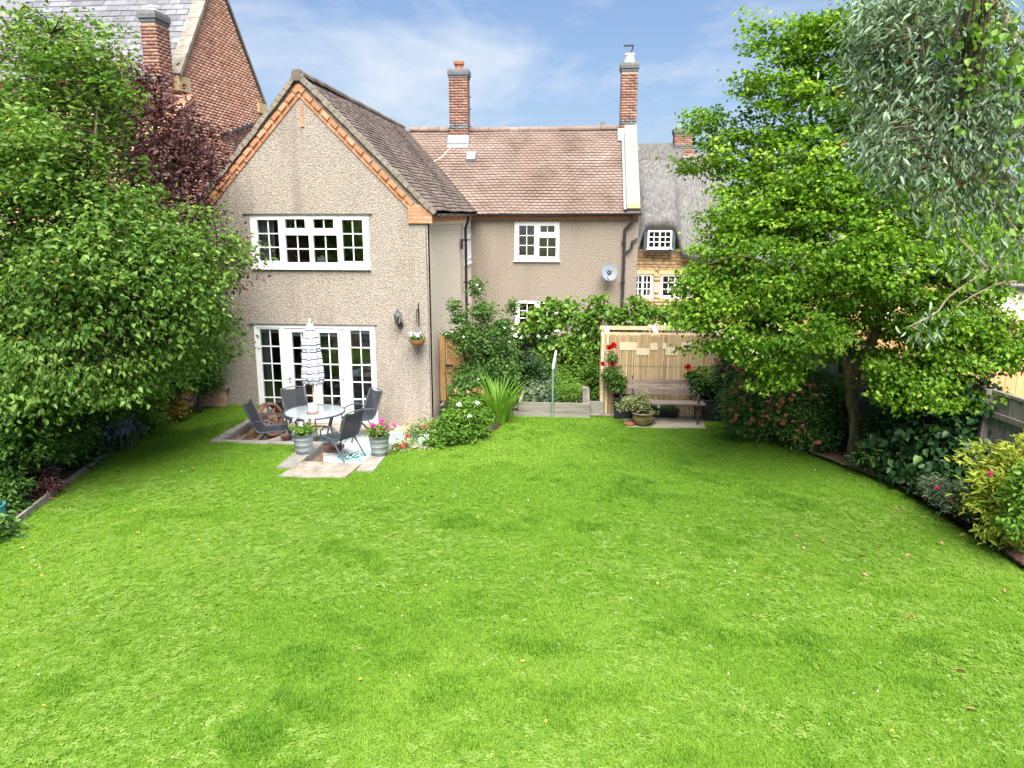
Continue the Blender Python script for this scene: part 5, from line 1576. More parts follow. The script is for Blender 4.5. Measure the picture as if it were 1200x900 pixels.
def pot(name, label, x, y, z, prof, mat, ribs=None, n=24, group=None, cat='pot'):
    t = thing(name, label, cat, (x, y, z), 0, group)
    b = MB(); b.lathe([(0, .005)] + prof, (x, y, z), n); b.build('pot', mat, t, smooth=True)
    top = [p for p in prof][-2]
    b = MB(); b.lathe([(0, top[1] - .04), (top[0] - .005, top[1] - .05)], (x, y, z), n); b.build('soil', 'soil', t)
    return t


pail = [(.12, 0), (.135, .01), (.142, .06), (.147, .065), (.145, .07), (.155, .16), (.161, .165), (.158, .17), (.168, .26), (.174, .265), (.171, .27), (.178, .33), (.192, .335), (.194, .35), (.182, .355), (.17, .35), (.165, .30)]
def flowerpot(x, y, z, label, mats):
    t = pot('flower_pot', label, x, y, z, pail, 'galvanised', group='grey ribbed flower pots on the patio coping')
    b = MB(); b.lathe([(.1955, .338), (.199, .352), (.188, .358), (.18, .352)], (x, y, z), 24); b.build('pot_rim', 'dark_frame', t)
    b = MB()
    for q in RNG.normal(size=(22, 2)) * .07: b.tube([(x + q[0] * .4, y + q[1] * .4, z + .3), (x + q[0] * 1.6, y + q[1] * 1.6, z + .5)], .004, 3)
    b.build('stem', 'green_stem', t)
    lv = Leaves(); p = RNG.normal(size=(80, 3)) * [.095, .08, .055] + [x, y, z + .43]
    spray(lv, p, 4, .03, .06, .034, tint=RNG.random(80) * .6 + .35); lv.build('foliage', 'bright_leaf', t)
    return t
t = flowerpot(-4.70, 12.40, .04, 'grey ribbed flower pot with pale lilac flowers on the left coping', None)
lv = Leaves()
for px, py in ((346, 492), (359, 492), (353, 497), (368, 491), (355, 489)):
    blossom(lv, np.array(at(px, py, 12.33)), .05, 7, (0, -.8, .6))
lv.build('blossoms', ['lilac_petal'], t)
t = flowerpot(-3.37, 12.42, .04, 'grey ribbed flower pot with magenta geraniums on the right coping', None)
lv = Leaves()
for px, py in ((440, 500), (447, 497), (445, 505), (453, 501), (461, 499), (449, 493), (438, 498)):
    for q in RNG.normal(size=(3, 3)) * .018: blossom(lv, np.array(at(px, py, 12.36)) + q, .035, 6, (0, -.8, .6))
lv.build('blossoms', ['magenta_petal'], t)
pot('blue_pot', 'small teal glazed pot behind the grey pot of lilac flowers', -4.82, 13.15, PATZ + .012, [(.09, 0), (.11, .02), (.13, .16), (.145, .28), (.15, .30), (.13, .30), (.12, .25)], 'teal_glaze')
pot('clay_pot', 'small terracotta pot on the patio under the rear left chair', -5.72, 14.15, PATZ + .012, [(.06, 0), (.075, .10), (.09, .10), (.092, .14), (.08, .14), (.07, .1)], 'terracotta')

# planters by the bench
def square_planter(x, y, label, s=.19, h=.46):
    t = thing('planter', label, 'planter', (x, y, .02), 0, 'black square planters beside the bench')
    b = MB(); a = s * .82
    for (z0, z1, r0, r1) in ((0, h - .03, a, s), ):
        V = [(x - r0, y - r0, .02), (x + r0, y - r0, .02), (x + r0, y + r0, .02), (x - r0, y + r0, .02), (x - r1, y - r1, z1), (x + r1, y - r1, z1), (x + r1, y + r1, z1), (x - r1, y + r1, z1)]
        b.add(V, [(3, 2, 1, 0), (0, 1, 5, 4), (1, 2, 6, 5), (2, 3, 7, 6), (3, 0, 4, 7)])
    b.build('box', 'black_plastic', t)
    b = MB(); e = s + .015; i = s - .02
    for (x0, x1, y0, y1) in ((x - e, x + e, y - e, y - i), (x - e, x + e, y + i, y + e), (x - e, x - i, y - i, y + i), (x + i, x + e, y - i, y + i)): b.box(x0, x1, y0, y1, h - .035, h)
    b.build('planter_rim', 'black_plastic', t)
    b = MB(); b.box(x - i, x + i, y - i, y + i, h - .1, h - .05); b.build('soil', 'soil', t)
    return t
pl1 = square_planter(.93, 15.38, 'black square planter with a tall red rose left of the bench')
pl2 = square_planter(2.74, 15.36, 'black square planter with a red rose right of the bench', s=.21)
tr = thing('trough', 'black plastic trough of small plants on the paving behind the bench', 'trough', (1.75, 15.36, .02))
b = MB(); V = [(1.32, 15.38, .03), (2.05, 15.38, .03), (2.05, 15.53, .03), (1.32, 15.53, .03), (1.29, 15.345, .20), (2.08, 15.345, .20), (2.08, 15.56, .20), (1.29, 15.56, .20)]
b.add(V, [(3, 2, 1, 0), (0, 1, 5, 4), (1, 2, 6, 5), (2, 3, 7, 6), (3, 0, 4, 7)]); b.box(1.28, 2.09, 15.335, 15.36, .185, .21); b.build('box', 'black_plastic', tr)
b = MB(); b.box(1.3, 2.07, 15.37, 15.55, .14, .175); b.build('soil', 'soil', tr)
b = MB(); b.box(1.64, 1.72, 15.42, 15.425, .17, .29); b.build('plant_tag', 'white_ceramic', tr)
lv = Leaves(); p = RNG.uniform([1.35, 15.4, .2], [2.03, 15.52, .30], (60, 3)); spray(lv, p, 4, .03, .07, .03); lv.build('foliage', 'shrub_leaf', tr)
gp = pot('glazed_pot', 'brown glazed pot with a variegated shrub in front of the bench', 1.30, 14.80, .03, [(.11, 0), (.13, .01), (.19, .09), (.205, .16), (.195, .22), (.21, .235), (.225, .25), (.215, .262), (.19, .25), (.18, .2)], 'olive_glaze', cat='pot')
b = MB(); b.lathe([(.206, .232), (.226, .246), (.217, .262)], (1.30, 14.80, .03), 24); b.build('pot_rim', 'cream_paint', gp)
b = MB(); b.lathe([(0, .0), (.09, 0), (.115, .035), (.108, .038), (.085, .012), (0, .012)], (1.04, 14.78, .022), 20); tag(b.build('saucer', 'pot_clay'), 'empty terracotta saucer on the paving beside the glazed pot', 'saucer')
# teal glazed things in the left border
pot('blue_pot', 'teal glazed pot half hidden among pale leaves in the left border', -8.35, 10.85, .06, [(.10, 0), (.13, .02), (.16, .15), (.15, .24), (.165, .26), (.14, .26), (.13, .2)], 'teal_glaze')
pot('blue_pot', 'teal glazed pot at the very left edge of the border', -7.72, 8.95, .06, [(.12, 0), (.15, .02), (.18, .15), (.17, .24), (.185, .27), (.16, .27), (.15, .2)], 'teal_glaze')

# ================================================================ TREES
def tree(name, label, limbs, blobs, leaf, per, k, L, W, bark='bark', spread=.10, flat=.5, twig_every=1, twig_r=.012, extra=None, group=None,
         up=1.0, rnd=.8, droop=.3, out=.5, shell=.45, cat='tree', tv=.22, kindcrown='stuff', young=0.0, sag=.12):
    base = limbs[0][0][0]
    t = thing(name, label, cat, (base[0], base[1], base[2]), 0, group)
    b = MB()
    skel = []
    for pts, rad in limbs:
        P = [np.array(p, float) for p in pts]
        # smooth the limb into a gently crooked curve
        Q, R = [], []
        for i in range(len(P) - 1):
            for s in range(4):
                u = s / 4
                p0, p1, p2, p3 = P[max(i - 1, 0)], P[i], P[i + 1], P[min(i + 2, len(P) - 1)]
                q = .5 * (2 * p1 + (p2 - p0) * u + (2 * p0 - 5 * p1 + 4 * p2 - p3) * u * u + (3 * p1 - p0 - 3 * p2 + p3) * u ** 3)
                Q.append(q + RNG.normal(size=3) * .15 * (rad[i] * (1 - u) + rad[i + 1] * u)); R.append(rad[i] * (1 - u) + rad[i + 1] * u)
        Q.append(P[-1]); R.append(rad[-1])
        b.tube(Q, R, 9 if R[0] > .05 else 6)
        skel += along(Q, .10)
    b.build('trunk', bark, t, smooth=True)
    pads, own = pads_in(blobs, per, shell, k, L * W * .6)
    tw = MB(); twigs(tw, skel, pads, twig_r, twig_every, sag)
    o = tw.build('twigs', 'twig' if bark == 'bark' else bark, t); o['kind'] = 'stuff'
    lv = Leaves()
    bt = np.array([RNG.normal(0, .05) for _ in blobs])
    c = np.average(np.array([q[:3] for q in blobs]), axis=0, weights=[q[3] ** 2 for q in blobs])
    spray(lv, pads, k, spread, L, W, up, rnd, droop, flat, tint=np.clip(.42 + young + bt[own] + RNG.normal(0, .19, len(pads)), 0, 1), centre=c - [0, 0, .5], out=out, tv=tv)
    mats = [leaf]
    if extra:
        n = int(len(pads) * k * extra[1]); P = pads[RNG.integers(0, len(pads), n)] + RNG.normal(size=(n, 3)) * spread
        d = rdir(n); d[:, 2] -= .6; lv.add(P, d, RNG.normal(size=(n, 3)) + [0, 0, .5], L, W, RNG.random(n), 1); mats.append(extra[0])
    lv.build('crown', mats, t, kind=kindcrown)
    return t


A = lambda px, py, Y: at(px, py, Y)
# --- the bright green maple on the right
TB = (4.62, 12.66, -.02)
fk = A(1002, 470, 12.66)
limbs = [([TB, (4.60, 12.66, .5), A(999, 480, 12.66), A(995, 440, 12.7)], [.11, .092, .08, .075]),
         ([A(996, 448, 12.7), A(1020, 405, 12.5), A(1036, 350, 12.4), A(1042, 280, 12.4), A(1030, 180, 12.5), A(1010, 90, 12.6), A(1000, 30, 12.6)], [.085, .075, .065, .055, .04, .025, .01]),
         ([A(995, 445, 12.7), A(985, 390, 12.8), A(972, 330, 12.8), A(960, 240, 12.9), A(950, 140, 12.9), A(940, 50, 12.9)], [.08, .065, .055, .04, .03, .01]),
         ([A(985, 390, 12.8), A(955, 345, 12.3), A(915, 320, 12.0), A(870, 300, 11.8), A(830, 310, 11.7)], [.05, .04, .035, .02, .01]),
         ([A(972, 330, 12.8), A(930, 260, 13.2), A(880, 190, 13.4), A(840, 160, 13.5)], [.045, .035, .02, .01]),
         ([A(988, 420, 12.75), A(940, 405, 12.3), A(880, 390, 11.9), A(830, 382, 11.7)], [.04, .03, .02, .01]),
         ([A(1036, 350, 12.4), A(1080, 330, 12.0), A(1130, 340, 11.8), A(1180, 380, 11.6)], [.045, .035, .02, .01]),
         ([A(1000, 455, 12.6), A(1040, 440, 12.0), A(1090, 450, 11.7), A(1140, 455, 11.5)], [.04, .03, .02, .01]),
         ([A(1042, 280, 12.4), A(1090, 220, 12.3), A(1120, 150, 12.5)], [.04, .03, .01])]
mb = [(826, 150, 13.4, .40), (862, 178, 13.3, .62), (906, 108, 13.0, .66), (950, 50, 12.9, .55), (1000, 30, 12.6, .60), (965, 130, 12.7, .85), (1020, 110, 12.6, .85), (880, 242, 12.9, .75),
      (955, 215, 12.2, .95), (1035, 225, 12.2, .95), (838, 300, 12.2, .52), (900, 320, 11.9, .85), (975, 305, 11.8, .95), (1055, 310, 11.9, .9), (822, 362, 11.8, .45), (868, 395, 11.8, .68),
      (930, 385, 11.6, .8), (1005, 395, 13.4, .7), (1085, 385, 12.0, .7), (1130, 415, 11.8, .6), (1175, 400, 11.8, .6), (1050, 452, 11.7, .5), (1100, 462, 11.4, .45),
      (915, 425, 11.6, .5), (920, 185, 12.8, .75), (960, 60, 12.9, .6), (850, 270, 12.6, .5), (880, 262, 12.4, .55), (930, 255, 12.2, .6), (1150, 470, 11.4, .36), (845, 352, 11.8, .5), (1100, 230, 12.6, .8), (1130, 320, 12.4, .7), (1065, 40, 13, .7), (1150, 110, 13.2, .8), (975, 250, 13.8, 1.0),
      (1060, 150, 13.6, .9), (1000, 340, 13.8, .9), (860, 330, 13, .6), (815, 330, 12.0, .3), (812, 195, 13.4, .28), (893, 40, 13, .32), (1120, 285, 11.8, .6), (1110, 370, 11.7, .55), (1060, 420, 11.9, .45), (1020, 280, 11.7, .6), (1150, 345, 12.2, .42), (1185, 395, 12.0, .42), (1185, 300, 12.4, .45)]
blobs = [bl(px, py, Y, r * .97, r * .76, r * 1.0) for px, py, Y, r in mb]
tree('maple_tree', 'bright green leafy maple tree on the lawn edge before the dark fence', limbs, blobs, 'maple_leaf', 1.0, 38, .068, .054, spread=.12, flat=.38, out=.3, droop=.35, twig_every=2, shell=.35, twig_r=.006)

# --- the broad apple tree on the left
AB = (-9.6, 11.6, 0)
limbs = [([AB, (-9.5, 11.6, 1.0), (-9.4, 11.6, 1.9)], [.20, .17, .15]),
         ([(-9.4, 11.6, 1.8), A(60, 330, 11.2), A(105, 250, 10.9), A(110, 190, 10.9), A(115, 110, 11.2)], [.11, .08, .05, .03, .01]),
         ([(-9.4, 11.6, 1.9), A(30, 260, 11.4), A(50, 150, 11.4), A(60, 40, 11.4)], [.11, .08, .05, .01]),
         ([A(60, 330, 11.2), A(140, 315, 11.4), A(210, 297, 11.8), A(262, 295, 12.2)], [.06, .045, .03, .01]),
         ([(-9.4, 11.6, 1.7), A(60, 400, 10.6), A(140, 395, 10.4), A(190, 400, 10.8)], [.09, .06, .03, .01]),
         ([(-9.5, 11.6, 1.9), A(-60, 250, 10), A(-90, 130, 9.8)], [.10, .06, .01])]
mb = [(35, 55, 11.6, .75, .5), (105, 50, 11.4, .5, .4), (122, 100, 11.2, .32, .45), (60, 150, 11.4, 1.1, .75), (80, 175, 11.0, .5, .7), (50, 250, 11.0, 1.1, 1), (130, 265, 10.8, .8, 1), (205, 275, 11.6, .42, .8), (262, 298, 12.2, .38, .6),
      (50, 345, 10.6, 1.1, 1), (130, 345, 10.6, 1.0, 1), (205, 345, 11.4, .7, .9), (225, 392, 12.4, .7, 1.1), (150, 410, 11.2, .9, 1), (60, 420, 10.4, 1.0, .9), (-60, 180, 10.6, 1.3, .8), (-60, 360, 10, 1.3, .8), (238, 330, 12.4, .4, .6),
      (180, 300, 11.0, .7, 1), (90, 110, 11.4, .8, .6), (20, 190, 10, .8, .9), (80, 208, 10.8, .5, .9), (85, 60, 11.2, .6, .4), (135, 248, 11, .4, .7), (245, 300, 11.9, .3, .5), (235, 260, 11.8, .25, .5), (275, 292, 12.3, .2, .5), (190, 380, 11, .6, .8), (20, 430, 9.6, .7, .8), (60, 455, 9.9, .4, .6), (110, 440, 10.3, .6, .8), (5, 470, 9.4, .5, .5), (100, 300, 10.2, .8, 1)]
blobs = [bl(px, py, Y, r, r * .8, r, w) for px, py, Y, r, w in mb]
tree('apple_tree', 'broad leafy green apple tree overhanging the left border and lawn', limbs, blobs, 'apple_leaf', 1.05, 18, .085, .052, spread=.16, flat=.5, out=.45, droop=.45, twig_every=1, extra=('gold_leaf', .004), shell=.42, rnd=.9)

# --- climbing shrub against the corner of the gable
limbs = [([(-7.9, 15.0, 0), (-7.85, 15.1, .8), (-7.8, 15.2, 1.6)], [.05, .04, .01]), ([(-7.9, 15.0, .5), (-8.3, 14.8, 1.3), (-8.3, 14.8, 1.9)], [.04, .03, .01])]
mb = [(225, 400, 15.0, .45), (232, 435, 15.1, .42), (205, 430, 14.6, .6), (190, 405, 14.4, .6), (245, 372, 15.2, .32), (238, 450, 15.3, .26), (175, 440, 14.0, .6), (262, 410, 15.2, .12), (215, 370, 15.0, .4)]
tree('climbing_shrub', 'leafy climbing shrub covering the left corner of the gable around the blue basket', limbs, [bl(a, c, d, e) for a, c, d, e in mb], 'shrub_leaf', 1.8, 16, .10, .055, spread=.11, cat='shrub', shell=.35, out=.3)

# --- purple leaved tree behind
PB = (-8.6, 14.6, 0)
limbs = [([PB, (-8.6, 14.6, 2.0), A(165, 240, 14.5), A(170, 170, 14.4)], [.11, .10, .08, .06]),
         ([A(165, 240, 14.5), A(200, 190, 14.3), A(230, 150, 14.2)], [.06, .04, .01]), ([A(168, 190, 14.4), A(140, 120, 14.3), A(110, 70, 14.3)], [.06, .04, .01]),
         ([A(168, 200, 14.4), A(185, 130, 14.5), A(175, 90, 14.5)], [.05, .03, .01]), ([A(165, 250, 14.5), A(215, 290, 14.2), A(262, 318, 14.4)], [.05, .03, .01])]
mb = [(88, 68, 14.4, .5, .5), (128, 98, 14.4, .6, 1), (160, 90, 14.4, .42, .7), (175, 160, 14.4, .8, 1.1), (218, 178, 14.2, .62, 1), (238, 152, 14.2, .35, .7), (135, 130, 14.6, .8, 1), (222, 215, 14.2, .5, .8), (205, 240, 14.2, .6, .8),
      (235, 262, 14.3, .4, .5), (258, 310, 14.4, .42, .6), (225, 318, 14.2, .5, .7), (100, 150, 14.6, .8, .8), (60, 90, 14.6, .7, .5), (170, 215, 14.6, .7, .9), (242, 195, 14.3, .3, .7), (140, 125, 12.9, .34, 1), (165, 195, 12.7, .34, 1), (110, 85, 13.0, .32, .8), (95, 120, 12.4, .22, .8), (190, 235, 12.9, .3, .8), (160, 225, 12.4, .25, .8), (245, 325, 14.0, .34, .9), (270, 312, 14.3, .26, .8), (20, 60, 14.8, .6, .4), (275, 285, 14.4, .25, .4), (195, 128, 14.3, .4, .8)]
tree('purple_tree', 'dark purple leaved plum tree in front of the red brick house', limbs, [bl(a, c, d, e, e * .85, e, w) for a, c, d, e, w in mb], 'purple_leaf', .62, 16, .085, .052, spread=.20, flat=.6, shell=.35, out=.4)

# --- eucalyptus leaning in from the right
EB = (6.3, 8.6, 0)
limbs = [([EB, (6.2, 8.5, 1.6), A(1275, 320, 8.4), A(1240, 200, 8.4), A(1190, 60, 8.3), A(1150, -60, 8.2)], [.13, .12, .10, .085, .07, .05]),
         ([A(1262, 320, 8.4), A(1200, 284, 8.0), A(1170, 240, 7.9), A(1150, 215, 7.9), A(1110, 180, 7.9), A(1092, 130, 8.0), A(1080, 40, 8.1)], [.04, .034, .03, .026, .022, .018, .008]),
         ([A(1255, 215, 8.4), A(1180, 210, 8.2), A(1130, 196, 8.1), A(1100, 150, 8.1), A(1062, 110, 8.2)], [.034, .03, .022, .014, .006]),
         ([A(1275, 340, 8.4), A(1200, 312, 7.8), A(1160, 314, 7.8), A(1140, 296, 7.8), A(1122, 274, 7.8), A(1125, 240, 7.9)], [.030, .024, .018, .015, .012, .006]),
         ([A(1160, 314, 7.8), A(1130, 335, 7.7), A(1110, 350, 7.7), A(1095, 368, 7.7), A(1060, 385, 7.7)], [.016, .013, .010, .008, .004]),
         ([A(1270, 345, 8.2), A(1190, 330, 7.7), A(1150, 342, 7.7), A(1120, 360, 7.6)], [.018, .014, .01, .004]),
         ([A(1210, 110, 8.3), A(1140, 60, 8.2), A(1090, 20, 8.3), A(1040, 5, 8.4)], [.04, .028, .018, .008])]
mb = [(1050, 55, 8.3, .42), (1028, 110, 8.4, .32), (1095, 55, 8.2, .5), (1085, 120, 8.1, .5), (1050, 165, 8.1, .36), (1130, 110, 8.2, .5), (1120, 180, 8.0, .42), (1075, 205, 8.0, .30), (1025, 70, 8.5, .3), (1080, 5, 8.3, .5), (1030, 20, 8.4, .36),
      (1165, 150, 8.0, .42), (1185, 220, 7.9, .34), (1150, 235, 7.9, .26), (1110, 245, 7.8, .20), (1175, 60, 8.2, .42), (1200, 120, 8.1, .4), (1140, 20, 8.3, .4), (1085, 382, 7.7, .13), (1125, 300, 7.8, .10), (1040, 200, 8.1, .16), (1180, 300, 7.8, .2), (1018, 150, 8.4, .14)]
blobs = [bl(px, py, Y, r, r * .9, r) for px, py, Y, r in mb]
tree('eucalyptus_tree', 'grey green eucalyptus leaning in from the right with red tinged leaves', limbs, blobs, 'gum_leaf', .5, 12, .088, .028, bark='pale_bark', spread=.115, flat=.9, up=.4, rnd=1.0, droop=.95, out=.3, twig_r=.006,
     extra=('gum_red_leaf', .009), shell=.3, sag=.05)
# --- creeper hanging on the eucalyptus stem
cr_ = thing('creeper', 'brown stemmed creeper with yellow green leaves hanging down the eucalyptus at the top right', 'creeper', A(1140, 110, 7.8))
b = MB()
for k in range(46):
    x0 = 1140 + RNG.normal() * 9
    p0, p1, p2 = A(x0 + 8, -30, 7.85), A(x0 + RNG.normal() * 5, 40, 7.8 + RNG.normal() * .05), A(x0 - 6 + RNG.normal() * 6, 90 + RNG.random() * 40, 7.8 + RNG.normal() * .08)
    b.tube([p0, p1, p2], [.007, .006, .002], 4)
b.build('stems', 'twig', cr_)
lv = Leaves()
pp = np.array([A(1140 + RNG.normal() * 14, y, 7.75 + RNG.normal() * .1) for y in RNG.uniform(-20, 130, 56)] + [A(1190 + RNG.normal() * 14, y, 7.45 + RNG.normal() * .1) for y in RNG.uniform(10, 330, 46)] + [A(1160 + RNG.normal() * 26, y, 7.6) for y in RNG.uniform(150, 340, 16)])
spray(lv, pp, 4, .06, .075, .062, up=.5, rnd=.9, droop=.8, tv=.25)
lv.build('foliage', ['vine_leaf'], cr_)

# --- trees far beyond the roofs on the right
for (x, y, h, r) in ((13, 42, 5.2, 2.6), (19, 46, 6.0, 3.2), (24, 40, 5.0, 2.8)):
    limbs = [([(x, y, 0), (x, y, h * .45), (x + .3, y, h * .8)], [.25, .2, .06])]
    blobs = [(x + RNG.normal() * r * .4, y + RNG.normal() * r * .4, h * .62 + RNG.normal() * r * .3, r * .62, r * .62, r * .55, .35) for _ in range(7)]
    lab = {13: 'distant round green tree nearest the cottage roofs', 19: 'tallest distant green tree beyond the gravel yard', 24: 'distant green tree farthest to the right beyond the yard'}[x]
    tree('distant_tree', lab, limbs, blobs, 'shrub_leaf', 3.5, 26, .30, .2, spread=.38, twig_every=6, group='trees far beyond the yard', twig_r=.03)

# ================================================================ SHRUBS AND PLANTS
def shrub(name, label, base, blobs, leaf, cov, k, L, W, spread=.07, flowers=None, nstem=9, stem='twig', cat='shrub', **kw):
    t = thing(name, label, cat, base)
    pads, own = pads_in(blobs, cov, kw.pop('shell', .3), k, L * W * .6)
    b = MB()
    bb = np.array(base, float)
    for i in range(nstem):
        q = pads[int(RNG.integers(len(pads)))]
        b.tube([bb + RNG.normal(size=3) * [.05, .05, 0], (bb + q) / 2 + RNG.normal(size=3) * .05 + [0, 0, .06], q], [.014, .010, .004], 5)
    twigs(b, [bb + (q - bb) * u for q in pads[:nstem * 3] for u in (.3, .6, .9)], pads, .006, 3, .05, 3)
    b.build('stems', stem, t)
    lv = Leaves()
    c = np.mean([q[:3] for q in blobs], 0) - [0, 0, .2]
    spray(lv, pads, k, spread, L, W, centre=c, **kw)
    lv.build('foliage', leaf, t)
    if flowers:
        mat, pos, r, n = flowers
        lf = Leaves()
        for q in pos: blossom(lf, q, r * RNG.uniform(.8, 1.2), n, (RNG.normal() * .3, -.7, .8), mi=0)
        lf.build('blossoms', mat, t)
    return t


def surf(blobs, n, lo=-.2):
    """Points on the camera-facing upper surface of a group of ellipsoids."""
    out = []
    while len(out) < n:
        q = blobs[int(RNG.integers(len(blobs)))]
        d = nrm(RNG.normal(size=3)); d[1] = -abs(d[1]); d[2] = max(d[2], lo)
        out.append(np.array(q[:3]) + d * np.array(q[3:6]) * 1.05)
    return out


# tall white flowered shrub by the gate
B = [bl(a, c, d, e, f) for a, c, d, e, f in [(560, 440, 15.9, .48, .42), (575, 400, 16.0, .42, .4), (548, 395, 15.9, .30, .34), (585, 430, 16.0, .42, .5), (565, 365, 16.0, .22, .26), (558, 340, 16.0, .10, .26), (538, 372, 15.9, .13, .17),
                                            (602, 362, 16.1, .10, .24), (590, 385, 16.0, .18, .2), (528, 392, 15.8, .10, .08), (533, 358, 15.9, .09, .12), (548, 455, 15.6, .38, .3)]]
shrub('mallow_shrub', 'tall dark green shrub with a few white flowers beside the garden gate', (-2.2, 16.0, 0), B, 'shrub_leaf', 1.9, 13, .062, .036, spread=.075, flowers=('white_petal', surf(B, 16, 0), .035, 6), nstem=14)
# dense dark shrub between gate shrub and fence
B = [bl(a, c, d, e, f) for a, c, d, e, f in [(610, 430, 16.8, .34, .4), (628, 440, 16.9, .3, .4), (600, 450, 16.5, .3, .3)]]
shrub('evergreen_shrub', 'glossy dark green shrub against the grey fence left of the vine', (-1.35, 16.7, 0), B, 'dark_leaf', 1.9, 14, .08, .045)
# front rose bush
B = [bl(a, c, d, e, f) for a, c, d, e, f in [(538, 500, 13.4, .36, .32), (556, 494, 13.6, .28, .28), (520, 505, 13.2, .26, .28), (544, 480, 13.7, .28, .22), (512, 520, 13.0, .20, .14)]]
fl = [A(*q) for q in [(550, 488, 13.2), (560, 472, 13.5), (538, 474, 13.4)]]
rosebush = shrub('rose_bush', 'bushy green rose with white and blush flowers in the bed at the patio corner', (-1.95, 13.6, .03), B, 'bright_leaf', 1.9, 13, .062, .036, spread=.07, flowers=('white_petal', fl, .05, 8), nstem=12, tb=-.05)
lf = Leaves()
for q in [(558, 458, 13.9), (563, 460, 13.9), (549, 462, 13.8), (535, 459, 13.8), (567, 462, 14.0)]:
    p = np.array(A(*q)); lf.add(p[None] + RNG.normal(size=(5, 3)) * .008, RNG.normal(size=(5, 3)) * .25 + [0, -.1, 1], RNG.normal(size=(5, 3)), .075, .035, RNG.random(5))
lf.build('rose_buds', 'coral_petal', rosebush)
# bedding flowers over the right coping
B = [bl(a, c, d, e, f) for a, c, d, e, f in [(478, 533, 12.9, .22, .12), (495, 528, 13.0, .2, .12), (470, 525, 12.9, .14, .12), (505, 540, 12.8, .16, .07), (490, 541, 12.6, .2, .06)]]
shrub('bedding_plants', 'low pale green bedding plants with red flowers beside the right pot', (-3.0, 12.9, .03), B, 'cream_leaf', 1.9, 10, .055, .03, flowers=('red_petal', [A(475, 522, 12.75), A(470, 523, 12.75), A(477, 512, 12.8), A(498, 501, 13.2)] + [A(504, 500, 13.2)], .045, 8), nstem=8, stem='green_stem', cat='plant')
B = [bl(a, c, d, e, f) for a, c, d, e, f in [(465, 537, 12.65, .12, .09), (478, 540, 12.6, .12, .08), (483, 510, 13.2, .14, .2)]]
shrub('bedding_plants', 'wispy cream flowered bedding plant behind the red flowers on the coping', (-2.95, 13.15, .03), [bl(483, 508, 13.3, .12, .16), bl(495, 500, 13.4, .14, .14)], 'cream_leaf', 1.9, 7, .05, .022, nstem=10, stem='green_stem', cat='plant')
shrub('bedding_plants', 'dark green leafy plant at the foot of the right grey pot', (-3.1, 12.7, .03), B[:2], 'bright_leaf', 1.9, 9, .06, .035, nstem=5, stem='green_stem', cat='plant')


def blades(name, label, base, n, L, w, leaf, lean=.55, cat='plant', spread=.12, flowers=None):
    """A clump of long arching sword leaves, each a folded ribbon."""
    t = thing(name, label, cat, base)
    V, F, T = [], [], []
    for i in range(n):
        a = RNG.uniform(0, 2 * math.pi); d = np.array([math.cos(a), math.sin(a), 0]); s = np.array([-d[1], d[0], 0])
        ln = L * RNG.uniform(.6, 1.1); le = lean * RNG.uniform(.2, 1.2); p = np.array(base) + d * RNG.random() * spread
        tint = RNG.random(); k0 = len(V); K = 6
        for j in range(K + 1):
            u = j / K
            q = p + d * ln * le * u ** 1.6 + np.array([0, 0, ln * (u - .45 * le * u ** 2.6)])
            ww = w * (1 - u) ** .6 * (.55 + .45 * min(1, u * 4)) / 2 + .0008
            V += [q - s * ww, q + d * ww * .3 - [0, 0, ww * .5], q + s * ww]
        for j in range(K):
            o = k0 + j * 3
            F += [(o, o + 1, o + 4, o + 3), (o + 1, o + 2, o + 5, o + 4)]; T += [tint, tint]
    o = quadmesh('blades', np.array(V), np.array(F), t, leaf, None, np.array(T)); o['kind'] = 'stuff'
    return t


blades('sword_leaf_clump', 'tall clump of bright green sword shaped leaves beside the raised bed', (-1.55, 14.75, .02), 150, 1.05, .036, 'blade_leaf', lean=.62, spread=.22)
blades('sword_leaf_clump', 'arching green grassy clump beside the right planter under the maple', (3.35, 15.3, .02), 90, .75, .026, 'shrub_leaf', lean=.8, spread=.12)
# vegetables in the raised bed
veg = thing('vegetables', 'mixed leafy vegetables growing in the grey raised bed', 'vegetables', (-.5, 16.2, .235))
lv = Leaves()
p = RNG.uniform([RX0 + .15, RY0 + .2, .26], [-.45, RY1 - .3, .52], (130, 3)); spray(lv, p, 7, .05, .10, .06, mi=0, tv=.25)
p = RNG.uniform([-.5, RY0 + .2, .26], [RX1 - .18, RY1 - .3, .62], (190, 3)); spray(lv, p, 9, .05, .055, .03, mi=1, tv=.25)
lv.build('foliage', ['sage_leaf', 'bright_leaf'], veg)
# grapevine on the fence
B = [bl(a, c, d, e, f, .22) for a, c, d, e, f in [(635, 372, 17.5, .45, .32), (670, 372, 17.5, .55, .38), (710, 370, 17.5, .55, .36), (750, 368, 17.5, .5, .28), (785, 368, 17.5, .45, .2), (690, 395, 17.5, .5, .4), (730, 395, 17.4, .4, .4), (655, 400, 17.4, .35, .25),
                                                 (622, 385, 17.5, .25, .2), (810, 372, 17.6, .35, .15), (646, 355, 17.5, .22, .1), (700, 352, 17.5, .2, .1), (740, 352, 17.5, .15, .1)]]
gv = shrub('grapevine', 'lush bright green grapevine sprawling along the top of the grey fence', (.4, 17.5, 0), B, 'vine_leaf', 1.9, 9, .115, .10, spread=.09, nstem=22, up=.5, rnd=.7, droop=.7, cat='vine')
B = [bl(a, c, d, e, f, .18) for a, c, d, e, f in [(668, 430, 17.3, .35, .4), (655, 445, 17.2, .3, .3), (690, 420, 17.4, .22, .4), (640, 425, 17.3, .25, .3), (676, 412, 17.4, .3, .3)]]
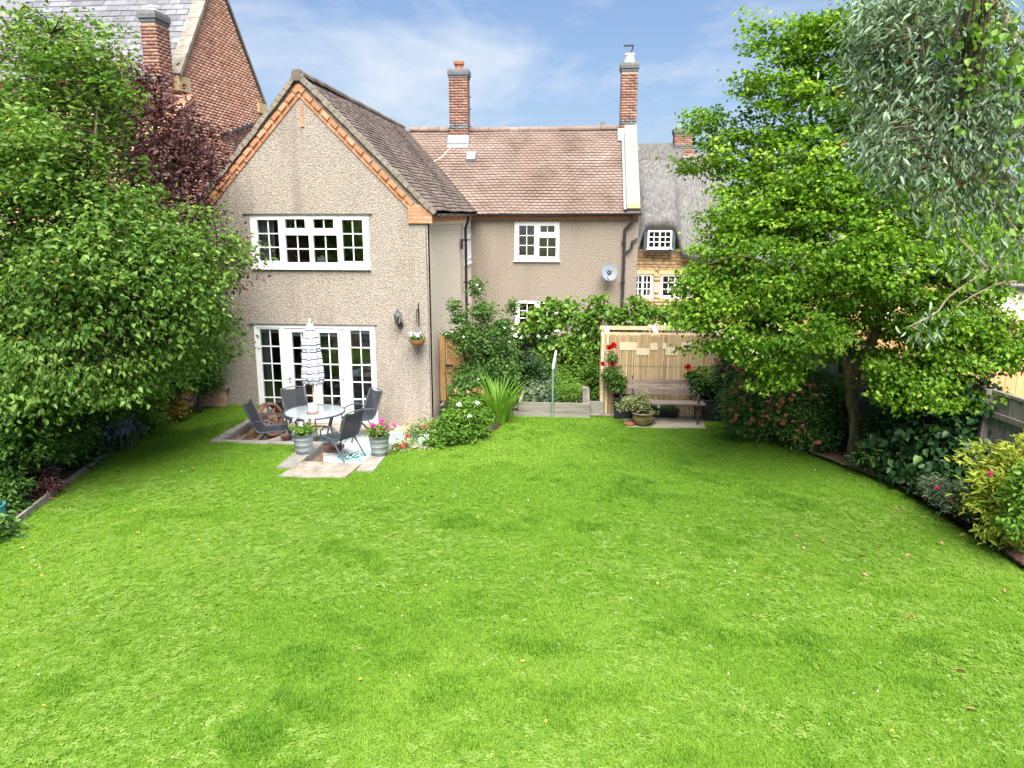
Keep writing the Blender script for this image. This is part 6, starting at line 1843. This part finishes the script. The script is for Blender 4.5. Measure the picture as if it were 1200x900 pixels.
shrub('golden_climber', 'yellow green climber on the grey fence below the grapevine', (0, 17.4, 0), B, 'vine_leaf', 1.9, 9, .065, .05, nstem=10, cat='climber', tb=.12)
B = [bl(a, c, d, e, f) for a, c, d, e, f in [(694, 440, 17.0, .22, .3), (697, 465, 16.8, .24, .25), (686, 455, 17.3, .3, .3)]]
shrub('fence_shrub', 'small leafy shrub squeezed between raised bed and bamboo screen', (.25, 17.0, 0), B, 'bright_leaf', 1.9, 11, .07, .04, tb=-.1)
fl = [A(q[0], q[1], 17.3) for q in [(604, 394), (612, 396), (620, 393), (631, 394), (608, 388), (640, 396)]]
shrub('white_climber', 'climber with white flowers at the left end of the grey fence', (-1.6, 17.6, 0), [bl(612, 396, 17.5, .26, .15), bl(640, 396, 17.5, .25, .12)], 'shrub_leaf', 1.9, 8, .07, .045, flowers=('white_petal', fl, .06, 6), cat='climber')


# red roses in the planters
def standard_rose(label, base, stems, blooms, leafblobs):
    t = thing('rose_plant', label, 'rose', base, 0, 'red roses in the black planters')
    b = MB()
    for s in stems: b.tube([base, *s], [.009, .007, .004, .003][:len(s) + 1], 5)
    b.build('stem', 'green_stem', t)
    lv = Leaves(); pads, own = pads_in(leafblobs, 2.2, .2, 8, .065 * .042 * .6); spray(lv, pads, 8, .05, .065, .042); lv.build('foliage', 'shrub_leaf', t)
    for q, r in blooms:
        lf = Leaves(); blossom(lf, q, r, 16, (0, -.8, .5), cup=1.2); blossom(lf, np.array(q) + [0, -.015, .01], r * .6, 10, (0, -.8, .5), cup=2); lf.build('rose', 'red_petal', t, kind=None)
    return t


standard_rose('tall red rose with three blooms climbing the left of the bamboo screen', (.93, 15.38, .40), [[A(722, 440, 15.4), A(718, 415, 15.4), A(717, 408, 15.4)], [A(716, 440, 15.4), A(706, 428, 15.4)], [A(724, 450, 15.4), A(720, 428, 15.4)]],
              [(A(714, 408, 15.36), .085), (A(719, 405, 15.36), .08), (A(706, 427, 15.36), .065), (A(718, 427, 15.36), .065)],
              [bl(718, 440, 15.4, .14, .16), bl(724, 452, 15.4, .16, .12), bl(728, 446, 15.4, .1, .14), bl(717, 420, 15.4, .07, .14), bl(712, 438, 15.4, .1, .1)])
standard_rose('red rose with two blooms in the planter right of the bench', (2.74, 15.36, .40), [[A(815, 450, 15.35), A(808, 440, 15.35), A(806, 433, 15.35)], [A(820, 448, 15.35), A(819, 434, 15.35)]],
              [(A(806, 431, 15.3), .085), (A(819, 433, 15.3), .06)], [bl(812, 440, 15.35, .14, .1), bl(822, 446, 15.35, .16, .14), bl(832, 448, 15.35, .14, .12), bl(818, 455, 15.35, .16, .08)])
# variegated shrub in the glazed pot
B = [bl(a, c, d, e, f) for a, c, d, e, f in [(745, 473, 14.8, .2, .15), (735, 470, 14.8, .12, .08), (756, 474, 14.8, .14, .1), (752, 464, 14.8, .08, .12), (762, 482, 14.8, .1, .06), (730, 475, 14.8, .1, .08)]]
shrub('variegated_shrub', 'cream and green variegated shrub growing in the glazed pot', (1.30, 14.80, .24), B, 'cream_leaf', .9, 8, .06, .024, nstem=14, spread=.05)
# plants right of the bamboo screen
B = [bl(a, c, d, e, f) for a, c, d, e, f in [(850, 450, 15.6, .42, .5), (868, 470, 15.3, .4, .4), (850, 425, 15.8, .3, .3), (880, 445, 15.6, .4, .5)]]
shrub('rose_bush', 'dark bushy shrub with dusky pink blooms right of the bamboo screen', (3.3, 15.9, 0), B, 'dark_leaf', 1.9, 12, .07, .04, flowers=('crimson_petal', [A(841, 424, 15.2), A(850, 432, 15.1), A(846, 440, 15.1), A(860, 430, 15.2)], .05, 10), tb=.15)
# coral flowered shrub under the maple
B = [bl(a, c, d, e, f) for a, c, d, e, f in [(905, 470, 14.0, .75, .6), (935, 480, 13.8, .65, .55), (880, 480, 13.8, .45, .45), (960, 470, 14.2, .6, .6), (930, 450, 14.2, .6, .45), (900, 440, 14.2, .5, .35), (950, 505, 13.5, .5, .3), (865, 475, 13.9, .25, .35)]]
fl = [q + RNG.normal(size=3) * .03 for q in surf(B, 260, -.3) if q[0] < 4.2][:200]
shrub('coral_flowered_shrub', 'wide dark shrub dotted with coral flowers under the maple', (3.65, 14.2, 0), B, 'shrub_leaf', 1.7, 13, .055, .034, spread=.09, flowers=('coral_petal', fl, .045, 9), tb=.22, nstem=16)
# dark filler under and behind the trunk
for (lab, base, bb_, leaf) in (('dark fern like plant at the foot of the maple trunk beside the ivy', (5.0, 12.6, 0), [(1040, 500, 12.5, .4, .3), (1060, 480, 12.6, .4, .4), (1025, 525, 12.2, .26, .18), (1050, 530, 12.0, .28, .16)], 'dark_leaf'),
                               ('low dark shrub between the maple trunk and the coral flowered shrub', (4.4, 13.6, 0), [(980, 505, 13.4, .3, .22), (970, 490, 13.8, .4, .4), (965, 520, 13.2, .28, .14)], 'dark_leaf'),
                               ('variegated small shrub just right of the maple trunk', (4.85, 12.2, 0), [(1022, 530, 12.0, .2, .16), (1012, 540, 12.1, .12, .1)], 'shrub_leaf')):
    shrub('border_shrub', lab, base, [bl(*q) for q in bb_], leaf, 2.0, 12, .07, .035)
# ivy covering the fence
def ivy_blob(px, py, Y, r, f): return bl(px, py, Y, r, f, .2)
B = [ivy_blob(*q) for q in [(1080, 480, 12.0, .45, .5), (1110, 470, 11.7, .4, .5), (1140, 470, 11.5, .35, .4), (1060, 520, 11.9, .4, .35), (1090, 520, 11.6, .45, .4), (1120, 520, 11.3, .4, .4), (1075, 555, 11.4, .38, .28), (1105, 560, 11.0, .36, .3),
                            (1130, 555, 10.9, .25, .3), (1150, 485, 11.3, .2, .25), (1055, 545, 11.7, .3, .2), (1100, 500, 11.7, .4, .4)]]
iv = shrub('ivy', 'dark glossy ivy mass climbing the fence on the right border', (5.35, 11.4, 0), B, 'ivy_leaf', 1.9, 8, .125, .115, spread=.10, nstem=18, up=.35, rnd=.6, droop=.8, cat='ivy', tv=.2, tb=-.1)
# yellow variegated shrub at the right edge
B = [bl(*q) for q in [(1180, 545, 9.6, .28, .3), (1160, 560, 9.6, .26, .25), (1200, 570, 9.5, .3, .3), (1130, 540, 9.7, .08, .05), (1145, 530, 9.7, .1, .1), (1175, 600, 9.4, .26, .2), (1190, 620, 9.2, .26, .16), (1150, 590, 9.6, .16, .14), (1165, 625, 9.3, .18, .1), (1215, 540, 9.5, .3, .35)]]
shrub('yellow_shrub', 'bright yellow and green variegated shrub at the right end of the border', (5.75, 9.6, 0), B, 'yellow_leaf', .85, 7, .098, .030, spread=.075, nstem=20, droop=.1, up=.8, tb=.3, shell=.15)
shrub('border_shrub', 'dark green leafy shrub behind the yellow variegated shrub', (5.95, 9.9, 0), [bl(1185, 560, 9.9, .35, .35), bl(1160, 590, 9.9, .3, .25), bl(1200, 610, 9.6, .3, .25)], 'dark_leaf', 1.6, 10, .09, .04)
B = [bl(1195, 585, 9.0, .16, .2), bl(1198, 615, 8.9, .2, .14), bl(1205, 560, 9.0, .15, .15)]
shrub('border_shrub', 'fresh green leafy plant in front of the yellow shrub at the picture edge', (5.75, 9.0, .05), B, 'bright_leaf', 1.9, 9, .07, .045)
shrub('blue_leaf_plant', 'low blue grey leafed plant with magenta flowers before the ivy', (5.25, 10.5, .05), [bl(1115, 580, 10.5, .28, .14), bl(1100, 570, 10.7, .2, .12)], 'sage_leaf', 1.9, 9, .06, .016, flowers=('crimson_petal', [A(1117, 586, 10.2), A(1098, 571, 10.4), A(1160, 556, 9.2)], .045, 10), cat='plant')
shrub('bedding_plants', 'small pink tipped bedding plant on the bark by the black edging', (5.3, 10.0, .05), [bl(1134, 596, 10.0, .13, .10)], 'cream_leaf', 1.9, 8, .06, .02, flowers=('pink_petal', [A(1130, 586, 9.9), A(1137, 588, 9.9)], .03, 6), cat='plant', stem='green_stem')

# left border understorey
for (name, lab, base, bb_, leaf, L, W, fl) in (
    ('border_shrub', 'fresh green shrub with spiky flower heads beside the yellow shrub', (-8.3, 13.4, .05), [(155, 475, 13.4, .45, .42), (170, 490, 13.3, .32, .3), (140, 490, 13.2, .35, .35), (175, 465, 13.6, .3, .3), (130, 470, 13.0, .4, .35), (160, 450, 13.6, .4, .35)], 'bright_leaf', .10, .04, None),
    ('yellow_shrub', 'small golden yellow leaved shrub in the left border near the house', (-8.2, 14.6, .05), [(200, 465, 14.4, .18, .18), (208, 478, 14.3, .18, .12), (215, 455, 14.5, .16, .1), (188, 458, 14.5, .16, .1), (195, 485, 14.2, .14, .1), (180, 460, 14.4, .1, .1)], 'gold_leaf', .06, .045, None),
    ('border_shrub', 'dark green understorey shrub filling the shade below the apple tree', (-9.4, 11.8, .05), [(60, 490, 11.6, .7, .55), (100, 480, 12, .6, .5), (20, 490, 11, .7, .6), (130, 460, 12.6, .6, .5), (-30, 480, 10.5, .8, .7), (90, 520, 11.8, .4, .3)], 'shrub_leaf', .10, .055, None),
    ('border_shrub', 'shady dark green shrub at the left picture edge under the drooping apple boughs', (-8.6, 10.0, .05), [(30, 520, 10.3, .5, .35), (0, 520, 9.8, .6, .45), (70, 515, 11.0, .45, .35), (20, 490, 10.2, .6, .4)], 'shrub_leaf', .09, .05, None),
    ('purple_acer', 'low purple leaved acer in the shade of the left border', (-8.6, 10.2, .05), [(25, 560, 10.2, .4, .32), (45, 575, 10.1, .32, .25), (15, 540, 10.4, .35, .3)], 'purple_leaf', .09, .025, None),
    ('pale_leaf_plant', 'pale variegated plant around the teal pot in the left border', (-8.15, 10.8, .05), [(60, 560, 10.9, .18, .16), (70, 580, 10.6, .16, .08), (50, 590, 10.4, .16, .1), (80, 588, 10.6, .12, .06), (58, 545, 11, .14, .1)], 'cream_leaf', .055, .03, None),
    ('border_shrub', 'light green shrub at the left picture edge beside the acer', (-8.5, 9.4, .05), [(5, 570, 9.5, .28, .25), (12, 595, 9.4, .22, .16), (-10, 590, 9.2, .3, .3)], 'shrub_leaf', .06, .03, None),
    ('border_shrub', 'leafy plant hanging over the edging at the left picture edge', (-7.75, 8.7, .05), [(12, 632, 8.7, .16, .12), (2, 645, 8.5, .16, .12), (-10, 620, 8.6, .25, .2)], 'shrub_leaf', .11, .05, None),
    ('border_shrub', 'dark fern clump in the left border below the apple tree', (-8.5, 11.4, .05), [(85, 545, 11.3, .3, .22), (65, 530, 11.4, .3, .25), (100, 530, 11.7, .25, .2)], 'dark_leaf', .13, .03, None)):
    Bq = [bl(*q) for q in bb_]
    shrub(name, lab, base, Bq, leaf, 2.1, 14, L, W, cat='shrub' if 'shrub' in name or 'acer' in name else 'plant')
# lavender and pink flower spikes
lav = thing('lavender', 'grey green lavender clump with violet spikes leaning over the lawn edge', 'lavender', (-8.1, 12.2, .05))
lv = Leaves(); n = 420
base_p = np.array([-8.15, 12.2, .06]) + RNG.normal(size=(n, 3)) * [.14, .14, .0]
d = np.stack([RNG.normal(.25, .5, n), RNG.normal(-.15, .5, n), RNG.uniform(.6, 1.2, n)], 1)
lv.add(base_p, d, RNG.normal(size=(n, 3)), RNG.uniform(.3, .62, n), .014, RNG.random(n)); lv.build('foliage', 'sage_leaf', lav)
lf = Leaves(); tip = base_p + nrm(d) * .55; tip = tip[::3]
for q in tip: lf.add(q[None] + RNG.normal(size=(3, 3)) * .012, RNG.normal(size=(3, 3)) * .3 + [0.1, 0, 1], RNG.normal(size=(3, 3)), .06, .022, RNG.random(3))
lf.build('blossoms', 'blue_petal', lav)
sp = thing('flower_spike', 'single pink flower spike standing in front of the dark left border', 'flower', A(107, 530, 12.0))
p0, p1 = np.array(A(104, 542, 12.0)), np.array(A(109, 520, 12.0))
b = MB(); b.tube([(p0[0], p0[1], .05), p0, p1], .006, 4); b.build('stem', 'green_stem', sp)
lf = Leaves()
for u in np.linspace(0, 1, 12): lf.add((p0 + (p1 - p0) * (.35 + .65 * u))[None] + RNG.normal(size=(6, 3)) * .02, RNG.normal(size=(6, 3)) + [0, 0, .3], RNG.normal(size=(6, 3)), .05, .04, RNG.random(6))
lf.build('blossoms', 'pink_petal', sp)

# ================================================================ GRASS, CLOVER, DAISIES, FALLEN LEAVES
def unlinked(name, V, F, mat):
    me = bpy.data.meshes.new(name); me.from_pydata([tuple(map(float, v)) for v in V], [], F); me.materials.append(MATS[mat]); me.update()
    return bpy.data.objects.new(name, me)


def tuft(seed, n, h, w, rad, lean):
    r = np.random.default_rng(seed); V, F = [], []
    for i in range(n):
        a = r.uniform(0, 2 * math.pi); d = np.array([math.cos(a), math.sin(a), 0]); s = np.array([-d[1], d[0], 0])
        a2 = r.uniform(0, 2 * math.pi); p = np.array([math.cos(a2), math.sin(a2), 0]) * rad * math.sqrt(r.random())
        L = h * r.uniform(.55, 1.15); le = lean * r.uniform(.2, 1.2); k = len(V)
        m = p + d * L * le * .35 + [0, 0, L * .6]; t = p + d * L * le + [0, 0, L * (1 - .35 * le)]
        V += [p - s * w / 2, p + s * w / 2, m + s * w * .42, m - s * w * .42, t]
        F += [(k, k + 1, k + 2, k + 3), (k + 3, k + 2, k + 4)]
    return V, F


def clover(seed, n, rad):
    r = np.random.default_rng(seed); V, F = [], []
    for i in range(n):
        c = np.array([r.normal() * rad, r.normal() * rad, r.uniform(.012, .034)]); a0 = r.uniform(0, 6.28)
        for q in range(3):
            a = a0 + q * 2.09; d = np.array([math.cos(a), math.sin(a), r.uniform(-.1, .25)]); s = np.array([-math.sin(a), math.cos(a), 0]); k = len(V); L = .013 * r.uniform(.7, 1.3)
            V += [c, c + d * L * .6 + s * L * .5, c + d * L * 1.05, c + d * L * .6 - s * L * .5]; F += [(k, k + 1, k + 2, k + 3)]
    return V, F


def scatter(name, label, P, rot, scl, tint, idx, sources, kind='stuff', cat=None):
    me = bpy.data.meshes.new(name)
    me.vertices.add(len(P)); me.vertices.foreach_set('co', np.ascontiguousarray(P, np.float32).ravel())
    for nm, ty, dat in (('rot', 'FLOAT_VECTOR', rot), ('scl', 'FLOAT_VECTOR', scl), ('tint', 'FLOAT', tint), ('idx', 'INT', idx)):
        a = me.attributes.new(nm, ty, 'POINT'); a.data.foreach_set('vector' if ty == 'FLOAT_VECTOR' else 'value', np.ascontiguousarray(dat, np.int32 if ty == 'INT' else np.float32).ravel())
    me.update()
    o = bpy.data.objects.new(name, me); COL.objects.link(o)
    tag(o, label, cat, None, kind)
    ng = bpy.data.node_groups.new(name, 'GeometryNodeTree')
    ng.interface.new_socket('Geometry', in_out='INPUT', socket_type='NodeSocketGeometry'); ng.interface.new_socket('Geometry', in_out='OUTPUT', socket_type='NodeSocketGeometry')
    N, Lk = ng.nodes, ng.links
    gi, go = N.new('NodeGroupInput'), N.new('NodeGroupOutput')
    iop = N.new('GeometryNodeInstanceOnPoints'); jg = N.new('GeometryNodeJoinGeometry')
    for s in sources:
        oi = N.new('GeometryNodeObjectInfo'); oi.inputs['Object'].default_value = s; oi.inputs['As Instance'].default_value = True
        Lk.new(oi.outputs['Geometry'], jg.inputs[0])
    def na(nm, ty):
        a = N.new('GeometryNodeInputNamedAttribute'); a.data_type = ty; a.inputs[0].default_value = nm; return a.outputs[0]
    e2r = N.new('FunctionNodeEulerToRotation'); Lk.new(na('rot', 'FLOAT_VECTOR'), e2r.inputs[0])
    Lk.new(gi.outputs[0], iop.inputs['Points']); Lk.new(jg.outputs[0], iop.inputs['Instance']); iop.inputs['Pick Instance'].default_value = True
    Lk.new(na('idx', 'INT'), iop.inputs['Instance Index']); Lk.new(e2r.outputs[0], iop.inputs['Rotation']); Lk.new(na('scl', 'FLOAT_VECTOR'), iop.inputs['Scale'])
    Lk.new(iop.outputs[0], go.inputs[0])
    md = o.modifiers.new('scatter', 'NODES'); md.node_group = ng
    return o


def edge_x(pts, y):
    ys_ = [p[1] for p in pts]; xs_ = [p[0] for p in pts]
    return np.interp(y, ys_, xs_)


def on_lawn(x, y):
    m = (x > edge_x(LEFT_EDGE, y) - .02) & (x < edge_x(RIGHT_EDGE, y) + .0)
    for a, b_, c, d in [(-6.66, -2.5, 12.92, 15.8), (-4.85, -3.27, 11.66, 13.1), (-4.62, -3.60, 11.27, 12.0), (-2.7, -1.75, 13.6, 15.8), (-1.3, 3.2, 15.25, 15.8), (1.04, 2.52, 14.68, 15.6)]:
        m &= ~((x > a) & (x < b_) & (y > c) & (y < d))
    return m


def lawn_pts(n, y0, y1):
    y = RNG.uniform(y0, y1, n); x = RNG.uniform(-8.6, 6.4, n)
    vis = (x > -.80 * y - 2.6) & (x < .66 * y + 2.8)
    k = on_lawn(x, y) & vis
    return x[k], y[k]


def zlawn(x, y):
    d = np.ones_like(x)
    for (a, b_, c, e) in [(-6.9, -2.5, 11.1, 15.9), (-1.4, 3.2, 14.6, 16)]:
        dx_ = np.maximum(np.maximum(a - x, 0), x - b_); dy_ = np.maximum(np.maximum(c - y, 0), y - e)
        d = np.minimum(d, np.hypot(dx_, dy_))
    return (0.035 * (vnoise(x, y, 0.45, 3) - 0.5) + 0.02 * (vnoise(x, y, 1.3, 4) - 0.5)) * np.minimum(1, d) - .004


xs_l, ys_l = [], []
for n, a, c in ((190000, 3.0, 6.5), (110000, 6.5, 9.5), (90000, 9.5, 12.5), (80000, 12.5, 15.7)):
    x, y = lawn_pts(n, a, c); xs_l.append(x); ys_l.append(y)
for x0, y0, x1, y1 in ((-6.68, 12.9, -4.9, 12.9), (-6.69, 12.9, -6.69, 15.6), (-4.9, 11.62, -4.9, 12.9), (-4.7, 11.2, -3.6, 11.2), (-3.24, 11.58, -3.24, 12.85), (-1.3, 15.22, .3, 15.22), (.3, 15.42, 1.0, 15.42), (1.0, 14.6, 1.0, 15.4), (1.0, 14.58, 2.55, 14.6), (2.58, 14.6, 2.62, 15.4)):
    m_ = int(420 * math.hypot(x1 - x0, y1 - y0)); u = RNG.random(m_)
    xs_l.append(x0 + (x1 - x0) * u + RNG.normal(0, .028, m_)); ys_l.append(y0 + (y1 - y0) * u + RNG.normal(0, .028, m_))
gx, gy = np.concatenate(xs_l), np.concatenate(ys_l)
long_ = vnoise(gx, gy * 1.2, .9, 11) * .34 + vnoise(gx, gy * 1.3, 2.1, 12) * .42 + vnoise(gx, gy, 5, 13) * .24
lng = np.clip((long_ - .58) / .18, 0, 1)                         # rank, darker, taller patches the mower missed
pale = np.clip((vnoise(gx, gy, .4, 21) * .6 + vnoise(gx, gy, 1.7, 22) * .4 - .42) / .25, 0, 1)
n = len(gx)
tint = np.clip(.44 + .22 * pale - .26 * lng + RNG.normal(0, .13, n), 0, 1)
h = (RNG.uniform(.65, 1.15, n)) * (1 + .9 * lng)
scl = np.stack([1 + .35 * lng, 1 + .35 * lng, h], 1)
rot = np.stack([RNG.normal(0, .12, n), RNG.normal(0, .12, n), RNG.uniform(0, 6.28, n)], 1)
src = [unlinked('tuft', *tuft(s, 11, .040, .0048, .030, .9), 'grass_blade') for s in range(5)]
scatter('grass', 'short mown green lawn grass with rank darker patches', np.stack([gx, gy, zlawn(gx, gy)], 1), rot, scl, tint, RNG.integers(0, 5, n), src)
x, y = lawn_pts(44000, 3.2, 11.0)
cm = vnoise(x, y, .5, 31) * .6 + vnoise(x, y, 1.6, 32) * .4
ll = vnoise(x, y * 1.2, .9, 11) * .34 + vnoise(x, y * 1.3, 2.1, 12) * .42 + vnoise(x, y, 5, 13) * .24
k = (cm > .44 + .018 * (y - 5) + RNG.normal(0, .12, len(x))) & (ll < .62 + RNG.normal(0, .05, len(x)))
x, y = x[k], y[k]; n = len(x)
src = [unlinked('clover_sprig', *clover(s, 12, .022), 'clover_leaf') for s in range(4)]
s1 = RNG.uniform(.6, 1.25, n)
scatter('clover', 'pale clover and lawn weeds growing through the grass', np.stack([x, y, zlawn(x, y) + .006], 1), np.stack([np.zeros(n), np.zeros(n), RNG.uniform(0, 6.28, n)], 1), np.stack([s1, s1, RNG.uniform(.6, 1.2, n)], 1), RNG.random(n), RNG.integers(0, 4, n), src)
x, y = lawn_pts(1000, 4.3, 13.5)
k = vnoise(x, y, .6, 41) > .42; x, y = x[k], y[k]; n = len(x)
V, F = [], []
for q in range(8):
    a = q * .785; k0 = len(V); V += [(0, 0, .03), (.009 * math.cos(a - .3), .009 * math.sin(a - .3), .032), (.011 * math.cos(a), .011 * math.sin(a), .031), (.009 * math.cos(a + .3), .009 * math.sin(a + .3), .032)]; F.append((k0, k0 + 1, k0 + 2, k0 + 3))
src = [unlinked('daisy_head', V, F, 'white_petal')]
s1 = RNG.uniform(.6, 1.1, n)
scatter('daisies', 'tiny white daisies and clover heads dotted over the lawn', np.stack([x, y, zlawn(x, y)], 1), np.stack([RNG.normal(0, .3, n), RNG.normal(0, .3, n), RNG.uniform(0, 6.28, n)], 1), np.stack([s1, s1, s1], 1), RNG.random(n), np.zeros(n, int), src)


def fallen(name, label, group, pts, mat, L, W):
    me0 = None
    for i, (x, y) in enumerate(pts):
        if i % 5 == 0 or me0 is None:
            lv = Leaves(); lv.add([(0, 0, 0)], [(1, 0, 0)], [(0, RNG.normal() * .4, 1)], [L * RNG.uniform(.8, 1.2)], [W], [RNG.random()])
            o = lv.build(name, mat, None, kind=None, origin=(0, 0, 0)); me0 = o.data
        else:
            o = bpy.data.objects.new(name, me0); COL.objects.link(o)
        o.location = (x, y, float(zlawn(np.array([x]), np.array([y]))[0]) + RNG.uniform(.028, .045)); o.rotation_euler = (RNG.normal(0, .35), RNG.normal(0, .35), RNG.uniform(0, 6.28))
        tag(o, label, 'leaf', group)


def g0(px, py):
    d = _f * 900 + _r * (px - 600) - _u * (py - 450); t = -CAM_H / d[2]
    return d[0] * t, d[1] * t
yl = [(30, 627), (78, 649), (67, 660), (125, 622), (121, 625), (95, 609), (44, 665), (25, 645), (48, 676), (157, 602), (233, 635), (206, 655), (175, 609), (130, 730), (80, 700), (26, 690), (22, 784), (78, 706), (49, 831), (90, 812), (173, 818), (285, 678), (286, 740), (255, 659), (160, 627), (240, 640),
      (300, 692), (361, 538), (360, 514), (280, 866), (610, 780), (725, 862), (770, 690), (915, 668), (640, 845), (420, 800), (1042, 862), (500, 690), (560, 610), (700, 600)]
fallen('fallen_leaf', 'small yellow fallen leaf lying on the lawn', 'yellow fallen leaves on the lawn', [g0(*p) for p in yl], 'dead_leaf', .05, .03)
pk = [(1017, 679), (1080, 632), (1154, 689), (1179, 699), (943, 648), (933, 633), (910, 630), (876, 654), (917, 668), (1066, 726), (1070, 727), (1180, 655), (1107, 604), (1120, 621), (1124, 630), (1105, 642), (1042, 634), (1028, 640), (1060, 655), (1145, 838), (1055, 600), (1070, 590), (1100, 612), (1136, 615), (1144, 648), (1118, 790), (968, 640), (1005, 655), (135, 556), (228, 553), (263, 574), (150, 548)]
fallen('fallen_leaf', 'pinkish fallen leaf lying on the lawn', 'pinkish fallen leaves on the lawn', [g0(*p) for p in pk], 'pink_dead_leaf', .085, .03)

if __import__('os').environ.get('TRIS'):
    print('TRIS', sum(sum(len(p.vertices) - 2 for p in o.data.polygons) for o in SC.objects if o.type == 'MESH'))
    for o in sorted((o for o in SC.objects if o.type == 'MESH'), key=lambda o: -len(o.data.polygons))[:14]: print(o.name, o.parent and o.parent.name, len(o.data.polygons))
